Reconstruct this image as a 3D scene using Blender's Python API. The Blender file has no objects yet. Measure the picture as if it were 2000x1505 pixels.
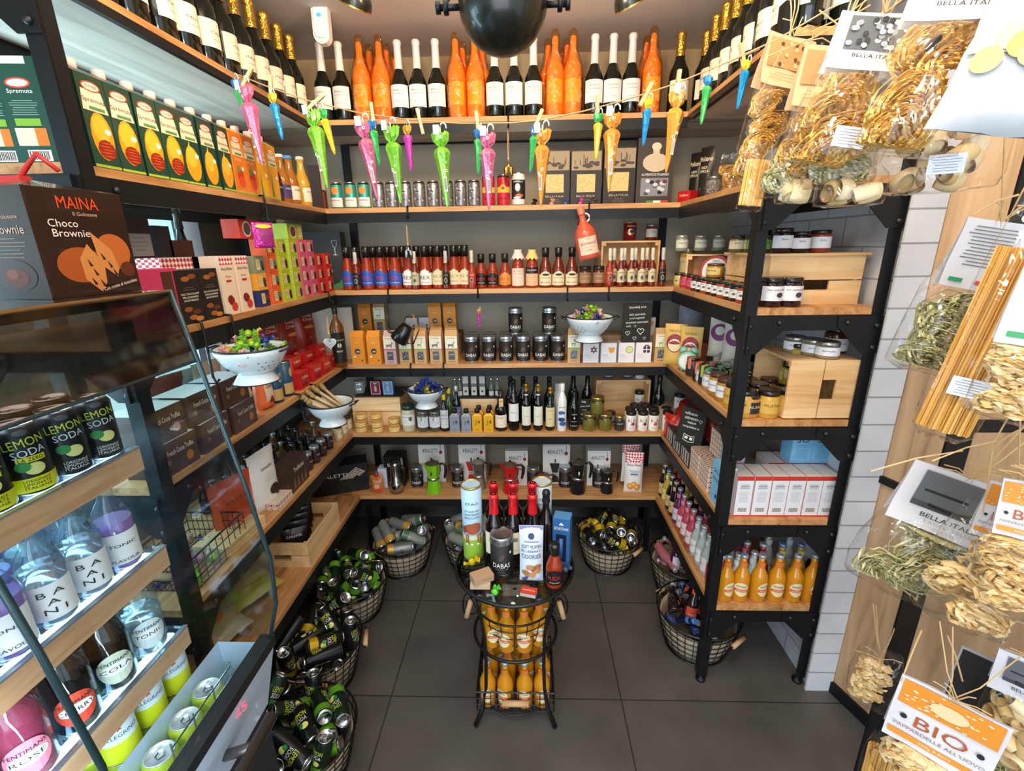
import bpy, math, random
from mathutils import Vector, Matrix, Quaternion
PI = math.pi
random.seed(7)
SC = bpy.context.scene
COL = SC.collection

# ---------------------------------------------------------------- camera
FPX, PITCH, ROLL, YAW, CH = 903.7, .2931, -.0151, -.0338, 1.72
_F = Vector((math.sin(YAW)*math.cos(PITCH), math.cos(YAW)*math.cos(PITCH), -math.sin(PITCH)))
_R = Vector((math.cos(YAW), -math.sin(YAW), 0)); _U = _R.cross(_F)
CA = math.cos(ROLL)*_R + math.sin(ROLL)*_U
CB = -math.sin(ROLL)*_R + math.cos(ROLL)*_U
CO = Vector((0, 0, CH))
cam = bpy.data.cameras.new('camera'); cam.sensor_width = 36; cam.lens = 36*FPX/2000; cam.clip_start = .02
camo = bpy.data.objects.new('camera', cam); COL.objects.link(camo)
m = Matrix.Identity(4)
for i in range(3):
    m[i][0] = CA[i]; m[i][1] = CB[i]; m[i][2] = -_F[i]; m[i][3] = CO[i]
camo.matrix_world = m
SC.camera = camo
# ---------------------------------------------------------------- world, light, exposure
SC.view_settings.view_transform = 'Standard'; SC.view_settings.look = 'None'
SC.view_settings.gamma = 1; SC.view_settings.use_curve_mapping = False
SC.view_settings.exposure = 0.30
W = bpy.data.worlds.new('sky'); SC.world = W; W.use_nodes = True
W.node_tree.nodes['Background'].inputs[0].default_value = (.80, .90, 1, 1)
W.node_tree.nodes['Background'].inputs[1].default_value = 1.25

def light(name, kind, loc, target, power, color, size=.1, sy=None, spot=None, blend=.5):
    l = bpy.data.lights.new(name, kind); l.energy = power; l.color = color
    if kind == 'AREA':
        l.size = size
        if sy: l.shape = 'RECTANGLE'; l.size_y = sy
    else: l.shadow_soft_size = size
    if spot: l.spot_size = spot; l.spot_blend = blend
    o = bpy.data.objects.new(name, l); COL.objects.link(o); o.location = loc
    o.rotation_euler = (Vector(target)-Vector(loc)).to_track_quat('-Z', 'Y').to_euler()
    return o
# daylight from the shop front behind the camera and from the window on the left
light('shopfront_daylight', 'AREA', (-.3, -1.9, 1.5), (0, 2, 1.0), 50, (.80, .90, 1), 2.6, 2.2)
light('window_daylight', 'AREA', (-1.75, 1.2, 1.35), (0, 1.5, 1.7), 60, (.66, .83, 1), 1.6, 1.1)
# the three warm dome lamps at the ceiling, and added fills beside them
WARM = (1, .74, .44)
SC.cycles.transparent_max_bounces = 40
light('ceiling_fill', 'AREA', (0.05, .75, 2.6), (0.05, .95, 0), 15, (1, .85, .66), 1.6, 1.0)  # added overhead fill for the whole room, belongs to no lamp
light('dome_lamp_beam', 'SPOT', (-.03, 1.42, 2.50), (-.05, 2.45, 2.33), 28, WARM, .07, spot=2.3, blend=.6)
light('left_lamp_beam', 'SPOT', (-.42, 1.15, 2.60), (-1.2, 1.75, 2.25), 26, WARM, .05, spot=1.9, blend=.6)
light('right_lamp_beam', 'SPOT', (.32, 1.15, 2.60), (1.0, 1.55, 2.2), 26, WARM, .05, spot=1.9, blend=.6)
light('pasta_fill', 'SPOT', (.15, .25, 2.55), (.85, .95, 1.7), 26, (1, .86, .66), .06, spot=1.9, blend=.7)  # added fill that brightens the pasta bags, no lamp hangs there
light('rear_fill', 'POINT', (-.1, -.2, 2.15), (0, 0, 0), 15, (1, .90, .80), .12)  # added unseen point light, lifts the ceiling and the back shelves

# ---------------------------------------------------------------- pixel helpers (a pixel and a known plane give a point of the room)
def ray(u, v): return (u-1000)/FPX*CA - (v-752.5)/FPX*CB + _F
def P(u, v, **k):
    (a, c), = k.items(); i = 'xyz'.index(a); d = ray(u, v)
    return CO + (c-CO[i])/d[i]*d
def proj(q):
    d = Vector(q)-CO; z = d.dot(_F)
    return 1000+FPX*d.dot(CA)/z, 752.5-FPX*d.dot(CB)/z
def solve(fn, lo, hi, target, k):
    a, b = fn(lo), fn(hi)
    fa = proj(a)[k]-target
    for _ in range(40):
        mid = (lo+hi)/2; fm = proj(fn(mid))[k]-target
        if (fm > 0) == (fa > 0): lo, fa = mid, fm
        else: hi = mid
    return (lo+hi)/2
def bx(u, y, z): return solve(lambda t: Vector((t, y, z)), -2, 2, u, 0)          # x on a shelf of the back unit
def sy(u, x, z): return solve(lambda t: Vector((x, t, z)), .35, 2.7, u, 0)         # y on a shelf of a side unit
def hz(x, y, v, z0=0): return solve(lambda t: Vector((x, y, t)), z0, z0+1.2, v, 1)-z0  # height of a thing

# ---------------------------------------------------------------- materials
def lin(h):
    h = h.lstrip('#'); o = []
    for i in (0, 2, 4):
        c = int(h[i:i+2], 16)/255; o.append(c/12.92 if c <= .04045 else ((c+.055)/1.055)**2.4)
    return (*o, 1)
_mc = {}
def M(h, r=.5, metal=0, trans=0, coat=0, emit=0, ior=1.45, alpha=1, bump=0, bs=60, sub=0, name=None):
    key = (h, r, metal, trans, coat, emit, ior, alpha, bump, bs, sub)
    if key in _mc: return _mc[key]
    m = bpy.data.materials.new(name or 'surface_'+h.lstrip('#')); m.use_nodes = True
    nt = m.node_tree; b = nt.nodes['Principled BSDF']; I = b.inputs
    I['Base Color'].default_value = lin(h); I['Roughness'].default_value = r; I['Metallic'].default_value = metal
    I['Transmission Weight'].default_value = trans; I['Coat Weight'].default_value = coat; I['IOR'].default_value = ior
    I['Alpha'].default_value = alpha
    if emit: I['Emission Color'].default_value = lin(h); I['Emission Strength'].default_value = emit
    if bump:
        n = nt.nodes.new('ShaderNodeTexNoise'); n.inputs['Scale'].default_value = bs
        tc = nt.nodes.new('ShaderNodeTexCoord'); nt.links.new(tc.outputs['Object'], n.inputs['Vector'])
        bp = nt.nodes.new('ShaderNodeBump'); bp.inputs['Strength'].default_value = bump; bp.inputs['Distance'].default_value = .01
        nt.links.new(n.outputs['Fac'], bp.inputs['Height']); nt.links.new(bp.outputs[0], I['Normal'])
    _mc[key] = m
    return m
def film(name, tint='#ffffff', amount=.05, bump=.5, bs=9, edge=.55):
    """Clear plastic film or thin pane: passes light straight through, mirrors more at a slant."""
    m = bpy.data.materials.new(name); m.use_nodes = True; nt = m.node_tree; nt.nodes.clear(); N = nt.nodes.new; L = nt.links.new
    out = N('ShaderNodeOutputMaterial'); mx = N('ShaderNodeMixShader'); tr = N('ShaderNodeBsdfTransparent'); gl = N('ShaderNodeBsdfGlossy')
    tr.inputs[0].default_value = lin(tint); gl.inputs['Roughness'].default_value = .06
    fr = N('ShaderNodeLayerWeight'); pw = N('ShaderNodeMath'); pw.operation = 'POWER'; L(fr.outputs['Facing'], pw.inputs[0]); pw.inputs[1].default_value = 3.5
    ad = N('ShaderNodeMath'); ad.operation = 'MULTIPLY_ADD'; ad.inputs[1].default_value = edge; ad.inputs[2].default_value = amount; ad.use_clamp = True
    L(pw.outputs[0], ad.inputs[0]); L(ad.outputs[0], mx.inputs[0]); L(tr.outputs[0], mx.inputs[1]); L(gl.outputs[0], mx.inputs[2]); L(mx.outputs[0], out.inputs[0])
    if bump:
        n = N('ShaderNodeTexNoise'); n.inputs['Scale'].default_value = bs; n.inputs['Detail'].default_value = 3; n.inputs['Distortion'].default_value = 1.2
        tc = N('ShaderNodeTexCoord'); L(tc.outputs['Object'], n.inputs['Vector'])
        bp = N('ShaderNodeBump'); bp.inputs['Strength'].default_value = bump; bp.inputs['Distance'].default_value = .03
        L(n.outputs['Fac'], bp.inputs['Height']); L(bp.outputs[0], gl.inputs['Normal']); L(bp.outputs[0], fr.inputs['Normal'])
    return m
def texmat(name, build, r=.55):
    m = bpy.data.materials.new(name); m.use_nodes = True; nt = m.node_tree; b = nt.nodes['Principled BSDF']
    b.inputs['Roughness'].default_value = r
    build(nt, nt.nodes.new, nt.links.new, b); return m
def ramp(N, cols):
    r = N('ShaderNodeValToRGB'); e = r.color_ramp.elements
    while len(e) < len(cols): e.new(.5)
    for i, (p, c) in enumerate(cols): e[i].position = p; e[i].color = lin(c)
    return r
def wood(name, dark, mid, light_, axis='y', plank=.045, grain=1., r=.5, length=.5, knots=False, contrast=1.):
    """Laminated boards along AXIS, with grain and board-to-board tone."""
    def bd(nt, N, L, b):
        tc = N('ShaderNodeTexCoord'); mp = N('ShaderNodeMapping'); L(tc.outputs['Object'], mp.inputs[0])
        if axis == 'y': mp.inputs['Rotation'].default_value = (0, 0, PI/2)
        if axis == 'z': mp.inputs['Rotation'].default_value = (0, PI/2, 0)
        if axis == 'zy': mp.inputs['Rotation'].default_value = (0, PI/2, 0)
        sp = N('ShaderNodeSeparateXYZ'); L(mp.outputs[0], sp.inputs[0])
        br = N('ShaderNodeTexBrick'); br.offset = .37
        cb = N('ShaderNodeCombineXYZ'); L(sp.outputs[0], cb.inputs[0])
        if axis in ('z', 'zy'):
            ad = N('ShaderNodeMath'); L(sp.outputs[1], ad.inputs[0]); ad.inputs[1].default_value = .013; L(ad.outputs[0], cb.inputs[1])
        else: L(sp.outputs[1], cb.inputs[1])
        L(cb.outputs[0], br.inputs['Vector'])
        br.inputs['Scale'].default_value = 1; br.inputs['Brick Width'].default_value = length; br.inputs['Row Height'].default_value = plank
        br.inputs['Mortar Size'].default_value = .0006; br.inputs['Color1'].default_value = (0, 0, 0, 1); br.inputs['Color2'].default_value = (1, 1, 1, 1); br.inputs['Mortar'].default_value = (.3, .3, .3, 1)
        m2 = N('ShaderNodeMapping'); L(mp.outputs[0], m2.inputs[0]); m2.inputs['Scale'].default_value = (2.2*grain, 26*grain, 26*grain)
        n = N('ShaderNodeTexNoise'); L(m2.outputs[0], n.inputs['Vector']); n.inputs['Scale'].default_value = 1.6; n.inputs['Detail'].default_value = 7; n.inputs['Distortion'].default_value = .8
        mm = N('ShaderNodeMath'); mm.operation = 'MULTIPLY_ADD'; L(br.outputs['Color'], mm.inputs[0]); mm.inputs[1].default_value = .28*contrast; L(n.outputs['Fac'], mm.inputs[2])
        rp = ramp(N, [(.30, dark), (.5, mid), (.80, light_)]); L(mm.outputs[0], rp.inputs[0])
        L(rp.outputs[0], b.inputs['Base Color'])
        bp = N('ShaderNodeBump'); bp.inputs['Strength'].default_value = .15; bp.inputs['Distance'].default_value = .003; L(n.outputs['Fac'], bp.inputs['Height']); L(bp.outputs[0], b.inputs['Normal'])
    return texmat(name, bd, r)

OAK = {a: wood('oak_board_'+a, '#7a4a26', '#b07a48', '#cf9c66', a) for a in 'xy'}
LITOAK = {a: wood('daylit_oak_underside_'+a, '#5a5248', '#aea696', '#d3ccbe', a, plank=.30, grain=.55, length=3) for a in 'xy'}  # same oak, window light on the undersides painted in as paler grey
PINE = wood('pine_slat', '#c99560', '#e0b47c', '#efcf9f', 'x', plank=.06, grain=.7, length=2, contrast=.6)
PINEZ = wood('pine_slat_upright', '#c99560', '#e0b47c', '#efcf9f', 'z', plank=.08, grain=.7, length=2, contrast=.6)
BLACK = M('#15171a', .42, metal=.3, name='black_steel')
BLACKW = M('#101113', .35, name='black_wire')
WHITE = M('#eeece6', .55); PAPER = M('#e9e7e4', .7); INK = M('#1b1a1c', .6)
SILVER = M('#c9ccd0', .22, metal=1); GOLD = M('#d9a441', .25, metal=1); STEEL = M('#b9bcc0', .14, metal=1)
DGLASS = M('#0d120c', .08, coat=.5); BGLASS = M('#120a06', .08, coat=.5)
FILM = film('clear_plastic_film'); PANE = film('clear_glass_pane', '#e6f2f0', .035, 0)
GLASS = film('clear_bottle_glass', '#e9f3f5', .09, 0)
SMOKE = film('smoked_glass_band', '#4a3a30', .10, 0)

# ---------------------------------------------------------------- geometry builder
_tx = {}
def text_geo(s):
    if s in _tx: return _tx[s]
    cu = bpy.data.curves.new('t', 'FONT'); cu.body = s; cu.align_x = 'CENTER'; cu.resolution_u = 2; cu.size = 1
    o = bpy.data.objects.new('t', cu); COL.objects.link(o)
    dg = bpy.context.evaluated_depsgraph_get(); me = bpy.data.meshes.new_from_object(o.evaluated_get(dg))
    vs = [(v.co.x, v.co.y) for v in me.vertices]; fs = [tuple(p.vertices) for p in me.polygons]
    bpy.data.objects.remove(o); bpy.data.curves.remove(cu); bpy.data.meshes.remove(me)
    if vs:
        x0, x1 = min(v[0] for v in vs), max(v[0] for v in vs); y0, y1 = min(v[1] for v in vs), max(v[1] for v in vs)
        h = max(y1-y0, .01)
        vs = [((x-(x0+x1)/2)/h, (y-(y0+y1)/2)/h) for x, y in vs]; w = (x1-x0)/h
    else: w = 0
    _tx[s] = (vs, fs, w); return _tx[s]
def wrap(r, off=.0004):
    def f(p):
        a = p[0]/r; q = r+off-p[1]
        return Vector((q*math.sin(a), -q*math.cos(a), p[2]))
    return f
class G:
    def __init__(s): s.v = []; s.f = []; s.mi = []; s.sm = []; s.mats = []; s.M = Matrix.Identity(4); s.fn = None
    def at(s, x=0, y=0, z=0, rx=0, ry=0, rz=0, sc=1):
        s.M = Matrix.Translation((x, y, z)) @ Matrix.Rotation(rz, 4, 'Z') @ Matrix.Rotation(ry, 4, 'Y') @ Matrix.Rotation(rx, 4, 'X') @ Matrix.Scale(sc, 4); return s
    def add(s, vs, fs, mat, smooth=False):
        b = len(s.v)
        if mat not in s.mats: s.mats.append(mat)
        k = s.mats.index(mat)
        for p in vs:
            if s.fn: p = s.fn(p)
            s.v.append(s.M @ Vector(p))
        for f in fs: s.f.append(tuple(i+b for i in f)); s.mi.append(k); s.sm.append(smooth)
        return s
    def box(s, x0, x1, y0, y1, z0, z1, mat):
        vs = [(x, y, z) for z in (z0, z1) for y in (y0, y1) for x in (x0, x1)]
        return s.add(vs, [(0, 2, 3, 1), (4, 5, 7, 6), (0, 1, 5, 4), (2, 6, 7, 3), (0, 4, 6, 2), (1, 3, 7, 5)], mat)
    def lathe(s, prof, mat, n=20, sx=1, sy=1, cap=True, sq=0):
        """PROF: (r, z[, material of the band above])."""
        rings = []; vs = []
        for p in prof:
            for i in range(n):
                a = 2*PI*i/n + (PI/n if sq else 0)
                c, d = math.cos(a), math.sin(a)
                q = 1 if not sq else 1/max(abs(c), abs(d))**sq
                vs.append((p[0]*c*sx*q, p[0]*d*sy*q, p[1]))
        b = len(s.v); s.add(vs, [], mat)
        for k in range(len(prof)-1):
            mt = prof[k][2] if len(prof[k]) > 2 and prof[k][2] else mat
            if mt not in s.mats: s.mats.append(mt)
            q = s.mats.index(mt)
            for i in range(n):
                j = (i+1) % n
                s.f.append((b+k*n+i, b+k*n+j, b+(k+1)*n+j, b+(k+1)*n+i)); s.mi.append(q); s.sm.append(n > 9)
        if cap:
            for k, rev in ((0, True), (len(prof)-1, False)):
                if prof[k][0] > 1e-5:
                    r = [b+k*n+i for i in range(n)]
                    mt = prof[k][3] if len(prof[k]) > 3 else (prof[k][2] if len(prof[k]) > 2 and prof[k][2] else mat)
                    if mt not in s.mats: s.mats.append(mt)
                    s.f.append(tuple(reversed(r)) if rev else tuple(r)); s.mi.append(s.mats.index(mt)); s.sm.append(False)
        return s
    def tube(s, pts, r, mat, n=6, closed=False, fl=1.):
        pts = [Vector(p) for p in pts]; N = len(pts); vs = []; up = Vector((0, 0, 1))
        for i, p in enumerate(pts):
            a = pts[(i-1) % N] if (closed or i) else p; c = pts[(i+1) % N] if (closed or i < N-1) else p
            t = (c-a).normalized() if (c-a).length > 1e-9 else Vector((0, 0, 1))
            u = up if abs(t.dot(up)) < .95 else Vector((1, 0, 0))
            x = t.cross(u).normalized(); y = x.cross(t)
            rr = r[i] if isinstance(r, (list, tuple)) else r
            for k in range(n): an = 2*PI*k/n; vs.append(p+x*rr*math.cos(an)+y*rr*fl*math.sin(an))
        fs = []
        for i in range(N if closed else N-1):
            j = (i+1) % N
            for k in range(n): l = (k+1) % n; fs.append((i*n+k, i*n+l, j*n+l, j*n+k))
        if not closed: fs += [tuple(reversed(range(n))), tuple((N-1)*n+k for k in range(n))]
        return s.add(vs, fs, mat, n > 5)
    def poly(s, pts, mat, off=0):            # flat outline facing -Y
        return s.add([(x, -off, z) for x, z in pts], [tuple(range(len(pts)))], mat)
    def panel(s, x0, x1, z0, z1, mat, off=0, n=1, m=1):
        vs = [(x0+(x1-x0)*i/n, -off, z0+(z1-z0)*j/m) for j in range(m+1) for i in range(n+1)]
        fs = [(j*(n+1)+i, j*(n+1)+i+1, (j+1)*(n+1)+i+1, (j+1)*(n+1)+i) for j in range(m) for i in range(n)]
        return s.add(vs, fs, mat, n > 1)
    def disc(s, cx, cz, rx, rz, mat, off=0, n=18):
        if s.fn:                                 # follow the curved surface in narrow columns
            k = 10; vs = []
            for i in range(k+1):
                a = PI*i/k; x = -rx*math.cos(a); z = rz*math.sin(a)
                vs += [(cx+x, -off, cz-z), (cx+x, -off, cz), (cx+x, -off, cz+z)]
            return s.add(vs, [(3*i+j, 3*i+3+j, 3*i+4+j, 3*i+1+j) for i in range(k) for j in (0, 1)], mat)
        return s.poly([(cx+rx*math.cos(2*PI*i/n), cz+rz*math.sin(2*PI*i/n)) for i in range(n)], mat, off)
    def text(s, t, cx, cz, h, mat, off=0, w=None, tilt=0):
        vs, fs, tw = text_geo(t)
        if not vs: return s
        sx = h if not w else min(w/tw, h*1.6)
        c, d = math.cos(tilt), math.sin(tilt)
        return s.add([(cx+x*sx*c-y*h*d, -off, cz+y*h*c+x*sx*d) for x, y in vs], fs, mat)
    def prism(s, pts, y0, y1, mat):          # outline in XZ given thickness along Y
        n = len(pts)
        return s.add([(x, y0, z) for x, z in pts]+[(x, y1, z) for x, z in pts], [tuple(range(n)), tuple(reversed(range(n, 2*n)))]+[(i, i+n, (i+1) % n+n, (i+1) % n) for i in range(n)], mat)
    def ball(s, cx, cy, cz, rx, ry, rz, mat, n=12, m=8):
        vs = [(cx+rx*math.sin(PI*j/m)*math.cos(2*PI*i/n), cy+ry*math.sin(PI*j/m)*math.sin(2*PI*i/n), cz-rz*math.cos(PI*j/m)) for j in range(m+1) for i in range(n)]
        return s.add(vs, [(j*n+i, j*n+(i+1) % n, (j+1)*n+(i+1) % n, (j+1)*n+i) for j in range(m) for i in range(n)], mat, True)
    def lines(s, x0, x1, ztop, n, gap, mat, off=0, t=.0008, seed=1):
        rnd = random.Random(seed)
        for i in range(n):
            w = (x1-x0)*rnd.uniform(.6, 1); c = (x0+x1)/2; z = ztop-i*gap
            s.panel(c-w/2, c+w/2, z-t, z, mat, off, 3 if s.fn else 1)
        return s
    def barcode(s, x0, x1, z0, z1, off=0, seed=2):
        rnd = random.Random(seed); s.panel(x0, x1, z0, z1, WHITE, off, 3 if s.fn else 1); x = x0+.06*(x1-x0)
        while x < x1-.1*(x1-x0):
            w = (x1-x0)*rnd.uniform(.02, .05); s.panel(x, x+w, z0+.12*(z1-z0), z1-.1*(z1-z0), INK, off+.0003); x += w+(x1-x0)*rnd.uniform(.02, .05)
        return s
    def mesh(s, name):
        me = bpy.data.meshes.new(name); me.from_pydata([tuple(v) for v in s.v], [], s.f)
        for m in s.mats: me.materials.append(m)
        me.polygons.foreach_set('material_index', s.mi); me.polygons.foreach_set('use_smooth', s.sm); me.update()
        return me

# ---------------------------------------------------------------- things
def link(name, data, parent=None):
    o = bpy.data.objects.new(name, data); COL.objects.link(o)
    if parent: o.parent = parent
    return o
def brief(t):
    """At most sixteen words: fewer articles, then fewer counts."""
    t = t.replace('first from the front', 'nearest').replace('first from left', 'leftmost').replace('leftmost of that row', 'leftmost').replace('leftmost one', 'leftmost')
    for a in (' from the front', ' of that row'), (' of all twenty', ''), (' of two', ''), (' of three', ''), (' of four', ''):
        if len(t.split()) > 16: t = t.replace(a[0], ' from front' if a[0] == ' from the front' else ('' if a[1].startswith(' of that') else a[1]))
    while len(t.split()) > 16 and ' the ' in t: i = t.rindex(' the '); t = t[:i]+t[i+4:]
    while len(t.split()) > 16 and ' in ' in t and t.endswith(' row'): t = t.replace(' in ', ', ', 1)
    return t
def tag(o, label, cat, group=None, kind=None):
    if label: label = brief(label)
    if label: o['label'] = label
    if cat: o['category'] = cat
    if group: o['group'] = group
    if kind: o['kind'] = kind
    return o
def struct(name, g, loc=(0, 0, 0)):
    o = link(name, g.mesh(name)); o['kind'] = 'structure'; o.location = loc; return o
class Kind:
    """A thing's name, category and parts: [(part, mesh, [sub-parts])]."""
    def __init__(s, name, cat, parts): s.name, s.cat = name, cat; s.parts = [s.fix(p) for p in parts]; s.root = None
    def fix(s, p):
        n, g = p[0], p[1]
        return (n, g.mesh(n) if isinstance(g, G) else g, [s.fix(q) for q in (p[2] if len(p) > 2 else [])], p[3] if len(p) > 3 else None)
    def put(s, loc, label, group=None, rz=0, rot=None, sc=1, cat=None, name=None):
        r = link(name or s.name, None); r.location = loc; r.empty_display_size = .03
        if rot is not None: r.rotation_mode = 'QUATERNION'; r.rotation_quaternion = rot
        else: r.rotation_euler = (0, 0, rz)
        r.scale = (sc,)*3 if not isinstance(sc, tuple) else sc
        if s.root is None:
            s.root = r; s.tree(r, s.parts)
        else:
            for c in s.root.children: s.dup(c, r)
        return tag(r, label, cat or s.cat, group)
    def tree(s, par, parts):
        for n, me, sub, lab in parts:
            o = link(n, me, par)
            if lab: o['label'] = lab
            s.tree(o, sub)
    def dup(s, c, par):
        d = c.copy(); COL.objects.link(d); d.parent = par
        for e in c.children: s.dup(e, d)
NTH = ['first', 'second', 'third', 'fourth', 'fifth', 'sixth', 'seventh', 'eighth', 'ninth', 'tenth', 'eleventh', 'twelfth', 'thirteenth', 'fourteenth', 'fifteenth', 'sixteenth', 'seventeenth', 'eighteenth', 'nineteenth', 'twentieth', 'twenty-first', 'twenty-second', 'twenty-third', 'twenty-fourth']
def nth(i, n, frm='left'):
    if n == 1: return ''
    if i == n-1 and n > 1: return {'left': 'rightmost', 'front': 'furthest', 'right': 'leftmost'}[frm]
    return {'left': NTH[i]+' from left', 'front': NTH[i]+' from the front', 'right': NTH[i]+' from right'}[frm]
SH = {1: 2.27, 2: 1.90, 3: 1.52, 4: 1.143, 5: .76, 6: .38}
XL, XR, YB, YL, YR, DEP = -.945, .708, 2.30, 1.025, 1.487, .39
def rowb(k, us, kind, label, group, dy=.05, z=0, frm='left', rz=0, tot=None, start=0, sc=1):
    """A row on shelf K of the back unit, one thing per pixel column in US."""
    n = tot or len(us)
    for i, u in enumerate(us):
        y = YB+dy; zz = SH[k]+z
        kind.put((bx(u, y, zz), y, zz), label.format(n=nth(i+start, n, frm)), group, rz=rz+random.uniform(-.06, .06), sc=sc)
def bh(k, u, v, dy=.05, z=0):
    y = YB+dy; zz = SH[k]+z; return hz(bx(u, y, zz), y, v, zz)
def sh_(side, k, u, v, dx=.05, z=0):
    x = (XL-dx) if side == 'L' else (XR+dx); zz = SH[k]+z; return hz(x, sy(u, x, zz), v, zz)
def rows(side, k, us, kind, label, group, dx=.05, z=0, frm='front', rz=None, sc=1):
    x = (XL-dx) if side == 'L' else (XR+dx); zz = SH[k]+z; n = len(us)
    r = (PI/2 if side == 'L' else -PI/2) if rz is None else rz
    for i, u in enumerate(us):
        kind.put((x, sy(u, x, zz), zz), label.format(n=nth(i, n, frm)), group, rz=r+random.uniform(-.05, .05), sc=sc)
PILES={"can":[[-0.0369,0.0198,0.0365,0.6502,-0.4032,-0.5809,0.2779],[-0.0353,-0.0367,0.0365,0.1708,0.6377,-0.3055,-0.6862],[0.0659,-0.0038,0.0365,0.6845,0.687,-0.1673,0.1774],[-0.0937,-0.0053,0.102,0.5719,0.7659,0.2738,-0.1066],[0.0123,-0.0843,0.0774,0.4788,0.5247,-0.5976,-0.3719],[-0.0116,0.058,0.0725,0.8929,0.342,-0.2928,-0.0113],[0.0538,-0.0264,0.0933,0.1691,0.663,-0.0658,-0.7263],[-0.0608,0.0941,0.1129,0.1043,0.0373,0.1974,0.974],[0.1154,-0.0315,0.166,0.0882,0.6693,0.6477,-0.3532],[-0.0352,-0.0626,0.129,0.4749,0.6828,-0.3446,0.4352],[0.0851,0.0478,0.1085,0.2029,-0.2173,0.4721,-0.8299],[0.0156,0.0682,0.1217,0.4551,0.7038,-0.3202,0.4415],[0.0151,-0.0638,0.1661,0.6202,0.5978,-0.0479,-0.5057],[-0.0292,0.0657,0.1753,0.2206,0.7083,0.3076,-0.5958],[0.0515,-0.0658,0.2186,0.0793,0.1124,-0.6058,0.7837],[-0.0749,0.0985,0.2143,0.4181,-0.678,-0.0406,-0.6032],[0.0409,0.03,0.1686,0.3762,0.364,0.6064,0.5985],[-0.1272,-0.0257,0.1983,0.9866,0.0255,-0.0745,-0.143],[-0.0866,-0.0908,0.1758,0.0411,-0.3806,0.91,0.159],[0.0634,0.1108,0.1882,0.9731,-0.1135,-0.0601,-0.1915],[0.0688,-0.0949,0.1649,0.2746,-0.4467,-0.0446,-0.8503],[-0.0393,-0.1247,0.2594,0.7993,-0.2956,-0.2835,0.4397],[-0.0586,0.0427,0.2245,0.3848,-0.1569,-0.7619,0.4968],[-0.034,-0.0604,0.2196,0.5375,0.4382,0.0511,0.7186],[0.0114,0.0307,0.2218,0.1258,0.5202,0.4174,-0.7344],[0.0957,0.0327,0.236,0.5021,-0.7981,-0.1727,-0.285]],"can2":[[-0.0069,-0.0165,0.0365,0.5558,0.7065,-0.0303,0.4371],[0.037,0.0601,0.0365,0.7027,0.4317,0.5601,0.0787],[0.0498,-0.0082,0.06,0.4557,0.7887,0.0656,0.4074],[-0.001,-0.1005,0.0828,0.273,-0.3704,-0.8875,-0.0255],[-0.0801,-0.0686,0.0839,0.3607,0.0094,-0.1554,0.9196],[-0.0083,-0.0375,0.0899,0.4302,-0.34,0.5762,-0.606],[0.0541,0.0689,0.089,0.5898,-0.0687,-0.7161,-0.367],[-0.0894,0.0466,0.0831,0.5788,0.2614,-0.0198,-0.7722],[0.0054,0.0043,0.123,0.2218,0.5609,-0.3998,-0.6902],[-0.0181,-0.0418,0.1441,0.6563,0.4435,0.497,0.3542],[0.0404,0.0743,0.1439,0.6454,0.0277,-0.7631,0.0175],[-0.1037,-0.0122,0.0841,0.1032,-0.95,-0.2546,-0.1482],[0.089,0.0852,0.2075,0.6217,-0.655,-0.4029,0.1488],[-0.0351,-0.1109,0.1804,0.5528,0.5879,0.3689,0.4611],[0.0434,-0.0812,0.203,0.2054,0.8595,0.0699,0.4629],[0.0144,0.0029,0.18,0.6297,0.5143,-0.3455,-0.4687],[0.1001,-0.0216,0.1287,0.133,-0.0805,-0.8233,0.5459],[-0.0274,0.0624,0.1879,0.3665,-0.2312,-0.7255,0.5347],[-0.121,0.0047,0.195,0.0799,-0.0782,0.5649,0.8175],[0.0042,0.0202,0.2377,0.7341,-0.4224,-0.5196,-0.1128],[-0.0777,-0.0031,0.228,0.8654,-0.4917,-0.0959,0.0075],[-0.0518,0.1094,0.1628,0.2125,0.0332,-0.9529,0.2138],[0.111,-0.0574,0.2179,0.2467,-0.0663,-0.5027,0.8258],[0.0769,0.0233,0.2316,0.4696,-0.7976,-0.2494,0.2847]],"bot":[[-0.0087,0.0252,0.036,0.6337,-0.4846,0.5149,-0.3137],[-0.0581,-0.092,0.1109,0.1144,-0.8737,0.4358,-0.1831],[-0.0549,0.0486,0.0834,0.7711,0.0701,-0.4882,0.4027],[-0.0633,-0.0381,0.1076,0.9312,0.0891,-0.2658,-0.2331],[0.016,0.0298,0.0909,0.0835,0.0402,0.7854,-0.612],[-0.0249,0.0332,0.1295,0.3111,-0.1401,-0.6613,-0.668],[0.0707,0.0245,0.0849,0.6333,-0.3175,-0.3649,-0.6042],[-0.0684,0.0728,0.1872,0.631,0.672,-0.2804,-0.2677],[0.023,-0.0249,0.1714,0.0262,-0.5624,0.5342,-0.6306],[0.0788,0.0564,0.1669,0.5103,-0.4134,0.2046,0.7258],[0.0416,-0.1056,0.1125,0.6941,0.114,-0.0609,0.7081],[0.0498,-0.0017,0.1283,0.7962,-0.5337,-0.0782,0.2742],[0.1047,-0.012,0.2089,0.6832,0.7139,0.0619,-0.1404],[-0.0328,-0.0568,0.1876,0.8949,-0.3972,-0.1838,-0.0875],[0.0197,-0.065,0.2177,0.5016,0.3384,-0.6909,0.3957]]}
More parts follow.
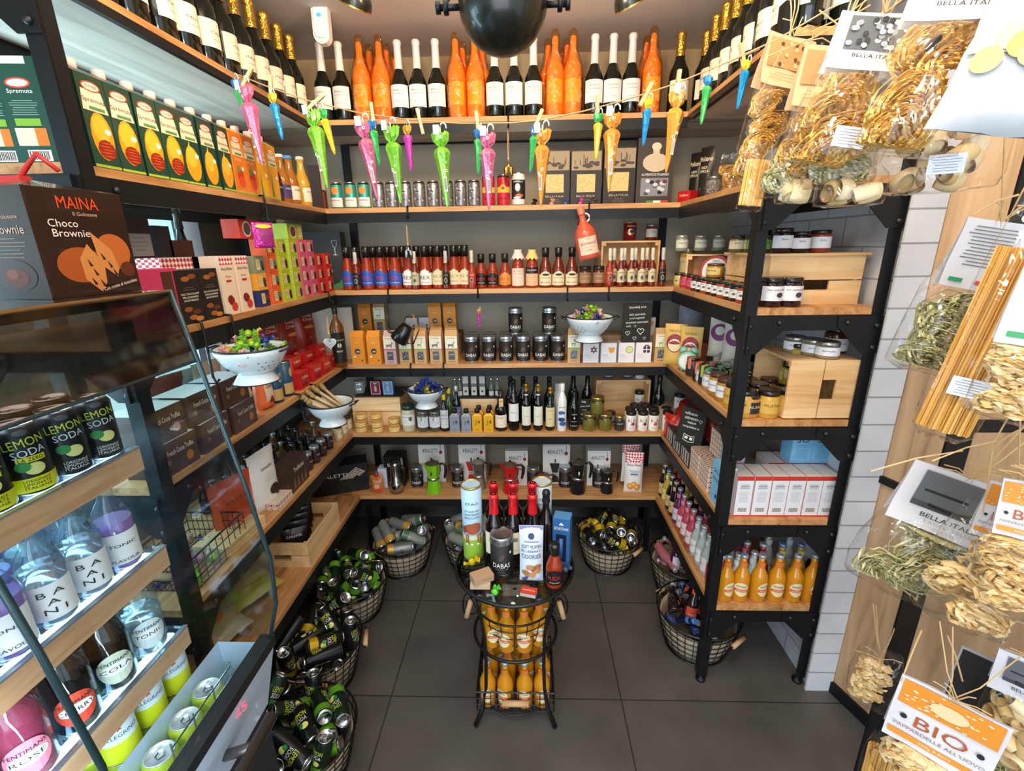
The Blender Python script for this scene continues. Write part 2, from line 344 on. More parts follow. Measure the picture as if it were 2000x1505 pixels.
# ---------------------------------------------------------------- the room
def tiles(name, c1, c2, mortar, w, h, off, mort, axes, r=.5, mottle=.25, bump=.3, shift=(0, 0), tint=None):
    def bd(nt, N, L, b):
        tc = N('ShaderNodeTexCoord'); sp = N('ShaderNodeSeparateXYZ'); L(tc.outputs['Object'], sp.inputs[0]); cb = N('ShaderNodeCombineXYZ')
        for i, a in enumerate(axes):
            ad = N('ShaderNodeMath'); L(sp.outputs['XYZ'.index(a)], ad.inputs[0]); ad.inputs[1].default_value = shift[i]; L(ad.outputs[0], cb.inputs[i])
        br = N('ShaderNodeTexBrick'); L(cb.outputs[0], br.inputs['Vector']); br.offset = off; br.inputs['Scale'].default_value = 1
        br.inputs['Brick Width'].default_value = w; br.inputs['Row Height'].default_value = h; br.inputs['Mortar Size'].default_value = mort
        br.inputs['Color1'].default_value = lin(c1); br.inputs['Color2'].default_value = lin(c2); br.inputs['Mortar'].default_value = lin(mortar)
        n = N('ShaderNodeTexNoise'); L(tc.outputs['Object'], n.inputs['Vector']); n.inputs['Scale'].default_value = 5; n.inputs['Detail'].default_value = 8
        mx = N('ShaderNodeMix'); mx.data_type = 'RGBA'; mx.blend_type = 'OVERLAY'; mx.inputs[0].default_value = mottle
        L(br.outputs['Color'], mx.inputs[6]); L(n.outputs['Fac'], mx.inputs[7]); L(mx.outputs[2], b.inputs['Base Color'])
        bp = N('ShaderNodeBump'); bp.inputs['Strength'].default_value = bump; bp.inputs['Distance'].default_value = .004; bp.invert = True
        L(br.outputs['Fac'], bp.inputs['Height']); L(bp.outputs[0], b.inputs['Normal'])
    return texmat(name, bd, r)
FLOORM = tiles('dark_floor_tile', '#55504d', '#4f4b49', '#2f2c2b', .915, .52, 0, .003, 'XY', .42, .5, shift=(.55+.915*2, .52*6-1.401))
WALLT = tiles('white_relief_tile', '#c9ced6', '#bdc2ca', '#8e9198', .22, .10, .5, .003, 'YZ', .45, .35)
WALLS = tiles('white_relief_tile_end', '#ccd0d8', '#c2c6ce', '#8e9198', .5, .095, 0, .003, 'XZ', .45, .35)
GREYP = M('#b3ab99', .85, bump=.05, bs=30); CEIL = M('#d8d0c6', .9, bump=.03, bs=20)
TANP = wood('tan_wall_panel', '#93805f', '#a8936f', '#b6a17c', 'z', plank=.3, grain=.4, length=4, contrast=.5)
g = G(); g.box(-1.8, 2.3, -2.2, 2.8, -.05, 0, FLOORM); struct('floor', g)
g = G(); g.box(-1.8, 2.3, -2.2, 2.8, 2.64, 2.70, CEIL); struct('ceiling', g)
g = G(); g.box(-1.8, 1.4, 2.71, 2.80, 0, 2.27, GREYP); g.box(-1.8, 1.4, 2.705, 2.80, 2.27, 2.64, TANP); struct('wall_back', g)
g = G(); g.box(-1.35, 1.12, 2.685, 2.71, 0, .085, M('#5d5c5a', .5)); struct('baseboard_back', g)
WX = -1.40
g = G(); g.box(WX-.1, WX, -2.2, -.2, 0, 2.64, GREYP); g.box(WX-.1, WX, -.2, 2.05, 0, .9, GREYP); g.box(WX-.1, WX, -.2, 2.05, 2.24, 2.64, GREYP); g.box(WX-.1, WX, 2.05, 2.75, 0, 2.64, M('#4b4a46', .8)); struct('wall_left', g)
fr = M('#8fb4cf', .45); g = G()
for y in (-.2, .62, 1.33, 1.92): g.box(WX-.07, WX-.02, y, y+.06, .9, 2.24, fr)
for z in (.9, 2.18): g.box(WX-.07, WX-.02, -.2, 2.05, z, z+.06, fr)
w = struct('window_1', g); g = G(); g.box(WX-.05, WX-.044, -.2, 2.0, .95, 2.2, PANE); link('pane', g.mesh('pane'), w)
g = G(); g.box(1.125, 1.20, 1.46, 2.75, 0, 2.64, WALLT); struct('wall_right', g)
g = G(); g.box(1.105, 1.205, 1.452, 1.46, 0, 2.64, WALLS); struct('trim_1', g)
KNOTW = wood('weathered_wall_plank', '#7c6048', '#b08f6c', '#caa883', 'z', plank=.13, grain=.5, length=5, r=.6)
a = Vector((1.203, 1.47, 0)); b_ = Vector((1.72, -.1, 0)); d_ = (b_-a); ang = math.atan2(d_.y, d_.x)
g = G(); g.box(0, d_.length, 0, .06, 0, 2.64, KNOTW); o = struct('wall_panelled', g); o.location = a; o.rotation_euler = (0, 0, ang)
g = G(); g.box(0, d_.length, -.012, 0, 0, .05, BLACK); g.box(0, d_.length, -.012, 0, .93, .955, BLACK); o = struct('trim_2', g); o.location = a; o.rotation_euler = (0, 0, ang)

# ---------------------------------------------------------------- shelving
def bolt(g, x, y, z, ax, r=.009):
    if ax == 'y': g.at(x, y, z, rx=PI/2)
    else: g.at(x, y, z, ry=PI/2 if ax == 'x' else -PI/2)
    g.lathe([(r, 0), (r*.95, .004), (r*.5, .008), (0.0001, .009)], M('#3a3b3d', .35, metal=.8), 10); g.at()
def board(x0, x1, y0, y1, z, ax, under):
    g = G(); g.box(x0, x1, y0, y1, z-.024, z, OAK[ax]); g.box(x0+.002, x1-.002, y0+.002, y1-.002, z-.028, z-.024, under); return g
def gusset(g, cx, cz, s, d, fixed, ax, t=.004):
    """Corner plate hanging below a rail: S leg length, D direction (+1/-1) away from the post."""
    if ax == 'y':
        pts = [(cx-.018*d, cz), (cx+s*d, cz), (cx+s*d, cz-.03), (cx+.03*d, cz-s), (cx-.018*d, cz-s)]
        g.prism(pts if d > 0 else pts[::-1], fixed-t, fixed, BLACK)
    else:
        pts = [(cx-.018*d, cz), (cx+s*d, cz), (cx+s*d, cz-.03), (cx+.03*d, cz-s), (cx-.018*d, cz-s)]
        n = 5; vs = [(fixed, p, q) for p, q in pts]+[(fixed+t, p, q) for p, q in pts]
        g.add(vs, [tuple(range(n)), tuple(reversed(range(n, 2*n)))]+[(i, i+n, (i+1) % n+n, (i+1) % n) for i in range(n)], BLACK)
def side_unit(side, label):
    x, y0 = (XL, YL) if side == 'L' else (XR, YR); s = -1 if side == 'L' else 1
    xo = x+s*DEP; y1 = YB-.006; r = link('shelving_unit', None); tag(r, label, 'shelving unit')
    lo, hi = min(x, xo), max(x, xo)
    for k, z in SH.items():
        link('shelf_board', board(lo, hi, y0, y1, z, 'y', LITOAK['y']).mesh('shelf_board'), r)
        g = G(); zt = z-.026
        g.box(*sorted((x, x-s*.004)), y0, y1, zt-(.045 if k > 1 else .016), zt+.006, BLACK)            # aisle rail
        g.box(*sorted((x, x+s*.03)), y0, y1, zt-.006, zt-.002, BLACK)
        g.box(lo, hi, y0-.004, y0, zt-.045, zt+.004, BLACK)                       # end rail
        g.box(*sorted((xo, xo-s*.004)), y0, y1, zt-.045, zt+.004, BLACK)
        link('rail', g.mesh('rail'), r)
        if z > .3:
            gl = .12
            def gp(): link('gusset_plate', g.mesh('gusset_plate'), r)
            g = G(); gusset(g, x, zt, gl, s, y0-.004, 'y')
            for (px, pz) in ((x, -.03), (x+s*.09, -.02), (x, -.10)): bolt(g, px, y0-.008, zt+pz, 'y')
            gp(); g = G(); gusset(g, xo, zt, gl, -s, y0-.004, 'y')
            for (px, pz) in ((xo, -.03), (xo-s*.09, -.02), (xo, -.10)): bolt(g, px, y0-.008, zt+pz, 'y')
            gp()
            if k == 1: continue
            g = G(); gusset(g, y0, zt, gl, 1, x-(.008 if s > 0 else -.004), 'x')
            for (py, pz) in ((.0, -.03), (.09, -.02), (0, -.10)): bolt(g, x-s*.008, y0+py, zt+pz, 'x' if s < 0 else 'X')
            gp()
    for px in (x, xo):
        for py in (y0, y1-.04):
            if py > 2 and px == x: continue
            g = G(); g.box(px-.018, px+.018, py-.003, py+.001, .03, 2.60 if side == 'L' else 2.33, BLACK); t = s if px == x else -s
            q = px-t*.018; g.box(*sorted((q, q+t*.004)), py, py+.034, .03, 2.60 if side == 'L' else 2.33, BLACK)
            p = link('post', g.mesh('post'), r)
            g = G(); g.at(px, py+.012, 0).lathe([(.02, 0), (.02, .01), (.008, .014), (.008, .03)], BLACK, 10); link('foot', g.mesh('foot'), p)
    return r
side_unit('L', 'black steel shelving unit with oak boards along the left wall beside the window')
side_unit('R', 'black steel shelving unit with oak boards against the white tiled right wall')
r = link('shelving_unit', None); tag(r, 'long shelving unit with oak boards across the back wall', 'shelving unit')
for k, z in SH.items():
    link('shelf_board', board(XL-DEP+.02, XR+DEP-.02, YB, 2.69, z, 'x', LITOAK['x']).mesh('shelf_board'), r)
    g = G(); zt = z-.026; g.box(XL, XR, YB-.004, YB, zt-.04, zt+.004, BLACK); g.box(XL, XR, YB, YB+.03, zt-.006, zt-.002, BLACK); g.box(XL, XR, 2.66, 2.664, zt-.012, zt+.004, BLACK)
    link('rail', g.mesh('rail'), r)
for u in (697, 1290):
    x = bx(u, 2.66, 1.6)
    g = G(); g.box(x-.018, x+.018, 2.664, 2.69, 0, 2.24, BLACK); link('post', g.mesh('post'), r)
for x in (XL+.02, XR-.02):
    g = G(); g.box(x-.012, x+.012, YB+.03, YB+.054, 0, SH[6]-.03, BLACK); link('post', g.mesh('post'), r)

# ---------------------------------------------------------------- ceiling lamps, detector
def dome(loc, rx, rz, R, label, inner=GOLD):
    r = link('spot_lamp', None); r.location = loc; r.rotation_euler = (rx, 0, rz); tag(r, label, 'lamp')
    BL = M('#12150f', .3, coat=.3)
    pr = [(0.001, 0)]+[(R*math.sin(a*PI/2/12), R*1.02-R*1.02*math.cos(a*PI/2/12)) for a in range(1, 13)]+[(R*1.01, R*1.1)]
    g = G(); g.lathe(pr, BL, 36, cap=False); link('shade', g.mesh('shade'), r)
    g = G(); g.lathe([(q[0]*.98, q[1]+.004) for q in pr], inner, 36, cap=False); link('reflector', g.mesh('reflector'), r)
    g = G(); g.ball(0, 0, R*.5, R*.3, R*.3, R*.35, M('#ffd9a0', .4, emit=6)); link('bulb', g.mesh('bulb'), r)
    return r
L0 = P(982, 8, y=.98); L0 = Vector((L0.x, .98, L0.z))
R0 = .079
lamp = dome(L0-R0*Vector((0, .57, .82)), -math.radians(35), 0, R0, 'large black dome lamp tilted towards the back shelves at top centre')
g = G(); g.at(0, 0, R0*.95)
arc = [((R0+.022)*math.cos(a*PI/10), 0, (R0+.03)*math.sin(a*PI/10)*.9) for a in range(11)]
g.tube(arc, .005, BLACK); g.tube([(0, 0, R0+.02), (0, -.02, .3)], .007, BLACK)
for s in (-1, 1): g.tube([(s*R0*.97, 0, 0), (s*(R0+.035), 0, 0)], .006, BLACK); g.tube([(s*(R0+.018), 0, 0), (s*(R0+.026), 0, 0)], .012, BLACK, 10); g.tube([(s*(R0+.032), 0, 0), (s*(R0+.04), 0, 0)], .010, BLACK, 10)
link('bracket', g.mesh('bracket'), lamp)
for u, n, rz in ((700, 'small dome lamp with gold inside at the ceiling left of centre', .9), (1222, 'small dome lamp with gold inside at the ceiling right of centre', -.9)):
    p = P(u, -30, z=2.50); dome((p.x, p.y, 2.50), math.radians(-150), rz, .05, n)
BLUE = M('#2f6bff', .3, emit=3); g = G(); g.at(0, 0, 0)
pos = P(629, 40, z=2.60); yy = 2.2; pp = P(629, 42, y=yy)
r = link('motion_detector', None); r.location = (pp.x, yy, pp.z); tag(r, 'white rounded motion detector with blue light on the ceiling above left shelves', 'detector')
w_ = M('#e8e4e0', .35)
g.at(rx=0).prism([(.034*math.cos(a)*1.0, (.05+.03*math.sin(a)) if a < PI else (-.05+.035*math.sin(a))) for a in [i*PI/8 for i in range(16)]], -.022, .012, w_); link('housing', g.mesh('housing'), r)
g = G(); g.prism([(.025*math.cos(a), (.035+.02*math.sin(a)) if a < PI else (-.045+.02*math.sin(a))) for a in [i*PI/8 for i in range(16)]], -.028, -.02, M('#dfe3f2', .15)); link('lens', g.mesh('lens'), r)
g = G(); g.disc(0, .012, .010, .007, BLUE, .0295); link('indicator_light', g.mesh('indicator_light'), r)
g = G(); g.tube([(0, .02, .06), (0, .03, 2.64-pp.z)], .012, w_); link('mount', g.mesh('mount'), r)

# ---------------------------------------------------------------- kinds of goods
def label_on(g, r, hgt, z0, arc, mat, nx=10):
    g.fn = wrap(r); g.panel(-arc, arc, z0, z0+hgt, mat, .0003, nx, 1); return g
def wine(h, r, glass, foil, paper, words_, neck=.3, foilh=.32, lab=(.26, .60), lh=None, shoulder=.66):
    """Bottle: body (glass), capsule, label."""
    k = h
    g = G(); g.lathe([(r*.9, 0), (r, .01), (r, k*(shoulder-.14)), (r*.93, k*(shoulder-.07)), (r*.66, k*shoulder), (r*neck*1.15, k*(shoulder+.09)), (r*neck, k*.8), (r*neck, k*.985), (r*neck*.8, k)], glass, 20)
    f = G(); z = k*(1-foilh); nr = r*neck
    f.lathe([(nr*1.3, z), (nr*1.2, z+.3*(k-z)), (nr*1.12, k*.93), (nr*1.3, k*.94), (nr*1.3, k*.975), (nr*1.05, k*.995), (.001, k+.001)], foil, 16, cap=False)
    l = G(); lh0, lh1 = lab; label_on(l, r, k*(lh1-lh0), k*lh0, r*1.15, paper)
    zc = k*(lh0+lh1)/2
    for i, w in enumerate(words_): l.text(w[0], 0, k*(lh1-lh0)*w[2]+k*lh0, w[1], w[3] if len(w) > 3 else INK, .0008, w[4] if len(w) > 4 else None)
    return [('body', g), ('capsule', f), ('label', l)]
WFOIL = M('#e7e3de', .35, metal=.1); CREAM = M('#efe3cd', .6); REDF = M('#c81a22', .3, coat=.3)
pros = wine(.315, .041, DGLASS, WFOIL, PAPER, [('PROSECCO', .005, .75, INK, .045), ('VALDOBBIADENE', .003, .6, INK, .05), ('EXTRA DRY', .003, .25, INK, .03)], .34, .36, (.15, .43), shoulder=.56)
PROS = Kind('wine_bottle', 'bottle', pros)
# the same bottle wrapped in crinkled orange cellophane
ORA = M('#ffb020', .22, coat=.5, bump=.9, bs=45, name='orange_cellophane')
ORG = film('orange_film', '#ffdc98', .10, .8, 25)
g = G(); rn = random.Random(3)
pr = [(.044, 0), (.047, .03), (.046, .15), (.040, .20), (.026, .25), (.019, .29), (.018, .325), (.012, .335)]
n = 24; vs = []
for (q, z) in pr:
    for i in range(n): a = 2*PI*i/n; rr = q*(1+.10*math.sin(a*5+z*20)*(.4+z)+rn.uniform(-.03, .03)); vs.append((rr*math.cos(a), rr*math.sin(a), z))
g.add(vs, [(j*n+i, j*n+(i+1) % n, (j+1)*n+(i+1) % n, (j+1)*n+i) for j in range(len(pr)-1) for i in range(n)]+[tuple((len(pr)-1)*n+i for i in range(n))], ORG, True)
bo = G(); bo.lathe([(.038, .004), (.041, .012), (.041, .17), (.036, .195), (.022, .225), (.014, .26), (.014, .30), (.011, .31)], M('#ffaa1c', .2, coat=.5, bump=.25, bs=30), 20)
lb = G(); label_on(lb, .0415, .09, .05, .036, M('#ffd23c', .4)); lb.text('PROSECCO', 0, .12, .004, M('#b05a10', .5), .001); lb.text('BRUT', 0, .10, .003, M('#b05a10', .5), .001)
OPROS = Kind('wine_bottle', 'bottle', [('body', bo, [('label', lb)]), ('wrapping', g)])
champ = wine(.315, .043, DGLASS, M('#d8ac4a', .28, metal=.9, bump=.6, bs=120), CREAM, [('ITALO', .008, .55, INK, .04), ('SPUMANTE', .003, .3, INK, .035)], .36, .30, (.16, .40), shoulder=.60)
CHAMP = Kind('wine_bottle', 'bottle', champ)
u = [640, 675, 786, 821, 857, 968, 1005, 1042, 1158, 1193, 1229]
rowb(1, u, PROS, 'white-necked dark prosecco bottle on top back shelf, {n} of its kind', 'white-necked prosecco bottles')
rowb(1, [714, 751, 895, 931, 1083, 1117, 1268], OPROS, 'bottle wrapped in orange cellophane at the front of top back shelf, {n} orange one', 'orange wrapped bottles')
rowb(1, [733, 766, 908, 945, 1070, 1106, 1255], OPROS, 'orange wrapped bottle in the second row of top back shelf, {n} of that row', 'orange wrapped bottles', dy=.145)
rowb(1, [725, 779, 1095], OPROS, 'orange wrapped bottle in the third row of top back shelf, {n} of that row', 'orange wrapped bottles', dy=.25)
rowb(1, [1320, 1368], CHAMP, 'green sparkling wine bottle with gold foil at right end of back top shelf, {n} one', 'gold-topped sparkling bottles')
ys = [YR+.03+.098*i for i in range(8)]
for j, dx in enumerate((.055, .165)):
    for i, y in enumerate(ys):
        CHAMP.put((XR+dx, y, SH[1]), 'gold-topped green wine bottle on the top right shelf, %s row, %s' % ('aisle' if j == 0 else 'rear', nth(i, len(ys), 'front')), 'gold-topped sparkling bottles', rz=-PI/2+random.uniform(-.3, .3))
ys = [YL+.04+.1*i for i in range(13)]
for j, dx in enumerate((.055, .165)):
    for i, y in enumerate(ys):
        CHAMP.put((XL-dx, y, SH[1]), 'gold-topped green wine bottle on the top left shelf, %s row, %s' % ('aisle' if j == 0 else 'rear', nth(i, len(ys), 'front')), 'gold-topped sparkling bottles', rz=PI/2+random.uniform(-.3, .3))

def can_parts(h, r, sleeve, deco=None, neck=None, top=SILVER):
    nk = neck or sleeve
    g = G(); g.lathe([(.001, .008, top), (r*.6, .006, top), (r*.72, .001, top), (r*.80, 0, top), (r*.98, h*.035, sleeve), (r, h*.06, sleeve), (r, h*.90, nk), (r*.84, h*.965, top)], sleeve, 20, cap=False)
    t = G(); t.lathe([(r*.84, h*.962), (r*.86, h*.985), (r*.83, h), (r*.79, h*.985), (r*.75, h*.965), (.001, h*.965)], top, 20, cap=False)
    t.tube([(-r*.25, 0, h*.975), (0, r*.18, h*.978), (r*.25, 0, h*.975), (r*.18, -r*.35, h*.978), (-r*.18, -r*.35, h*.978)], .0015, STEEL, 4, closed=True)
    l = G(); l.fn = wrap(r)
    if deco: deco(l, h, r)
    return [('body', g)]+([('label', l)] if deco else [])+[('lid', t)]
# beer and soda cans on the second shelf
def d_a(l, h, r):
    l.panel(-r*1.3, r*1.3, h*.07, h*.42, M('#e9e6df', .4), .0003, 10); l.disc(0, h*.68, r*.62, r*.62, M('#e58b3a', .4), .0005)
    l.text('NEW BEVERAGE', 0, h*.31, h*.06, INK, .0007, r*1.5); l.lines(-r*.6, r*.6, h*.22, 3, h*.05, INK, .0006)
CANA = Kind('drink_can', 'can', can_parts(bh(2, 672, 357), .0275, M('#2f9a92', .35, metal=.3), d_a, neck=M('#1d1d1f', .4)))
def d_b(l, h, r):
    rn = random.Random(4)
    for i in range(26): l.disc(rn.uniform(-1.2, 1.2)*r, rn.uniform(.12, .86)*h, r*rn.uniform(.08, .24), r*rn.uniform(.08, .22), M(rn.choice(['#cfcfd2', '#56565a', '#e4e4e6', '#2c2c30']), .3, metal=.6), .0004+i*.00003, 9)
CANB = Kind('drink_can', 'can', can_parts(bh(2, 794, 355), .0285, M('#8c8c92', .3, metal=.7), d_b, neck=M('#1d1d1f', .4)))
def d_c(l, h, r):
    l.panel(-r*1.4, r*1.4, h*.42, h*.60, M('#e9b53c', .4), .0003, 10); l.disc(0, h*.56, r*.5, r*.5, M('#e9b53c', .4), .0005); l.disc(0, h*.56, r*.25, r*.25, M('#c22030', .4), .0007)
    l.panel(-r*1.4, r*1.4, h*.12, h*.34, M('#bf2233', .4), .0003, 10); l.text('FIRST RATE', 0, h*.23, h*.09, M('#1d1416', .4), .0006, r*1.4)
CANC = Kind('drink_can', 'can', can_parts(bh(2, 965, 342), .030, M('#c02434', .35, metal=.2), d_c, neck=M('#1d1416', .4)))
def d_d(l, h, r):
    l.panel(-r*1.4, r*1.4, h*.2, h*.78, M('#1f2026', .4), .0003, 10); l.disc(-r*.1, h*.55, r*.38, r*.55, M('#e8e4da', .4), .0005); l.disc(r*.15, h*.30, r*.6, r*.25, M('#d8653a', .4), .0006); l.disc(-r*.2, h*.24, r*.6, r*.16, M('#eceae4', .4), .0007)
    l.text('UMBRELLA', 0, h*.72, h*.05, WHITE, .0006)
CAND = Kind('drink_can', 'can', can_parts(bh(2, 1013, 338), .031, M('#e8e4dc', .35, metal=.1), d_d))
rowb(2, [661, 688, 714], CANA, 'teal and white drink can with orange sun, {n} of three on second back shelf', 'teal cans', dy=.045)
rowb(2, [742, 768, 794, 821, 848, 875, 901, 927], CANB, 'silver and black patterned drink can, {n} in its row on second back shelf', 'patterned cans', dy=.045)
rowb(2, [955, 984], CANC, 'red can with yellow band and black neck, {n} of the pair on second back shelf', 'red cans', dy=.045)
rowb(2, [1013], CAND, 'white can with dark panel and orange wave on the second back shelf', None, dy=.045)

# ------- boxes
def carton(w, d, h, body, deco=None, side=None, top=None, decos=None, name='box', cat='box'):
    g = G(); g.box(-w/2, w/2, -d/2, d/2, 0, h, body)
    e = .0004
    if side: g.box(-w/2-e, w/2+e, -d/2+.002, d/2-.002, .001, h-.001, side)
    if top: g.box(-w/2+.001, w/2-.001, -d/2+.001, d/2-.001, h-.001, h+e, top)
    p = G(); p.at(0, -d/2, 0)
    if deco: deco(p, w, h)
    if decos:
        p.at(w/2, 0, 0, rz=PI/2); decos(p, d, h); p.at(-w/2, 0, 0, rz=-PI/2); decos(p, d, h)
    p.at()
    return Kind(name, cat, [('box_body', g)]+([('printed_front', p)] if p.v else []))
DARK = M('#26211f', .5); SEPIA = M('#8d7c66', .6)
def pasta_photo(p, w, h, seed):
    rn = random.Random(seed); p.panel(-w*.48, w*.48, h*.64, h*.98, M('#a08d73', .6), .0005)
    for i in range(9): p.disc(rn.uniform(-.38, .38)*w, h*rn.uniform(.68, .78), w*.09, h*.025, M('#4a3f35', .6), .0008+.00004*i, 8)
    for i in range(6): x = rn.uniform(-.4, .4)*w; p.panel(x, x+.02*w, h*.74, h*rn.uniform(.82, .93), M('#3d342c', .6), .001)
def d_pasta(seed, word='BELLA ITALIA'):
    def f(p, w, h):
        pasta_photo(p, w, h, seed); rn = random.Random(seed+5)
        p.panel(-w*.30, w*.30, h*.24, h*.57, M('#d8b878', .5), .0005)
        for i in range(90): p.disc(rn.uniform(-.28, .28)*w, rn.uniform(.25, .56)*h, w*.02, w*.012, M(rn.choice(['#b98f4f', '#edd6a0', '#c9a463']), .5), .0007+.000005*i, 6)
        p.text(word, 0, h*.17, h*.035, M('#c9b28c', .5), .0006, w*.62); p.lines(-w*.2, w*.2, h*.11, 3, h*.03, M('#a99676', .5), .0006)
    return f
hb = bh(2, 1140, 292, .06)
for i, (u0, u1, vt, sd) in enumerate(((1054, 1112, 293, 1), (1114, 1173, 293, 2), (1177, 1238, 287, 3))):
    y = YB+.09; xa, xb = bx(u0, y-.03, 1.9), bx(u1, y-.03, 1.9)
    carton(xb-xa, .05, bh(2, u0, vt, .06), DARK, d_pasta(sd), name='pasta_box').put(((xa+xb)/2, y, SH[2]), 'black pasta box with sepia landscape picture, %s of three on second back shelf' % ('leftmost', 'middle', 'rightmost')[i], 'black pasta boxes')
def d_aut(p, w, h):
    p.disc(0, h*.63, w*.36, h*.14, M('#c7b79f', .2, coat=.5), .0005); p.panel(-w*.09, w*.09, h*.72, h*.86, M('#c7b79f', .2), .0006); p.disc(0, h*.87, w*.13, h*.06, M('#d7c8ae', .2), .0007)
    p.panel(-w*.38, w*.38, h*.12, h*.40, M('#8d8a8f', .15, metal=.3), .0005); p.text('AUTENTICO ITALIANO', 0, h*.45, h*.035, WHITE, .0008, w*.74)
    for i, c in enumerate(('#3f8f4d', '#eeeeee', '#c23a2c')): p.panel((-.3+.2*i)*w+.1*w, (-.1+.2*i)*w+.1*w, h*.01, h*.05, M(c, .5), .0005)
    rn = random.Random(5)
    for i in range(14): p.disc(rn.uniform(-.3, .3)*w, rn.uniform(.16, .36)*h, w*.07, h*.03, M(rn.choice(['#4f4a50', '#c9c6cc', '#7b2a30', '#23252c']), .15), .0008+.00003*i, 7)
y = YB+.08; xa, xb = bx(1241, y-.03, 1.9), bx(1311, y-.03, 1.9)
carton(xb-xa, .05, bh(2, 1275, 268, .05), M('#3a312b', .5), d_aut).put(((xa+xb)/2, y, SH[2]), 'tall dark gift box with cutting-board shaped window at right end of second back shelf')
def candy_kind(col, c2=None, L=.02):
    m1 = M(col, .25, metal=.35, bump=.6, bs=150); m2 = M(c2 or col, .3, metal=.3, bump=.5, bs=120); g = G(); g.ball(0, 0, L*.55, L*.55, L*.5, L*.55, m1, 10, 7)
    w = G(); rn = random.Random(int(col[1:3], 16))
    for s in (-1, 1):
        n = 8; vs = [(s*L*.45, 0, L*.55)]
        for i in range(n+1): a = -1.2+2.4*i/n; vs.append((s*L*(.5+.75*math.cos(a)), L*.3*math.sin(i*2.2), L*.6+L*.7*math.sin(a)))
        w.add(vs, [(0, i, i+1) if s > 0 else (0, i+1, i) for i in range(1, n+1)], m2)
    return Kind('wrapped_candy', 'candy', [('candy_body', g), ('wrapper_ends', w)])
for u_, c, nm in ((1047, '#23201f', 'black'), (1082, '#d79a86', 'salmon pink'), (1110, '#4a5f9a', 'blue'), (1138, '#c552a8', 'magenta'), (1163, '#4a4a44', 'dark grey')):
    candy_kind(c, L=.021).put((bx(u_, YB+.025, SH[2]), YB+.025, SH[2]), nm+' wrapped candy at the edge of second back shelf by the pasta boxes', rot=Quaternion((0, 1, 0), -1.2))

# ------- sauces on the third shelf
CAPS = M('#17140f', .3, coat=.4); GOLDC = M('#c9a45c', .3, metal=.8)
SAUCE = M('#932f12', .10, coat=.6); SAUCED = M('#6d2413', .1, coat=.6)
def sauce(h, r, liquid, capm, lab, words_, stripes=True, lz=(.10, .44), caph=.26, arch=True, nr=.5):
    g = G(); g.lathe([(r*.95, 0), (r, .006), (r, h*.44), (r*.93, h*.52), (r*(nr+.05), h*.70), (r*nr, h*.76), (r*nr, h*.97)], liquid, 18)
    c = G(); c.lathe([(r*nr+.001, h*(1-caph)), (r*nr+.0015, h*(1-caph)), (r*nr+.003, h*.90), (r*nr+.003, h*.985), (r*nr*.9, h)], capm, 16)
    if stripes:
        c.fn = wrap(r*nr+.003)
        for i in range(4): z = h*(1-caph)+h*caph*(.18+.2*i); c.add([(-r*1.5, -.0005, z-.006), (r*1.5, -.0005, z+.004), (r*1.5, -.0005, z+.0055), (-r*1.5, -.0005, z-.0045)], [(0, 1, 2, 3)], GOLDC)
        c.fn = None
    l = G(); l.fn = wrap(r); l.panel(-r*1.35, r*1.35, h*lz[0], h*(lz[1]-.06 if arch else lz[1]), lab, .0003, 12)
    if arch: l.panel(-r*.7, r*.7, h*(lz[1]-.06), h*(lz[1]-.02), lab, .0003, 6); l.disc(0, h*(lz[1]-.02), r*.45, h*.035, lab, .0004)
    for t, s, z, m in words_: l.text(t, 0, h*z, s, m, .0008, r*1.6)
    return [('body', g), ('cap', c), ('label', l)]
REXR = M('#c2242e', .4); BLU = M('#2b56b4', .4); TAN = M('#e6d3ab', .5); BLKL = M('#1b1718', .4); ORL = M('#e38a34', .4)
h1 = bh(3, 721, 481, .055)
REXB = Kind('sauce_bottle', 'bottle', sauce(h1, .031, SAUCE, CAPS, BLU, [('REX', .017, .27, REXR), ('HOT SAUCE', .005, .16, WHITE)]))
REXW = Kind('sauce_bottle', 'bottle', sauce(h1, .031, SAUCE, CAPS, WHITE, [('REX', .017, .27, INK), ('ORIGINAL', .005, .16, REXR)]))
REXC = Kind('sauce_bottle', 'bottle', sauce(h1, .031, SAUCE, CAPS, TAN, [('REX', .014, .30, M('#7c9a4a', .5)), ('FRESH', .006, .18, REXR)]))
h2 = bh(3, 962, 495, .055)
REXK = Kind('sauce_bottle', 'bottle', sauce(h2, .0285, SAUCE, CAPS, BLKL, [('REX', .014, .27, REXR), ('SMOKED', .004, .16, TAN)]))
REXO = Kind('sauce_bottle', 'bottle', sauce(h2, .0285, SAUCE, CAPS, ORL, [('REX', .014, .27, M('#a8481a', .4)), ('MANGO', .004, .16, INK)]))
G3 = 'hot sauce bottles on the third back shelf'
rowb(3, [684, 721, 748, 775], REXB, 'red hot sauce bottle with blue label, {n}, front of third back shelf', G3, dy=.055)
rowb(3, [801, 833], REXW, 'red sauce bottle with white label and striped black cap, {n} of two on third back shelf', G3, dy=.055)
rowb(3, [858, 889, 910], REXC, 'red sauce bottle with cream floral label, {n} of three on third back shelf', G3, dy=.055)
rowb(3, [941, 963], REXK, 'shorter red sauce bottle with black label, {n} of two on third back shelf', G3, dy=.055)
rowb(3, [987], REXO, 'shorter red sauce bottle with orange label beside the cloth-capped bottles', G3, dy=.055)
rowb(3, [700, 735, 762, 790, 818, 845, 872, 900], REXB, 'striped black cap sauce bottle in the second row, {n}, third back shelf', G3, dy=.13)
h3 = bh(3, 700, 492, .02)
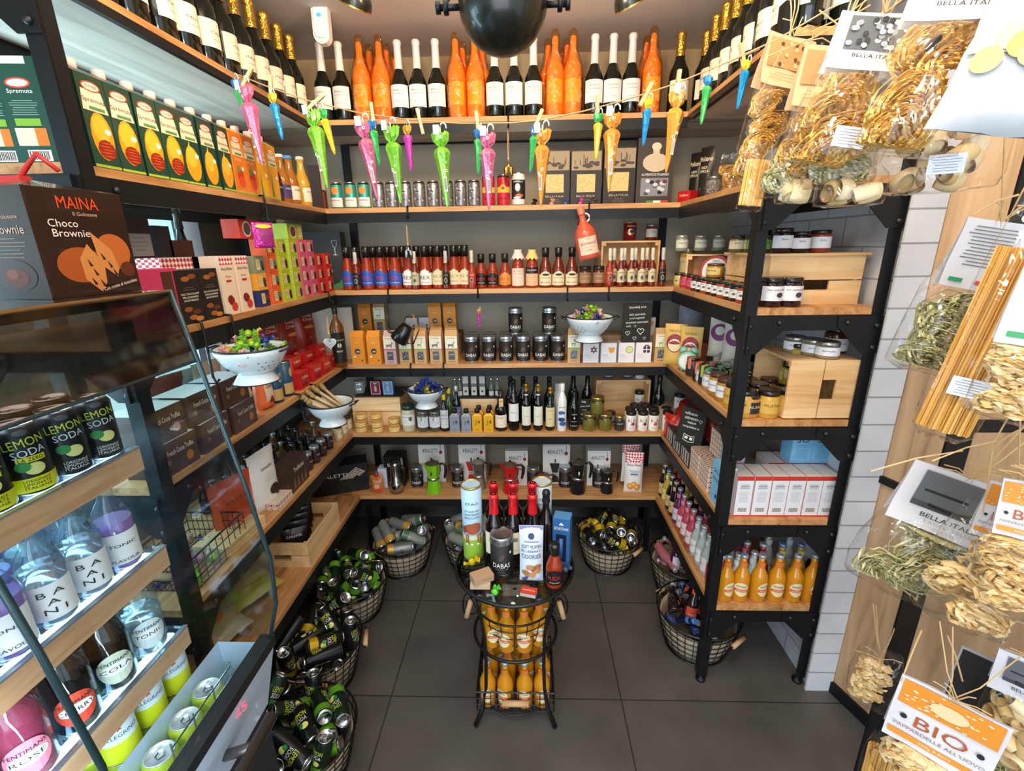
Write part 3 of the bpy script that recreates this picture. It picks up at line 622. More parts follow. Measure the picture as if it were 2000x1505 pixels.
def small_sauce(lab, w1, c1, liquid=SAUCED, neck='#cfc9b4'):
    g = G(); h = h3; r = .0185
    g.lathe([(r*.95, 0), (r, .004), (r, h*.50), (r*.9, h*.56), (r*.45, h*.66), (r*.4, h*.95)], liquid, 16)
    c = G(); c.lathe([(r*.46, h*.74), (r*.5, h*.75), (r*.5, h*.98), (r*.4, h)], M(neck, .35, coat=.3), 12); c.fn = wrap(r*.45); c.disc(0, h*.72, r*.45, h*.035, M(neck, .4), .002); c.fn = None
    l = G(); l.fn = wrap(r); l.panel(-r*1.3, r*1.3, h*.12, h*.42, lab, .0003, 10); l.disc(0, h*.42, r*.8, h*.05, lab, .0004)
    l.text(w1, 0, h*.37, .006, c1, .0008, r*1.3); l.disc(0, h*.24, r*.45, h*.07, M('#8e8f80', .5), .0007); l.disc(0, h*.24, r*.25, h*.04, M('#3a3835', .5), .0009)
    return Kind('sauce_bottle', 'bottle', [('body', g), ('neck_seal', c), ('label', l)])
SSK = small_sauce(BLKL, 'SAUCE', ORL, neck='#b9bdb9'); SSG = small_sauce(M('#b7b48c', .5), 'HABANERO', INK); SST = small_sauce(M('#cdbf98', .5), 'PEPPER', INK)
SSR = small_sauce(M('#b5382a', .5), 'REAPER', TAN, SAUCE)
for u, k, n in ((700, SSK, 'black'), (813, SSG, 'pale olive'), (873, SSK, 'black'), (923, SSR, 'red')):
    rowb(3, [u], k, 'slim pepper sauce bottle with %s label standing in front of the %s' % (n, {700: 'blue labels', 813: 'white labels', 873: 'cream labels', 923: 'last cream label'}[u]), 'slim pepper sauce bottles', dy=.018)
rowb(3, [1189], SSR, 'slim sauce bottle with red label right of the two brown jars', 'slim pepper sauce bottles', dy=.03)
rowb(3, [1211, 1231, 1251, 1271], SST, 'slim sauce bottle with tan label before the crate, {n} of four', 'slim pepper sauce bottles', dy=.03)
rowb(3, [1291], SSK, 'slim sauce bottle with dark label at right end of third back shelf', 'slim pepper sauce bottles', dy=.03)
rowb(3, [1197, 1217, 1238, 1260], SST, 'slim sauce bottle with black cap behind the tan labels, {n} of the rear four', 'slim pepper sauce bottles', dy=.09)
# cloth-capped passata bottles
CLOTH = M('#ecd7cf', .8)
def clothcap(g, r, z, mat):
    n = 20; vs = [(0, 0, z+.004)]+[(r*1.05*math.cos(2*PI*i/n), r*1.05*math.sin(2*PI*i/n), z) for i in range(n)]+[(r*(1.75+.25*(i % 2))*math.cos(2*PI*i/n), r*(1.75+.25*(i % 2))*math.sin(2*PI*i/n), z-.026-.01*(i % 2)) for i in range(n)]
    g.add(vs, [(0, 1+i, 1+(i+1) % n) for i in range(n)]+[(1+i, 1+n+i, 1+n+(i+1) % n, 1+(i+1) % n) for i in range(n)], mat)
for u, lc, capc, tx, nm in ((1012, '#e9cfb9', '#ecd2cc', 'SUGO', 'pink cloth cap and cream label'), (1039, '#e8b48a', '#e8c878', 'PASTA', 'yellow cloth cap and black-topped label')):
    h = bh(3, u, 487, .05); r = .030
    g = G(); g.lathe([(r*.95, 0), (r, .006), (r, h*.55), (r*.85, h*.68), (r*.58, h*.78), (r*.58, h*.95)], SAUCE, 18)
    c = G(); c.lathe([(r*.62, h*.88), (r*.62, h)], M(capc, .6), 16); clothcap(c, r*.6, h*.93, M(capc, .8))
    l = G(); l.fn = wrap(r); l.panel(-r*1.3, r*1.3, h*.06, h*.52, M(lc, .5), .0003, 10); l.text(tx, 0, h*.45, .008, REXR, .0008, r*1.4); l.text('ALLA SICILIA', 0, h*.38, .005, REXR, .0008, r*1.5); l.lines(-r*.8, r*.8, h*.28, 4, .009, INK, .0006)
    if u == 1039: l.panel(-r*1.3, r*1.3, h*.38, h*.54, BLKL, .0009, 10); l.text('DON MARINO', 0, h*.47, .006, WHITE, .0012, r*1.6)
    Kind('sauce_bottle', 'bottle', [('body', g), ('cap', c), ('label', l)]).put((bx(u, YB+.05, SH[3]), YB+.05, SH[3]), 'tomato sauce bottle with '+nm+' on third back shelf')
def bbq():
    p = sauce(bh(3, 1065, 483, .05), .030, SAUCED, CAPS, TAN, [('AUSTRALIAN', .005, .25, INK), ('BBQ SAUCE', .008, .13, INK)], stripes=False, lz=(.06, .40), caph=.24)
    l = p[2][1]; h = bh(3, 1065, 483, .05); l.disc(0, h*.33, .016, h*.03, M('#2a2a26', .5), .001, 12); l.disc(.012, h*.33, .007, h*.015, M('#2a2a26', .5), .001, 8); return Kind('sauce_bottle', 'bottle', p)
rowb(3, [1065, 1090, 1116], bbq(), 'brown barbecue sauce bottle with cream label, {n}, on third back shelf', 'barbecue sauce bottles')
def jar_parts(h, r, content, lid, lab=None, words_=(), lz=(.2, .7), lidh=.16, glass=True, lr=1.02, sq=0, arc=1.25, deco=None):
    z = h*(1-lidh); g = G()
    g.lathe([(r*.92, 0), (r, h*.04), (r, z*.88), (r*.93, z*.96), (r*.88, z)], content, 20, sq=sq)
    c = G(); c.lathe([(r*.92*lr, z*.985), (r*.95*lr, z), (r*.95*lr, h*.98), (r*.88*lr, h), (r*.8*lr, h*.99)], lid, 20)
    l = G()
    if lab:
        l.fn = wrap(r); l.panel(-r*arc, r*arc, h*lz[0], h*lz[1], lab, .0004, 10)
        for t, s, zz, m in words_: l.text(t, 0, h*zz, s, m, .0009, r*1.5)
        if deco: deco(l, h, r)
    return [('body', g), ('lid', c)]+([('label', l)] if lab else [])
JB = Kind('sauce_jar', 'jar', jar_parts(bh(3, 1142, 519, .05), .029, SAUCED, M('#23241f', .3, coat=.3), M('#a87b53', .5), [('CHILI', .007, .52, TAN), ('RELISH', .004, .3, TAN)]))
rowb(3, [1142, 1168], JB, 'brown chilli jar with dark lid, {n} of two under the hanging bottle', 'brown chilli jars')
# tins and jar on the small crate
g = G(); r = .032; hh = .085; g.lathe([(r, 0), (r, hh)], M('#8f1f25', .3, metal=.3), 20)
l = G(); l.fn = wrap(r); l.disc(0, .042, .018, .016, M('#c79a4a', .3, metal=.6), .0006); l.disc(.004, .045, .012, .009, M('#2a3a7c', .4), .0009); l.text('TOMATO', 0, .07, .007, TAN, .001)
t = G(); t.lathe([(r, hh-.001), (r*1.02, hh), (r*1.02, hh+.003), (r*.96, hh+.003), (r*.94, hh), (.001, hh)], GOLDC, 20, cap=False)
TIN = Kind('food_tin', 'tin', [('body', g), ('label', l), ('rim', t)])
# ------- crates
def crate(w, d, h, n=2, open_front=False, hole=False, label='', loc=(0, 0, 0), rz=0, holes='front', hi=None, t=.008, rot=None, gap=.004, slatm=PINE):
    """Wooden crate, open at the top (or at the front when standing on its side)."""
    r = link('wooden_crate', None); r.location = loc; r.rotation_euler = rot or (0, 0, rz); tag(r, label, 'crate')
    sh = (h-gap*(n-1))/n
    for i in range(n):
        z0 = i*(sh+gap); g = G()
        for nm, (x0, x1, y0, y1) in (('front_slat', (-w/2, w/2, -d/2, -d/2+t)), ('back_slat', (-w/2, w/2, d/2-t, d/2))):
            g = G()
            if holes == 'front' and nm == 'front_slat' and hole and i == (n-1 if hi is None else hi):
                a = w*.16; g.box(x0, -a, y0, y1, z0, z0+sh, slatm); g.box(a, x1, y0, y1, z0, z0+sh, slatm); g.box(-a, a, y0, y1, z0, z0+sh*.62, slatm)
            else: g.box(x0, x1, y0, y1, z0, z0+sh, slatm)
            link('side_board', g.mesh('side_board'), r)
        for s in (-1, 1):
            g = G(); xx = sorted((s*w/2, s*(w/2-t)))
            if hole and holes == 'side' and i == 0 and n > 1:
                a = d*.17; g.box(*xx, -d/2+t, -a, z0, z0+sh, slatm); g.box(*xx, a, d/2-t, z0, z0+sh, slatm); g.box(*xx, -a, a, z0, z0+sh*.6, slatm)
            else: g.box(*xx, -d/2+t, d/2-t, z0, z0+sh, slatm)
            link('end_board', g.mesh('end_board'), r)
    g = G(); g.box(-w/2+t, w/2-t, -d/2+t, d/2-t, 0, t*.7, slatm)
    for sx in (-1, 1):
        for sy_ in (-1, 1): x = sx*(w/2-t-.008); y = sy_*(d/2-t-.008); g.box(x-.008, x+.008, y-.008, y+.008, t*.7, h-.004, slatm)
    link('crate_bottom', g.mesh('crate_bottom'), r)
    return r
# third shelf, right: crate on its side with tins on top
def crate_between(k, u0, u1, vtop, d, label, dy=.1, z=0, **kw):
    """Crate standing on its side on a back shelf: opening to the room."""
    y = YB+dy; zz = SH[k]+z; xa, xb = bx(u0, y, zz), bx(u1, y, zz); h = hz((xa+xb)/2, y, vtop, zz)
    r = crate(xb-xa, h, d, 2, label=label, loc=((xa+xb)/2, y+d, zz+h/2), rot=(PI/2, 0, 0), **kw); return (xa+xb)/2, y, zz+h, xb-xa
cx, cy, cz, cw = crate_between(3, 1172, 1284, 470, .17, 'pine crate on its side behind the tan-labelled sauces on third back shelf', dy=.13)
TIN.put((bx(1229, cy+.05, cz), cy+.05, cz), 'tall red and gold tin standing on the pine crate, third back shelf')
Kind('preserve_jar', 'jar', jar_parts(.08, .029, M('#7c2320', .15, coat=.4), M('#8c8780', .3, metal=.6), M('#cfc9bb', .5), [('JAM', .007, .5, INK)])).put((bx(1271, cy+.05, cz), cy+.05, cz), 'dark red jam jar with pale label standing on the pine crate beside the red tin')
TAGR = M('#e8e3dc', .5)
# ------- fourth shelf
ORB = M('#dd8f2e', .55); KRAFT = M('#c9a06c', .6)
def d_happy(p, w, h):
    p.text('feeling', 0, h*.86, h*.035, M('#f1cf96', .5), .0006); p.text('happy', 0, h*.77, h*.06, M('#f4d9a8', .5), .0006); p.disc(0, h*.46, w*.22, w*.22, M('#4c4a48', .2), .0005); p.disc(w*.03, h*.45, w*.14, w*.06, M('#b9b4ab', .3), .0008)
    p.disc(-w*.25, h*.27, w*.09, w*.09, M('#efd9ae', .5), .0005); p.disc(w*.3, h*.13, w*.06, w*.06, INK, .0006)
def d_tea(col, animal):
    def f(p, w, h):
        p.panel(-w*.49, w*.49, h*.54, h*.97, M('#ece3cf', .5), .0005); p.panel(-w*.49, w*.49, h*.49, h*.54, M(col, .5), .0007)
        p.text('teapigs.', 0, h*.90, h*.055, M('#3b3433', .5), .0008, w*.7); p.text('teapigs.', 0, h*.07, h*.05, M('#3b3433', .5), .0008, w*.55)
        p.panel(-w*.26, w*.26, h*.14, h*.44, M('#5a6067', .12, coat=.4), .0006); rn = random.Random(len(animal)+int(w*1e4))
        for i in range(9): a = rn.uniform(0, 3); x, z = rn.uniform(-.2, .2)*w, rn.uniform(.18, .4)*h; p.add([(x, -.0009-i*.00003, z), (x+w*.12*math.cos(a), -.0009-i*.00003, z+w*.12*math.sin(a)), (x+w*.05, -.0009-i*.00003, z+w*.10)], [(0, 1, 2)], M(rn.choice(['#aab4c0', '#c9d2dc', '#2c3136', col]), .2))
        am = M(col if animal == 'deer' else '#7d7b7a', .5)
        if animal == 'deer':
            p.poly([(-w*.22, h*.70), (w*.10, h*.70), (w*.12, h*.78), (w*.20, h*.80), (w*.14, h*.73), (w*.10, h*.66), (-w*.22, h*.65)], am, .0009)
            for x in (-.2, -.14, .03, .08): p.panel(w*x, w*(x+.03), h*.57, h*.67, am, .0009)
            for x in (.08, .14): p.add([(w*x, -.0009, h*.79), (w*(x+.02), -.0009, h*.79), (w*(x*2-.03), -.0009, h*.86)], [(0, 1, 2)], am)
        else:
            p.poly([(-w*.30, h*.69), (w*.14, h*.70), (w*.18, h*.78), (w*.30, h*.77), (w*.20, h*.70), (w*.16, h*.62), (-w*.28, h*.62)], am, .0009)
            for x in (-.28, -.22, .08, .13): p.panel(w*x, w*(x+.04), h*.575, h*.64, am, .0009)
    return f
def gable(w, d, h, body, deco, name='tea_box', label_col=None):
    g = G(); hh = h*.97
    vs = [(-w/2, -d/2, 0), (w/2, -d/2, 0), (w/2, d/2, 0), (-w/2, d/2, 0), (-w/2*1.0, -d/2, hh*.86), (w/2*1.0, -d/2, hh*.86), (w/2, d/2, hh*.86), (-w/2, d/2, hh*.86), (-w*.46, -d*.1, h), (w*.46, -d*.1, h), (w*.46, d*.1, h), (-w*.46, d*.1, h)]
    g.add(vs, [(0, 3, 2, 1), (0, 1, 5, 4), (1, 2, 6, 5), (2, 3, 7, 6), (3, 0, 4, 7), (4, 5, 9, 8), (5, 6, 10, 9), (6, 7, 11, 10), (7, 4, 8, 11), (8, 9, 10, 11)], body)
    p = G(); p.at(0, -d/2, 0); deco(p, w, h*.86); p.at()
    return Kind(name, 'box', [('box_body', g), ('printed_front', p)])
hh = bh(4, 735, 645, .03); wt = .064
HAPPY = gable(wt*1.08, .05, hh, ORB, d_happy); DEER = gable(wt*.98, .05, hh, KRAFT, d_tea('#7dab4e', 'deer')); DACH = gable(wt*.98, .05, hh, KRAFT, d_tea('#8b8987', 'dog')); PINKT = gable(wt*.98, .05, hh, M('#cfaba4', .5), d_tea('#c05a72', 'dog'))
G4 = 'tea boxes on the fourth back shelf'
rowb(4, [705, 736], HAPPY, 'orange tea box with round window, {n} of two at left of fourth back shelf', G4, dy=.03)
rowb(4, [767], PINKT, 'pink-banded tea box partly behind the hanging watering can spout', G4, dy=.03)
rowb(4, [796, 825], DEER, 'kraft tea box with green deer, {n} of two left of the grey dog boxes', G4, dy=.03)
rowb(4, [855, 885], DACH, 'kraft tea box with grey dachshund, {n} of two beside the black coffee tins', G4, dy=.03)
rowb(4, [1120], DEER, 'green deer tea box between the black tins and the white fruit boxes', G4, dy=.03)
rowb(4, [1287], DEER, 'green deer tea box at right end of fourth back shelf', G4, dy=.03)
for dy in (.085, .14):
    rowb(4, [800, 826, 856, 884], DEER, 'kraft tea box behind the front deer and dog boxes, {n}, '+('second row' if dy < .1 else 'third row'), G4, dy=dy)
zb = .105; g = G()
# upper tier stands on a long low box
for (u0, u1, nm) in ((702, 768, 'left'), (792, 900, 'middle'), (1104, 1292, 'right')):
    y = YB+.28; xa, xb = bx(u0, y-.06, SH[4]+.1), bx(u1, y-.06, SH[4]+.1)
    if nm == 'right': hgt = .10
    else: hgt = .12
    carton(xb-xa, .12, hgt, M('#7a5a3c', .7) if nm != 'right' else M('#b99672', .6), name='storage_box').put(((xa+xb)/2, y, SH[4]), 'low brown storage box behind the front row, at %s of the fourth back shelf' % nm)
hu = .12
rowb(4, [718], HAPPY, 'orange tea box raised at the back above the left orange pair', G4, dy=.255, z=hu)
rowb(4, [852, 881], HAPPY, 'raised orange tea box at the back of fourth shelf, {n} of two above the dogs', G4, dy=.255, z=hu)
rowb(4, [746], DEER, 'green deer tea box at the back behind the watering can handle', G4, dy=.255, z=hu)
def d_cups(p, w, h):
    for x, z, s in ((-.2, .3, .12), (.18, .3, .14), (.2, .5, .08)): p.disc(w*x, h*z, w*s, h*.07, M('#2b3350', .5), .0006)
    p.tube([(-w*.1, -.001, h*.55), (-w*.25, -.001, h*.6), (-w*.2, -.001, h*.7)], .001, INK, 4); p.lines(-w*.3, w*.3, h*.15, 2, h*.05, INK, .0006)
GREYB = carton(.062, .06, .085, M('#c7c9d2', .5), d_cups)
rowb(4, [808], GREYB, 'pale grey box with dark cup drawings at back of fourth shelf', None, dy=.255, z=hu); rowb(4, [833], GREYB, 'pale grey box half hidden left of the raised orange boxes', None, dy=.27, z=hu)
# black coffee tins
def dabas(h, r):
    bl = M('#151213', .55)
    g = G(); g.lathe([(r*.97, 0, SILVER), (r, .004, SILVER), (r, h*.07, bl), (r, h*.80, SILVER)], bl, 24)
    c = G(); c.lathe([(r*.97, h*.79), (r*1.0, h*.80), (r*1.03, h*.825), (r*1.0, h*.85), (r*1.03, h*.88), (r*1.03, h*.98), (r*.98, h), (r*.93, h*.99), (.001, h*.99)], M('#b4b9bc', .25, metal=.9), 24)
    l = G(); l.fn = wrap(r); l.text('DABAS', 0, h*.30, h*.12, WHITE, .0006, r*1.55); l.disc(r*.05, h*.52, r*.22, h*.07, M('#57473c', .5), .0005, 9); l.disc(-r*.12, h*.47, r*.12, h*.05, M('#57473c', .5), .0006, 7); l.poly([(-r*.1, h*.5), (r*.2, h*.6), (r*.28, h*.55), (r*.05, h*.44)], M('#6b5a4c', .5), .0007)
    l.text('FRESH ROASTED COFFEE', 0, h*.20, h*.025, M('#9a948f', .5), .0006, r*1.2); l.lines(-r*.4, r*.4, h*.15, 2, h*.03, M('#7f7a76', .5), .0006); l.disc(r*.85, h*.62, r*.09, h*.035, WHITE, .0006, 8)
    return Kind('coffee_tin', 'tin', [('body', g), ('lid', c), ('label', l)])
hd = bh(4, 955, 655, .05); DAB = dabas(hd, .036)
G5 = 'black coffee tins on the fourth back shelf'
rowb(4, [922, 956, 989, 1022, 1056, 1089], DAB, 'black coffee tin with silver lid, {n} in the front row of the tin pyramid', G5)
rowb(4, [925, 957, 989, 1021, 1053, 1085], DAB, 'black coffee tin in the second row of the pyramid, {n}', G5, dy=.128)
rowb(4, [1007, 1072], DAB, 'black coffee tin standing on top of the tin rows, {n} of two', G5, dy=.09, z=hd+.0005)
def d_fk(kind):
    def f(p, w, h):
        p.panel(-w*.49, w*.49, h*.0+.001, h*.99, M('#e7e2e3', .5), .0004); x, z = w*.18, h*.66
        if kind == 'star':
            p.poly([(x+(.27 if i % 2 == 0 else .14)*w*math.cos(PI/2+i*PI/6), z+(.27 if i % 2 == 0 else .14)*w*math.sin(PI/2+i*PI/6)) for i in range(12)], M('#54242c', .5), .0006); p.poly([(x+(.13 if i % 2 == 0 else .04)*w*math.cos(PI/2+i*PI/6), z+(.13 if i % 2 == 0 else .04)*w*math.sin(PI/2+i*PI/6)) for i in range(12)], M('#ead9d4', .5), .0008)
        if kind == 'cup': p.poly([(x-.22*w, z+.15*w), (x+.22*w, z+.15*w), (x+.13*w, z-.2*w), (x-.12*w, z-.2*w)], M('#e29a44', .5), .0006)
        if kind == 'lime':
            p.disc(x, z, .25*w, .25*w, M('#a9b964', .5), .0006); p.disc(x, z, .19*w, .19*w, M('#dfe2b0', .5), .0007)
            for i in range(5): a = i*PI/2.5; p.poly([(x, z), (x+.17*w*math.cos(a-.25), z+.17*w*math.sin(a-.25)), (x+.17*w*math.cos(a+.25), z+.17*w*math.sin(a+.25))], M('#b8c673', .5), .0009)
        if kind == 'gift':
            for i in (-1, 1):
                for j in (-1, 1): p.panel(x+.12*w*i-.09*w, x+.12*w*i+.09*w, z+.12*w*j-.09*w, z+.12*w*j+.09*w, M('#4a2439', .5), .0006)
            p.disc(x-.07*w, z+.27*w, .07*w, .05*w, M('#7d3a5c', .5), .0006); p.disc(x+.07*w, z+.27*w, .07*w, .05*w, M('#7d3a5c', .5), .0006)
        p.text('Fusum', -w*.22, h*.40, h*.07, M('#8a8284', .5), .0006); p.lines(-w*.38, w*.1, h*.30, 2, h*.05, M('#a9a2a4', .5), .0006)
    return f
hf = bh(4, 1150, 668, .03)
for u, kd, nm in ((1152, 'star', 'dark red star'), (1186, 'cup', 'orange cup'), (1220, 'lime', 'green lime slice'), (1253, 'gift', 'dark purple gift pattern')):
    carton(.078, .06, hf, M('#e7e2e3', .5), d_fk(kd), top=M('#cdbfb2', .5), name='tea_box').put((bx(u, YB+.035, SH[4]), YB+.035, SH[4]), 'white tea box with %s, front row of fourth back shelf' % nm, 'white tea boxes with fruit pictures')
for u, kd, nm in ((1125, 'star', 'star'), (1262, 'cup', 'orange cup')):
    carton(.078, .06, hf*.95, M('#b9a68f', .5), d_fk(kd), name='tea_box').put((bx(u, YB+.25, SH[4]+.10), YB+.25, SH[4]+.10), 'tan and white tea box with %s, raised at the back behind the %s' % (nm, 'colander' if kd == 'star' else 'chalk sign'), 'white tea boxes with fruit pictures')
# chalk signs
CHALK = M('#242321', .75, bump=.1); CH = M('#f0efe8', .7); FRM = M('#2b2724', .6)
def heart(p, x, z, s, mat, off): p.tube([(x+s*.9*math.sin(a)**3, -off, z+s*.06*(13*math.cos(a)-5*math.cos(2*a)-2*math.cos(3*a)-math.cos(4*a))) for a in [i*2*PI/22 for i in range(22)]], s*.09, mat, 4, closed=True)
def sign(w, h, lines_, label, loc, rz=0, tilt=0, hearts=(), ty=0, book=None):
    r = link('chalkboard_sign', None); r.location = loc; r.rotation_euler = (tilt, ty, rz); tag(r, label, 'sign')
    g = G(); g.box(-w/2, w/2, -.004, .004, 0, h, CHALK); link('board', g.mesh('board'), r)
    p = G()
    for t, z, s, x in lines_: p.text(t, x*w, z*h, s*h, CH, .0048, tilt=.05)
    for x, z, s in hearts: heart(p, x*w, z*h, s*h, CH, .0048)
    if book:
        x, z, s = book[0]*w, book[1]*h, book[2]*h
        for sg in (-1, 1): p.tube([(x, -.0048, z-s), (x+sg*s*1.6, -.0048, z-s*.7), (x+sg*s*1.6, -.0048, z+s*.9), (x, -.0048, z+s*.6)], s*.09, CH, 4); p.panel(*sorted((x+sg*s*.3, x+sg*s*1.2)), z-s*.3, z+s*.4, CH, .0048)
    link('chalk_writing', p.mesh('chalk_writing'), r)
    return r
y = YB+.018; za = SH[4]+.105; xs = bx(1241, y, za)
hs = hz(xs, y, 590, za); xa = bx(1214, y, za+hs/2); xb = bx(1270, y, za+hs/2)
sign(xb-xa, hs, [('Gondolj arra', .90, .075, 0), ('akit szeretsz', .73, .055, 0), ('es mi segitunk', .63, .06, 0), ('oromet szerezni', .53, .055, 0), ('neki', .43, .05, -.28)], 'black chalkboard sign with Hungarian writing and hearts on fourth back shelf', (xs, y-.0, za-.005), hearts=((-.3, .25, .06), (.15, .30, .09), (-.05, .12, .05), (.3, .12, .04), (-.05, .43, .03)))

# ------- fifth shelf
cx, cy, cz, cw = 0, 0, 0, 0
def low_crate(k, u0, u1, vtop, d, n, label, dy=.12, **kw):
    y = YB+dy; zz = SH[k]; xa, xb = bx(u0, y, zz), bx(u1, y, zz); h = hz((xa+xb)/2, y, vtop, zz)
    crate(xb-xa, d, h, n, label=label, loc=((xa+xb)/2, y+d/2, zz), **kw); return y, zz+h
cy, cz = low_crate(5, 692, 785, 776, .2, 2, 'pine crate behind the cheese rounds at left of fifth back shelf')
PLANK = []
def lidboard(u0, u1, y, z, d, label, m=None):
    xa, xb = bx(u0, y, z), bx(u1, y, z); g = G(); g.box(-(xb-xa)/2, (xb-xa)/2, 0, d, 0, .006, m or M('#3b322b', .6)); tag(link('display_board', g.mesh('display_board')), label, 'board').location = ((xa+xb)/2, y, z); return z+.006
cz2 = lidboard(694, 784, cy+.004, cz, .19, 'dark board lying on the left pine crate of fifth back shelf')
def d_card(c):
    def f(p, w, h): p.panel(-w*.47, w*.47, h*.03, h*.97, M('#e3e0da', .4), .0004); p.panel(-w*.42, w*.42, h*.07, h*.93, M(c, .4), .0006); p.disc(0, h*.45, w*.14, h*.25, M('#c9b8a6', .5), .0008); p.disc(0, h*.82, w*.2, h*.05, M('#e0c987', .5), .0009)
    return f
for u, c, nm in ((736, '#8c2341', 'dark red'), (760, '#5f9bd2', 'light blue')):
    carton(.056, .03, .078, M(c, .4), d_card(c), name='card_box').put((bx(u, cy+.05, cz2), cy+.05, cz2), 'small upright %s picture box on the left crate, fifth back shelf' % nm)
g = G(); g.lathe([(.014, 0), (.028, .004), (.031, .045), (.029, .045), (.024, .006)], M('#c9cfd2', .06, metal=.4), 18, cap=False)
GB = Kind('glass_bowl', 'bowl', [('bowl_body', g)])
for i in range(2): GB.put((bx(704, cy+.07, cz2), cy+.07, cz2+.03*i), ('upper' if i else 'lower')+' one of two stacked cut-glass bowls on the left crate, fifth back shelf')
CH1 = M('#e2bd72', .45, bump=.5, bs=60)
def cheese(): g = G(); g.lathe([(.028, 0), (.031, .003), (.031, .022), (.029, .026)], CH1, 20); t = G(); t.lathe([(.030, .0255), (.027, .0275), (.024, .026), (.001, .026)], M('#c98f4e', .5, bump=.4, bs=80), 20, cap=False); t.lathe([(.0312, .004), (.0312, .008)], M('#f3dfa6', .4), 20, cap=False); return Kind('cheese_round', 'cheese', [('wheel', g), ('top_paper', t)])
CHE = cheese()
for i, (u, dy, lv) in enumerate(((706, .035, 0), (706, .035, 1), (738, .035, 0), (738, .035, 1), (708, .085, 0), (708, .085, 1), (708, .085, 2), (737, .088, 0), (737, .088, 1), (737, .088, 2), (771, .04, 0), (771, .09, 0), (771, .09, 1))):
    CHE.put((bx(u, YB+dy, SH[5]), YB+dy, SH[5]+.0285*lv), 'small golden cheese round, %s column, %s row, %s' % ({'706': 'left', '708': 'left', '738': 'middle', '737': 'middle', '771': 'right'}[str(u)], 'front' if dy < .06 else 'back', ('bottom', 'second', 'top')[lv]), 'golden cheese rounds', sc=1)
def d_bianca(l, h, r): l.disc(r*.5, h*.5, r*.25, h*.08, M('#6d5d49', .5), .0007, 9); l.lines(-r*.9, r*.2, h*.42, 3, h*.05, INK, .0006)
Kind('preserve_jar', 'jar', jar_parts(bh(5, 800, 789, .05), .036, M('#c9c3a4', .15, coat=.4), M('#1c3a32', .3), M('#e9e7e0', .5), [('bianca', .010, .58, M('#24477c', .5))], lz=(.25, .66), deco=d_bianca)).put((bx(800, YB+.05, SH[5]), YB+.05, SH[5]), 'large jar with dark green lid and white label, fifth back shelf')
def d_leaf(l, h, r): l.disc(0, h*.62, r*.22, h*.08, INK, .0008, 9); l.disc(r*.07, h*.62, r*.14, h*.06, M('#eceae4', .5), .001, 9); l.lines(-r*.7, r*.7, h*.36, 2, h*.07, INK, .0007)
JL = Kind('preserve_jar', 'jar', jar_parts(bh(5, 828, 801, .045), .0305, M('#55543a', .15, coat=.4), M('#7c8078', .3, metal=.6), M('#e4e5e6', .5), [('Tapenade', .006, .46, INK)], lz=(.22, .74), deco=d_leaf))
rowb(5, [828, 851], JL, 'small dark jar with pale label and leaf mark, {n} of two, fifth back shelf', 'leaf-mark jars', dy=.045)
def oil(h, r, glass, capc, labm, words_, caph=.14, lz=(.12, .5), sq=0, nr=.38, shoulder=.62, capr=None, deco=None):
    g = G(); g.lathe([(r*.94, 0), (r, .005), (r, h*(shoulder-.06)), (r*.85, h*shoulder), (r*nr, h*(shoulder+.12)), (r*nr, h*.97)], glass, 20, sq=sq)
    c = G(); q = capr or r*nr; c.lathe([(q*1.15, h*(1-caph)), (q*1.2, h*(1-caph)+.002), (q*1.2, h*.99), (q, h)], capc, 14)
    l = G(); l.fn = wrap(r)
    if labm: l.panel(-r*1.1, r*1.1, h*lz[0], h*lz[1], labm, .0004, 10)
    for t, s, zz, m in words_: l.text(t, 0, h*zz, s, m, .0009, r*1.5)
    if deco: deco(l, h, r)
    return Kind('oil_bottle', 'bottle', [('body', g), ('cap', c)]+([('label', l)] if l.v else []))
YLC = M('#e6cf2e', .4); GOLD2 = M('#b98a2d', .3, metal=.7)
oil(bh(5, 870, 770, .04), .023, DGLASS, YLC, M('#cfd4d6', .5), [('ARO', .009, .46, INK), ('OLIO', .006, .36, INK)], lz=(.1, .6)).put((bx(870, YB+.04, SH[5]), YB+.04, SH[5]), 'slim dark oil bottle with yellow cap and pale label under the candy colander')
oil(bh(5, 880, 757, .11), .023, M('#3a4d1f', .1, coat=.4), YLC, None, []).put((bx(880, YB+.11, SH[5]), YB+.11, SH[5]), 'green oil bottle with yellow cap behind the slim dark one')
oil(bh(5, 891, 752, .11), .026, DGLASS, M('#c9ccd0', .3, metal=.6), M('#5577a8', .5), [('ACETO', .007, .4, WHITE)]).put((bx(894, YB+.11, SH[5]), YB+.11, SH[5]), 'dark bottle with silver cap and blue neck behind the square grey bottles')
def squareb(c, words_, tc):
    h = bh(5, 900, 797, .04); w = .052; g = G(); m_ = M(c, .35, coat=.2)
    g.box(-w/2, w/2, -.02, .02, 0, h*.70, m_); g.add([(-w/2, -.02, h*.70), (w/2, -.02, h*.70), (w/2, .02, h*.70), (-w/2, .02, h*.70), (-.012, -.012, h*.82), (.012, -.012, h*.82), (.012, .012, h*.82), (-.012, .012, h*.82)], [(0, 1, 5, 4), (1, 2, 6, 5), (2, 3, 7, 6), (3, 0, 4, 7), (4, 5, 6, 7)], m_)
    c_ = G(); c_.lathe([(.011, h*.80), (.0135, h*.82), (.0135, h*.99), (.012, h)], M('#191513', .4), 14)
    p = G(); p.at(0, -.02, 0); p.text(words_, -w*.12, h*.42, h*.09, tc, .0005, w*.5, tilt=PI/2); p.lines(-w*.3, w*.3, h*.14, 3, h*.035, tc, .0005); p.disc(w*.2, h*.45, w*.12, h*.08, tc, .0005, 8); p.at()
    return Kind('square_bottle', 'bottle', [('body', g), ('cap', c_), ('printed_front', p)])
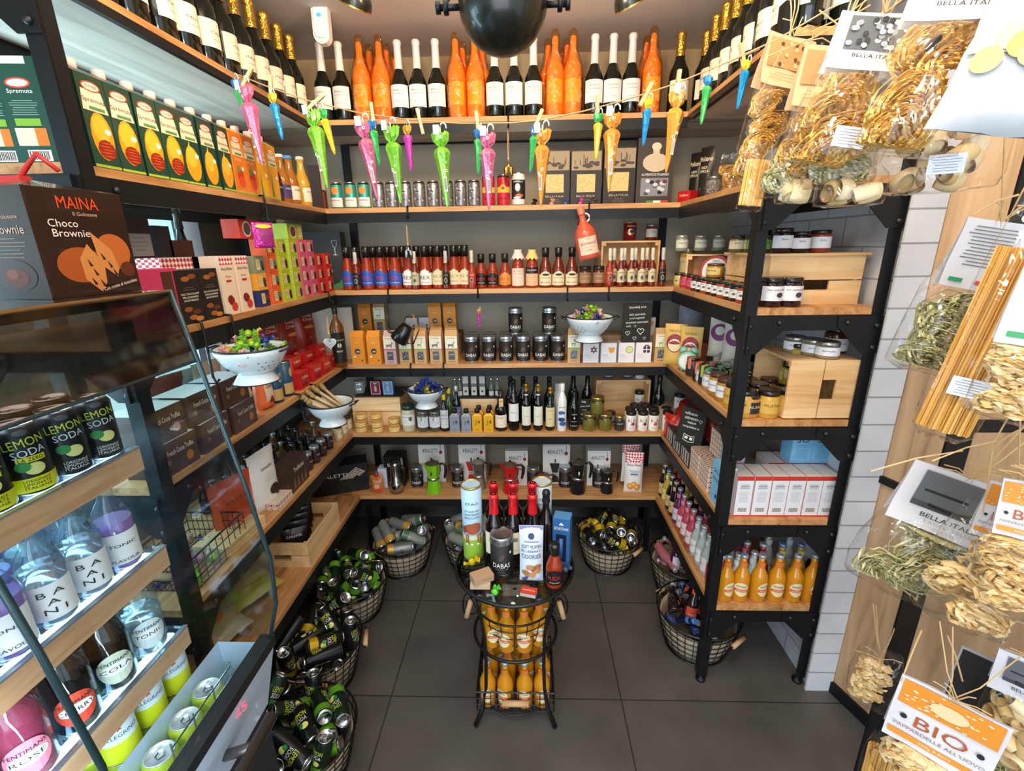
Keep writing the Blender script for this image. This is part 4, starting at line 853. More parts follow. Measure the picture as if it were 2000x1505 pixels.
SQG = squareb('#8b939f', 'Balsam', M('#3c434f', .5)); SQY = squareb('#e0a715', 'Basil', M('#7a5310', .5))
rowb(5, [890, 912], SQG, 'square blue-grey bottle with black cap, {n} of two, fifth back shelf', 'square bottles', dy=.035)
rowb(5, [933, 955], SQY, 'square yellow bottle with black cap, {n} of two, fifth back shelf', 'square bottles', dy=.035)
rowb(5, [936, 957], SQY, 'square yellow bottle just behind the front yellow pair, {n} of two', 'square bottles', dy=.085)
cy, cz = low_crate(5, 896, 972, 779, .16, 2, 'pine crate behind the square bottles, fifth back shelf', dy=.14)
cz2 = lidboard(896, 972, cy+.004, cz, .15, 'dark board on the crate behind the square bottles')
def d_dark(t):
    def f(p, w, h): p.disc(0, h*.93, w*.42, w*.2, M('#cfd3d0', .5), .0004); p.panel(-w*.42, w*.42, h*.05, h*.93, M('#d6d4ca', .5), .0005); p.panel(-w*.42, w*.42, h*.42, h*.56, M('#6f7376', .5), .0007); p.lines(-w*.3, w*.3, h*.85, 5, h*.07, INK, .0006); p.disc(0, h*.22, w*.2, h*.05, M('#57503f', .5), .0008)
    return f
for i, u in enumerate((911, 927, 943)): carton(.036, .036, bh(5, u, 727, .19, cz2-SH[5]), M('#23211f', .5), d_dark(i), name='oil_box').put((bx(u, cy+.05, cz2), cy+.05, cz2), 'slim upright box with pale label on the crate, %s of three, fifth back shelf' % nth(i, 3), 'slim oil boxes')
mini = oil(.105, .014, M('#8fa08c', .08, trans=.4), SILVER, M('#dcdad2', .5), [('GIN', .005, .35, INK)], lz=(.06, .3))
for i, (u, z) in enumerate(((890, 0), (899, 0), (960, 0), (972, 0))): mini.put((bx(u, cy+.04, cz2), cy+.04, cz2), 'tiny clear bottle with pale label on the crate, %s of four, fifth back shelf' % nth(i, 4), 'tiny clear bottles')
def wineA(u, vt, r, words_, lz, foil, foilh=.2, glass=DGLASS, lab=PAPER, dy=.05, label='', neckband=None, shoulder=.66, cat='bottle', neck=.36, k=5):
    h = bh(k, u, vt, dy); K = Kind('wine_bottle', cat, wine(h, r, glass, foil, lab, words_, neck, foilh, lz, shoulder=shoulder))
    o = K.put((bx(u, YB+dy, SH[k]), YB+dy, SH[k]), label)
    if neckband: g = G(); g.fn = wrap(r*neck+.0015); g.panel(-r*.45, r*.45, h*neckband[0], h*neckband[1], PAPER, .0006, 6); link('neck_label', g.mesh('neck_label'), o)
    return K
BLKF = M('#141414', .3)
wineA(979, 762, .033, [('Rosso', .009, .8, INK), ('CUVEE', .004, .2, M('#b2342c', .5))], (.1, .42), M('#3a2c22', .4), .1, BGLASS, CREAM, label='dark bottle with hanging paper tag and fruit label, fifth back shelf')
g = G(); g.box(-.011, .011, -.001, .001, 0, .045, M('#d8b98c', .7)); g.at(0, -.002, .03).text('OLIO', 0, 0, .006, INK); g.at()
tag(link('paper_tag', g.mesh('paper_tag')), 'tan paper tag hanging on the dark bottle beside the yellow ones', 'tag').location = (bx(979, YB+.012, .88), YB+.012, .905)
wineA(1004, 741, .028, [('FRANTOIO', .005, .5, INK, .03)], (.20, .55), BLKF, .15, BGLASS, PAPER, label='tall dark bottle with white label and black cap, left of the gold-capped pair', shoulder=.7)
for u, n in ((1028, 'left'), (1051, 'right')): wineA(u, 748, .025, [('FLOS OLEI', .005, .5, M('#7c7a62', .5), .026)], (.12, .53), GOLD2, .16, BGLASS, M('#e4e2cf', .5), label='tall slim oil bottle with gold cap and long pale label, %s of the pair' % n, neckband=(.72, .78), shoulder=.68)
wineA(1074, 755, .025, [('OLIO', .006, .85, INK), ('BIO', .006, .4, INK)], (.10, .55), GOLD2, .14, DGLASS, M('#dccf9c', .5), label='oil bottle with brass cap and two-part cream label beside the white and blue bottle')
def d_wave(l, h, r):
    for i, (z, c) in enumerate(((.40, '#3e6bb0'), (.33, '#d9dfe8'), (.26, '#24457c'), (.17, '#3a63a5'))): l.disc(-r*.15*(-1)**i, h*z, r*.75, h*.045, M(c, .4), .0006+.0002*i, 12)
for i in range(4):
    oil(bh(5, 1097, 748, .04+.055*i), .025, M('#eeece8', .2, coat=.5), M('#eceae6', .3), None, [('AEGEAN', .006, .52, M('#36537f', .5))] if i == 0 else [], caph=.16, deco=d_wave if i == 0 else None, shoulder=.7, nr=.42).put((bx(1097, YB+.04, SH[5])-.006*i, YB+.04+.055*i, SH[5]), 'white bottle with blue wave picture, %s in its file, fifth back shelf' % nth(i, 4, 'front'), 'white and blue bottles')
wineA(1120, 757, .028, [], (.2, .21), BLKF, .14, DGLASS, BLKL, label='black bottle with white print beside the chalk sign, fifth back shelf')
p_ = G(); p_.fn = wrap(.028)
for t, z, s in (('ACETO', .095, .006), ('8', .075, .012), ('BALSAMICO', .055, .004), ('DI MODENA', .03, .005)): p_.text(t, 0, z, s, WHITE, .0008)
tag_parent = [o for o in bpy.data.objects if o.get('label', '').startswith('black bottle with white print')][0]; link('printed_lettering', p_.mesh('printed_lettering'), tag_parent)
for i, u in enumerate((998, 1022, 1046, 1072)): wineA(u, 735, .03, [], (.2, .21), BLKF, .2, DGLASS, BLKL, dy=.16, label='dark bottle in the back row of fifth shelf, %s behind the tall bottles' % nth(i, 4))
for i, (u, l) in enumerate(((1118, 'left'), (1145, 'right'))): wineA(u, 727, .032, [], (.2, .21), BLKF, .2, DGLASS, BLKL, dy=.2, label='wide black bottle behind the chalk sign, %s of two' % l)
y = YB+.12; xs = bx(1144, y, .80); sign(.09, .15, [('Ha', .90, .09, -.15), ('nem tudod', .74, .07, 0), ('olyan', .58, .07, -.1), ('ez van', .42, .07, 0), ('dobd be', .26, .07, 0)], 'small black chalkboard note behind the green olive jars', (xs, y, SH[5]))
OLV = M('#6f6a2c', .12, coat=.5); GL = M('#b89a55', .25, metal=.8)
JO = Kind('preserve_jar', 'jar', jar_parts(bh(5, 1150, 806, .05), .036, OLV, GL, M('#2b3324', .5), [('BIO', .008, .74, M('#cfc89a', .5))], lz=(.68, .82)))
rowb(5, [1150, 1181], JO, 'green olive jar with gold lid, {n} of the lower two, fifth back shelf', 'green olive jars', dy=.05)
JO.put((bx(1166, YB+.055, SH[5]+.09), YB+.055, SH[5]+bh(5, 1150, 806, .05)), 'green olive jar with gold lid stacked on top of the two others', 'green olive jars')
Kind('preserve_jar', 'jar', jar_parts(bh(5, 1209, 810, .045), .0275, M('#3d3a2e', .15, coat=.4), GL, M('#2b2925', .5), [('PATE', .006, .5, CREAM)])).put((bx(1209, YB+.045, SH[5]), YB+.045, SH[5]), 'small dark pate jar with gold lid beside the rub shakers')
def rubk(h, r, pic):
    g = G(); g.lathe([(r*.97, 0), (r, .003), (r, h*.82)], M('#e9e4df', .4), 20); c = G(); c.lathe([(r*1.01, h*.82), (r*1.03, h*.84), (r*1.03, h*.97), (r*.95, h), (r*.7, h*.99)], M('#231e1d', .35), 20)
    l = G(); l.fn = wrap(r); l.text('RUB', 0, h*.55, h*.17, M('#2a2020', .5), .0006, r*1.5); l.text('COCKTAIL SEASONING', 0, h*.70, h*.03, INK, .0006, r*1.4)
    l.disc(r*.2, h*.38, r*.4, h*.08, M(pic, .5), .0006, 10); l.disc(-r*.1, h*.36, r*.2, h*.05, M('#d96a5a', .5), .0008, 8); l.lines(-r*.6, r*.6, h*.22, 3, h*.05, INK, .0006); return Kind('spice_shaker', 'shaker', [('body', g), ('cap', c), ('label', l)])
hr = bh(5, 1250, 802, .045); RB = rubk(hr, .0265, '#8c2a2c'); RB2 = rubk(hr, .0265, '#3a2a28'); RB3 = rubk(hr, .0265, '#cf4a40')
GR = 'white rub shakers'
for u, k_, n in ((1231, RB, 'dark red berry picture, leftmost'), (1254, RB2, 'dark brown picture, second from left'), (1275, RB3, 'bright red picture, third from left'), (1302, RB, 'red picture at the shelf corner')): rowb(5, [u], k_, 'white rub shaker with black cap and '+n, GR, dy=.045)
rowb(5, [1229, 1251, 1274, 1299], RB, 'white rub shaker in the second row, {n} of that row', GR, dy=.105)
rowb(5, [1238, 1258, 1280], RB, 'white rub shaker in the third row, {n} of that row', GR, dy=.165)
cx, cy, cz, cw = crate_between(5, 1162, 1266, 742, .14, 'pine crate on its side at the back of fifth shelf, behind olive jars and shakers', dy=.22)
rowb(5, [1247], RB, 'white rub shaker standing inside the rear crate', GR, dy=.25, z=.05)
JD = Kind('preserve_jar', 'jar', jar_parts(.06, .028, M('#45454a', .15), M('#2b2c2e', .3, metal=.5), M('#8e9094', .5), [('SALT', .006, .5, INK)]))
for i, u in enumerate((1188, 1224)): JD.put((bx(u, cy+.05, cz), cy+.05, cz), 'dark grey jar on top of the rear crate, %s one, fifth back shelf' % ('left' if i == 0 else 'right'), 'dark grey jars')
rubk(.07, .026, '#8c2a2c').put((bx(1249, cy+.05, cz), cy+.05, cz), 'white seasoning shaker on top of the rear crate')
JD.put((bx(1192, YB+.17, SH[5]), YB+.17, SH[5]+.0), 'dark grey jar standing behind the olive jars on fifth back shelf', 'dark grey jars')
wineA(1283, 727, .033, [], (.2, .21), BLKF, .14, DGLASS, BLKL, dy=.2, label='black round-shouldered bottle at right of the rear crate', shoulder=.6)

# ------- sixth (lowest) back shelf: moka pots and boxes
def d_bial(art):
    def f(p, w, h):
        p.text('BIALETTI', 0, h*.80, h*.10, INK, .0005, w*.5); p.disc(-w*.3, h*.80, w*.02, h*.05, INK, .0005, 6)
        p.disc(w*.36, h*.76, w*.07, h*.05, M('#9b2b24', .5), .0005, 8); p.panel(w*.35, w*.37, h*.76, h*.95, INK, .0006)
        c = M(art, .4); p.poly([(-w*.25, h*.52), (w*.12, h*.52), (w*.06, h*.28), (-w*.14, h*.28)], c, .0005); p.poly([(-w*.14, h*.2), (w*.06, h*.2), (w*.12, 0.01), (-w*.2, 0.01)], c, .0005)
        p.panel(-w*.13, w*.05, h*.21, h*.27, SILVER, .0006); p.panel(-w*.06, -w*.01, h*.53, h*.62, INK, .0005)
        p.tube([(w*.12, -.0008, h*.48), (w*.30, -.0008, h*.46), (w*.30, -.0008, h*.30), (w*.24, -.0008, h*.2)], .003, INK, 4)
    return f
for i, (u0, u1, vt, art, dy) in enumerate(((821, 871, 864, '#c9cdd1', .16), (898, 949, 864, '#c3272a', .16), (988, 1031, 880, '#b33a30', .12), (1060, 1112, 866, '#2a2a2a', .14), (1146, 1190, 880, '#1f1f1f', .12))):
    y = YB+dy; xa, xb = bx(u0, y, .4), bx(u1, y, .4); h = hz((xa+xb)/2, y, vt, SH[6])
    carton(xb-xa, .09, h, M('#dddbd8', .5), d_bial(art), name='moka_pot_box').put(((xa+xb)/2, y+.045, SH[6]), 'white coffee maker box, %s on the lowest back shelf' % nth(i, 5), 'white coffee maker boxes')
def d_black(p, w, h):
    p.text('BIALETTI', -w*.12, h*.66, h*.12, WHITE, .0005, w*.5)
    for k in range(5):
        s = .30-.05*k; p.tube([(w*.3-w*s, -.0005, h*.5), (w*.3, -.0005, h*.5+h*s*1.2), (w*.3+w*s*.5, -.0005, h*.5+h*s*.6)], .0028, M('#cdbfb4', .5), 4)
y = YB+.11; h = hz(bx(778, y, .38), y, 872, SH[6]); carton(.115, .09, .19, M('#1b1a1b', .4), lambda p, w, h: (p.text('BIALETTI', 0, h*.72, h*.1, WHITE, .0005, w*.6), p.panel(w*.38, w*.48, h*.6, h*.95, M('#8e8a86', .5), .0005)), name='moka_pot_box').put((bx(773, y, .38), y+.04, SH[6]), 'black coffee maker box behind the steel moka pot')
carton(.05, .06, .12, M('#d5dae6', .5), lambda p, w, h: p.lines(-w*.4, w*.4, h*.9, 8, h*.09, M('#38518f', .5), .0006), name='box').put((bx(752, YB+.12, .38), YB+.12, SH[6]), 'narrow pale blue box with print behind the orange pouch')
carton(.30, .12, .17, M('#1a191a', .35), d_black, name='moka_pot_box').put((bx(688, YB+.1, .38)-.05, YB+.08, SH[6]), 'large black box with striped diamond pattern in the left corner of lowest shelf', rz=.35)
HB = M('#191615', .35, coat=.3)
def moka(h, R, mat, lidm, label, u, dy=.05, k=6, rz=0, knob=HB, steel=False, sign_=None):
    n = 8 if not steel else 24; g = G()
    if steel: g.lathe([(R, 0), (R, h*.30), (R*.80, h*.36), (R*.62, h*.85), (R*.70, h*.93)], mat, n)
    else: g.lathe([(R*1.0, 0), (R*1.02, h*.02), (R*.76, h*.40)], mat, n); 
    parts = []
    if not steel:
        u_ = G(); u_.lathe([(R*.70, h*.46), (R*.92, h*.86)], mat, n); c = G(); c.lathe([(R*.80, h*.395), (R*.80, h*.465)], SILVER, 24)
        parts += [('upper_chamber', u_), ('collar', c)]; u_.add([(-R*.80, -R*.22, h*.86), (-R*.80, R*.22, h*.86), (-R*1.30, 0, h*.88), (-R*.72, 0, h*.62)], [(0, 2, 3), (2, 1, 3), (0, 1, 2)], mat)
    else: g.add([(-R*.62, -R*.15, h*.9), (-R*.62, R*.15, h*.9), (-R*.95, 0, h*.93), (-R*.6, 0, h*.7)], [(0, 2, 3), (2, 1, 3), (0, 1, 2)], mat)
    t = G(); z = h*.865 if not steel else h*.935; t.lathe([(R*.93 if not steel else R*.7, z), (R*.9 if not steel else R*.68, z+h*.015), (R*.15, h*.95)], lidm, n)
    kn = G(); kn.lathe([(R*.08, h*.93), (R*.14, h*.96), (R*.16, h*.99), (R*.08, h*1.01)], knob, 8)
    ha = G(); x0 = R*.86 if not steel else R*.62
    ha.tube([(x0, 0, h*.84), (x0+R*.55, 0, h*.86), (x0+R*.85, 0, h*.78), (x0+R*.82, 0, h*.62), (x0+R*.62, 0, h*.42)], [R*.10, R*.14, R*.17, R*.16, R*.11], knob, 8, fl=1.3)
    e = G(); e.fn = None; e.at(0, -R*.80, 0, rx=.0); e.disc(0, h*.66, R*.10, h*.05, INK if mat != HB else WHITE, .012, 7); e.panel(-R*.06, R*.06, h*.60, h*.63, INK if mat != HB else WHITE, .012); e.at()
    return Kind('moka_pot', 'moka pot', [('boiler', g)]+parts+[('lid', t, [('knob', kn)]), ('handle', ha)]+([] if steel else [('emblem', e)])).put((bx(u, YB+dy, SH[k]), YB+dy, SH[k]), label, rz=rz)
def mh(u, v, dy=.05): return bh(6, u, v, dy)/1.01
moka(mh(778, 898), .038, STEEL, STEEL, 'tall polished steel moka pot on the lowest back shelf, next to the pouch', 776, .05, steel=True, rz=-.3)
moka(mh(848, 895), .044, M('#7cc11c', .2, coat=.6), M('#4c3f36', .3), 'bright green moka pot on the lowest back shelf', 848, .05)
moka(mh(936, 893, .09), .041, M('#a9a39c', .25, metal=.9), M('#7d756c', .3), 'brushed aluminium moka pot behind the tall biscuit tin', 936, .09)
moka(mh(997, 898), .044, M('#d01f1c', .2, coat=.6), M('#5b4a40', .3), 'large red moka pot on the lowest back shelf behind the wine', 997, .05)
moka(mh(1065, 922, .09), .036, M('#c3211f', .2, coat=.6), M('#5b4a40', .3), 'small red moka pot between the black coffee tins, lowest back shelf', 1062, .09)
moka(mh(1128, 893), .044, HB, M('#5f5a55', .25, metal=.5), 'large black moka pot right of the biscuit tin, lowest back shelf', 1128, .05)
moka(mh(1186, 912), .036, HB, M('#5f5a55', .25, metal=.5), 'small black moka pot beside the white bag, lowest back shelf', 1185, .05)
rowb(6, [816, 895, 1041, 1103, 1168], DAB, 'black coffee tin between the moka pots, {n} on lowest back shelf', 'black coffee tins on the lowest shelf', dy=.11, sc=.95)
def pouch(w, h, d, body, deco=None, name='pouch', top=None, wob=0, tb=.0, cat='bag', topmat=None, tfrac=.12, seed=1, taper=0):
    """Filled bag: bulged front and back, sealed flat top."""
    nx, nz = 10, 12; rn = random.Random(seed)
    wv = [[rn.uniform(-1, 1) for _ in range(nx+1)] for _ in range(nz+1)]
    def th(x, z):
        q = min(1, max(0, z/h)); return d/2*max(0., (1-abs(2*x/w)**3))*min(1, (q*9+.15))*min(1, max(0, (1-q))*2.2)**.8
    def pt(i, j, s):
        x = -w/2+w*i/nx; z = h*j/nz; xx = x*(1-taper*z/h)*(1-.04*math.sin(PI*j/nz)); return (xx+wob*.4*wv[j][i], s*(th(x, z)+wob*wv[j][i]*(.2+.8*(th(x, z) > .001))), z+wob*.3*wv[j][i])
    g = G()
    for s in (-1, 1):
        vs = [pt(i, j, s) for j in range(nz+1) for i in range(nx+1)]; fs = []
        g2 = []
        for j in range(nz):
            for i in range(nx):
                q = (j*(nx+1)+i, j*(nx+1)+i+1, (j+1)*(nx+1)+i+1, (j+1)*(nx+1)+i); (g2 if topmat and (j+1)/nz > 1-tfrac else fs).append(q if s < 0 else q[::-1])
        g.add(vs, fs, body, True)
        if g2: g.add(vs, g2, topmat, True)
    p = G(); p.fn = lambda q: Vector((q[0], -(th(q[0], q[2])+wob*1.0)-.0006+q[1], q[2]))
    if deco: deco(p, w, h)
    return Kind(name, cat, [('bag_body', g)]+([('printed_front', p)] if p.v else []))
def gingham(c1='#c5303c', c2='#f0e6e2', s=60):
    def bd(nt, N, L, b):
        tc = N('ShaderNodeTexCoord'); ck = N('ShaderNodeTexChecker'); mp = N('ShaderNodeMapping'); mp.inputs['Rotation'].default_value = (0, .78, 0); L(tc.outputs['Object'], mp.inputs[0]); L(mp.outputs[0], ck.inputs[0])
        ck.inputs['Scale'].default_value = s; ck.inputs['Color1'].default_value = lin(c1); ck.inputs['Color2'].default_value = lin(c2); L(ck.outputs[0], b.inputs['Base Color'])
    return texmat('red_white_gingham', bd, .6)
GING = gingham(s=95)
def d_bonne(p, w, h):
    p.text('Bonne Maman', 0, h*.72, h*.06, INK, .001, w*.75); p.text('Madeleines', 0, h*.58, h*.07, M('#7fa3c4', .5), .001, w*.5); p.panel(-w*.2, w*.2, h*.48, h*.52, M('#4a86b8', .5), .001)
    for x, z in ((-.18, .2), (.02, .24), (.2, .18)): p.disc(w*x, h*z, w*.17, h*.08, M('#d98a34', .5), .001+abs(x)*.001); p.disc(w*x-.003, h*z+.003, w*.1, h*.04, M('#eeb462', .5), .0014)
hp = bh(6, 1237, 878, .08); BM = pouch(.10, hp, .055, M('#e9e4df', .5), d_bonne, topmat=GING, tfrac=.2, wob=.001)
BM.put((bx(1235, YB+.05, .38), YB+.05, SH[6]), 'white bag with gingham top and madeleines, in front on the lowest back shelf', rz=-.1)
BM.put((bx(1228, YB+.12, .38), YB+.12, SH[6]+.03), 'white gingham-topped bag standing behind the madeleine bag', rz=.1)
def d_caramel(p, w, h):
    p.text('YAY', 0, h*.7, h*.13, M('#e9d7c0', .5), .001, w*.5); p.disc(0, h*.42, w*.22, h*.14, M('#e8b089', .4), .001); p.disc(w*.1, h*.2, w*.28, h*.12, M('#d5452b', .4), .001); p.lines(-w*.3, w*.3, h*.6, 3, h*.05, M('#f0d6b4', .5), .0012)
o = pouch(.075, .105, .035, M('#b8733a', .25, coat=.4), d_caramel, wob=.001).put((bx(739, YB+.04, .38), YB+.04, SH[6]), 'small caramel coloured squeeze pouch with red cap at left of lowest back shelf')
g = G(); g.lathe([(.012, .103), (.012, .118), (.008, .12)], REDF, 12); g.lathe([(.006, .12), (.006, .132)], M('#3760ad', .4), 10); link('cap', g.mesh('cap'), o)

# ---------------------------------------------------------------- left shelving unit
GRN = M('#16352a', .35, coat=.2)
def d_juice(kind):
    def f(p, w, h):
        bg = {'blood': '#1d4030', 'orange': '#1d4030', 'carrot': '#e07818', 'mango': '#e9a41e'}[kind]
        p.panel(-w*.49, w*.49, 0.002, h*.998, M(bg, .3, coat=.3), .0003)
        p.poly([(-w*.38, h*.84), (w*.32, h*.84), (w*.46, h*.62), (-w*.44, h*.62)], M('#ecd9b8', .4), .0005)
        p.disc(0, h*.88, w*.34, h*.055, M('#d8462a', .4), .0007, 14); p.disc(0, h*.88, w*.29, h*.042, M('#f3e3c9', .4), .0009, 14); p.text('zuegg', 0, h*.88, h*.035, M('#c9341f', .4), .0011, w*.4)
        p.text('Spremuta', 0, h*.73, h*.06, M('#5b3a22', .5), .0009, w*.8); p.panel(-w*.22, w*.34, h*.635, h*.67, M('#5f8a4e', .5), .0008)
        if kind == 'blood':
            p.disc(w*.04, h*.36, w*.40, h*.26, M('#e59a1d', .3), .0006, 16); p.disc(w*.02, h*.44, w*.30, h*.15, M('#f2b733', .3), .0008, 14); p.disc(w*.08, h*.22, w*.32, h*.11, M('#8e2418', .3), .0010, 12)
            for k in range(5): p.disc(w*(.08+.05*(-1)**k), h*(.15+.035*k), w*.24, h*.008, M('#c4501e', .3), .0012, 8)
        elif kind == 'orange': p.disc(0, h*.30, w*.42, h*.24, M('#ef9c1b', .3), .0006, 16); p.disc(-w*.05, h*.40, w*.3, h*.15, M('#f7b93a', .3), .0008, 12); p.poly([(-w*.2, h*.5), (-w*.05, h*.62), (-w*.05, h*.48)], M('#f7b93a', .3), .0009)
        elif kind == 'carrot': p.text('100% MELA', 0, h*.56, h*.05, M('#f6d79b', .4), .0008, w*.6); p.disc(0, h*.30, w*.26, h*.12, M('#c83418', .3), .0006, 12); p.disc(w*.05, h*.2, w*.26, h*.1, M('#de4a22', .3), .0008, 12); p.disc(-w*.1, h*.4, w*.14, h*.06, M('#6a8a34', .4), .0009, 8)
        else: p.disc(w*.08, h*.25, w*.3, h*.15, M('#f0b019', .3), .0006, 12); p.poly([(-w*.4, h*.05), (-w*.3, h*.5), (-w*.2, h*.05)], M('#3b8a38', .4), .0007)
        p.panel(-w*.48, w*.48, h*.015, h*.045, M('#9db83a', .4), .0008); p.disc(w*.25, h*.42, w*.12, h*.035, M('#efe8d6', .4), .0014, 10)
    return f
def juice(kind):
    w, d = .070, .070; h = sh_('L', 2, 238, 168, .04)
    k = carton(w, d, h, GRN if kind in ('blood', 'orange') else M('#dd8a2a', .4), d_juice(kind), name='juice_carton', cat='carton')
    c = G(); c.add([(-w/2, -d/2, h), (w/2, -d/2, h), (w/2, d/2, h), (-w/2, d/2, h), (-w/2, -d*.05, h+.018), (w/2, -d*.05, h+.018)], [(0, 1, 5, 4), (2, 3, 4, 5), (1, 2, 5), (3, 0, 4)], GRN if kind in ('blood', 'orange') else M('#e6b04a', .4))
    e = G(); e.lathe([(.013, h+.008), (.013, h+.03), (.011, h+.032)], M('#e2c9c0', .4), 14)
    k.parts += [k.fix(('gable_top', c)), k.fix(('screw_cap', e))]; return k
JU = {k: juice(k) for k in ('blood', 'orange', 'carrot', 'mango')}
for us, kd, nm in (((186, 238, 287, 328), 'blood', 'green juice carton with blood orange glass'), ((364, 399, 430), 'orange', 'green juice carton with whole orange'), ((456, 480), 'carrot', 'orange juice carton with red apples'), ((503, 524), 'mango', 'yellow juice carton with leaves')):
    rows('L', 2, us, JU[kd], nm+', {n}, on the left shelf', 'juice cartons', dx=.042)
def d_back(p, w, h):
    p.panel(-w*.3, w*.3, h*.93, h*1.0, M('#d9e3e0', .4), .0004); p.disc(0, h*.76, w*.3, h*.05, M('#d8462a', .4), .0005, 14); p.disc(0, h*.76, w*.25, h*.035, M('#efe3d0', .4), .0007, 14)
    p.text('Spremuta', 0, h*.68, h*.05, WHITE, .0006, w*.6); p.lines(-w*.36, w*.36, h*.60, 7, h*.022, M('#a9c4b8', .5), .0005); p.panel(-w*.3, w*.3, h*.36, h*.43, M('#7fb032', .4), .0005)
    p.panel(-w*.36, w*.1, h*.17, h*.34, M('#d9d6b8', .4), .0005); p.panel(w*.1, w*.38, h*.17, h*.34, M('#dd7a2a', .4), .0005); p.barcode(-w*.2, w*.36, h*.02, h*.13, .0005)
hj = JU['blood'].parts[0][1].vertices[-1].co.z
BK = carton(.082, .07, hj*1.03, M('#1c4a3c', .35), d_back, name='juice_carton', cat='carton')
for i, u in enumerate((-30, 38, 102)): BK.put((bx(u, YL+.04, SH[2]), YL+.045, SH[2]), 'green juice carton showing its back with barcode at the near end of left shelf, %s' % ('leftmost', 'middle', 'nearest the post')[i], 'backs of juice cartons', rz=.1)
def drink(h, r, liquid, capm, labm, words_, lz=(.12, .45), nr=.36, shoulder=.55, glass=None, neck=None, name='drink_bottle', deco=None):
    g = G(); g.lathe([(r*.9, 0), (r, .006), (r, h*(shoulder-.08)), (r*.88, h*shoulder), (r*nr*1.3, h*(shoulder+.14)), (r*nr, h*.84), (r*nr, h*.96)], liquid, 20)
    c = G(); c.lathe([(r*nr*1.1, h*.93), (r*nr*1.25, h*.935), (r*nr*1.2, h*.99), (r*nr, h)], capm, 16)
    l = G(); l.fn = wrap(r)
    if labm: l.panel(-r*1.15, r*1.15, h*lz[0], h*lz[1], labm, .0004, 10)
    for t, s, zz, m in words_: l.text(t, 0, h*zz, s, m, .001, r*1.5)
    if deco: deco(l, h, r)
    if neck: l.fn = wrap(r*nr*1.3); l.panel(-r*nr*1.5, r*nr*1.5, h*.74, h*.86, neck, .0006, 8)
    return Kind(name, 'bottle', [('body', g), ('cap', c)]+([('label', l)] if l.v else []))
AMB = M('#5a2012', .08, coat=.5); AMB2 = M('#a5641c', .08, coat=.5); GLD = M('#c99a2e', .08, coat=.5)
for u, v, m_, c_, lm, tx, nm in ((540, 298, AMB, '#d8d3c8', '#2b2440', 'EQUAL', 'dark red drink bottle with white cap'), (557, 301, AMB2, '#e4e0d6', '#4a3c72', 'KOMBUCHA', 'amber drink bottle with purple label'), (574, 304, AMB2, '#4d93c9', '#e0d9c8', 'HONEY', 'amber bottle with blue lid'), (597, 306, GLD, '#d8d3c8', '#e6ddc8', 'VIN SANTO', 'golden bottle with cream label')):
    drink(sh_('L', 2, u, v, .05), .031, m_, M(c_, .4), M(lm, .5), [(tx, .007, .3, INK if lm[1] == 'e' else WHITE)], (.1, .38), .45).put((XL-.05, sy(u, XL-.05, SH[2]), SH[2]), nm+' on the left shelf after the cartons', rz=PI/2)
carton(.055, .055, .19, M('#3c2f2a', .4), lambda p, w, h: (p.panel(-w*.4, w*.4, h*.45, h*.9, M('#d9cdbb', .5), .0005), p.panel(-w*.4, -w*.1, 0, h*.4, M('#b5331f', .5), .0005))).put((XL-.04, sy(626, XL-.04, SH[2]), SH[2]), 'dark and cream box at the far end of the left juice shelf', rz=PI/2)
# third shelf left
def d_milk(p, w, h): p.panel(-w*.47, w*.47, h*.02, h*.99, M('#1c1715', .5), .0004); p.text('MILK CHOCOLATE', 0, h*.56, h*.035, CREAM, .0006, w*.8); p.text('MILLIONAIRES', 0, h*.50, h*.035, CREAM, .0006, w*.7); p.text('SHORTBREAD', 0, h*.44, h*.035, CREAM, .0006, w*.65); p.lines(-w*.3, w*.3, h*.68, 2, h*.04, M('#8f7a5a', .5), .0006); [p.disc(w*x, h*z, w*.2, h*.05, M(c, .5), .0007+x*.0004, 7) for x, z, c in ((-.2, .28, '#8f4a1c'), (.15, .22, '#5b2c14'), (-.05, .12, '#9d5c24'), (.22, .08, '#b5752f'), (-.1, .84, '#9a5a20'), (.2, .88, '#7c451a'))]
def d_tarte(p, w, h): p.panel(-w*.49, w*.49, h*.86, h*.99, GING, .0005); p.text('Bonne Maman', 0, h*.79, h*.05, INK, .0006, w*.8); p.text('Fraise', 0, h*.66, h*.04, M('#8b7a6a', .5), .0006, w*.4); p.panel(-w*.2, w*.2, h*.56, h*.60, REXR, .0006); [p.disc(w*x, h*z, w*.24, h*.08, M(c, .4), .0006+.0002*i, 12) for i, (x, z, c) in enumerate(((-.05, .24, '#a3241f'), (.12, .13, '#c23a2c'), (-.1, .26, '#7d1a18')))]
hm = sh_('L', 3, 410, 524, .04); ht = sh_('L', 3, 455, 500, .04)
K1 = carton(.085, .06, hm, M('#2a211d', .5), d_milk, name='biscuit_box'); K2 = carton(.072, .06, ht, M('#e3ccb4', .5), d_tarte, top=GING, name='biscuit_box')
carton(.13, .06, hm*1.05, M('#c2365f', .5), lambda p, w, h: p.panel(w*.05, w*.35, h*.3, h*.95, M('#4f2a1c', .5), .0005), name='biscuit_box').put((XL-.04, sy(312, XL-.04, 1.52), SH[3]), 'pink biscuit box partly behind the fridge glass on the left shelf', rz=PI/2)
rows('L', 3, [364, 404], K1, 'dark milk chocolate shortbread box, {n} of two on third left shelf', 'dark shortbread boxes', dx=.035)
rows('L', 3, [441, 471], K2, 'cream biscuit box with gingham top and red fruit, {n} of two on third left shelf', 'cream biscuit boxes', dx=.035)
g = G()
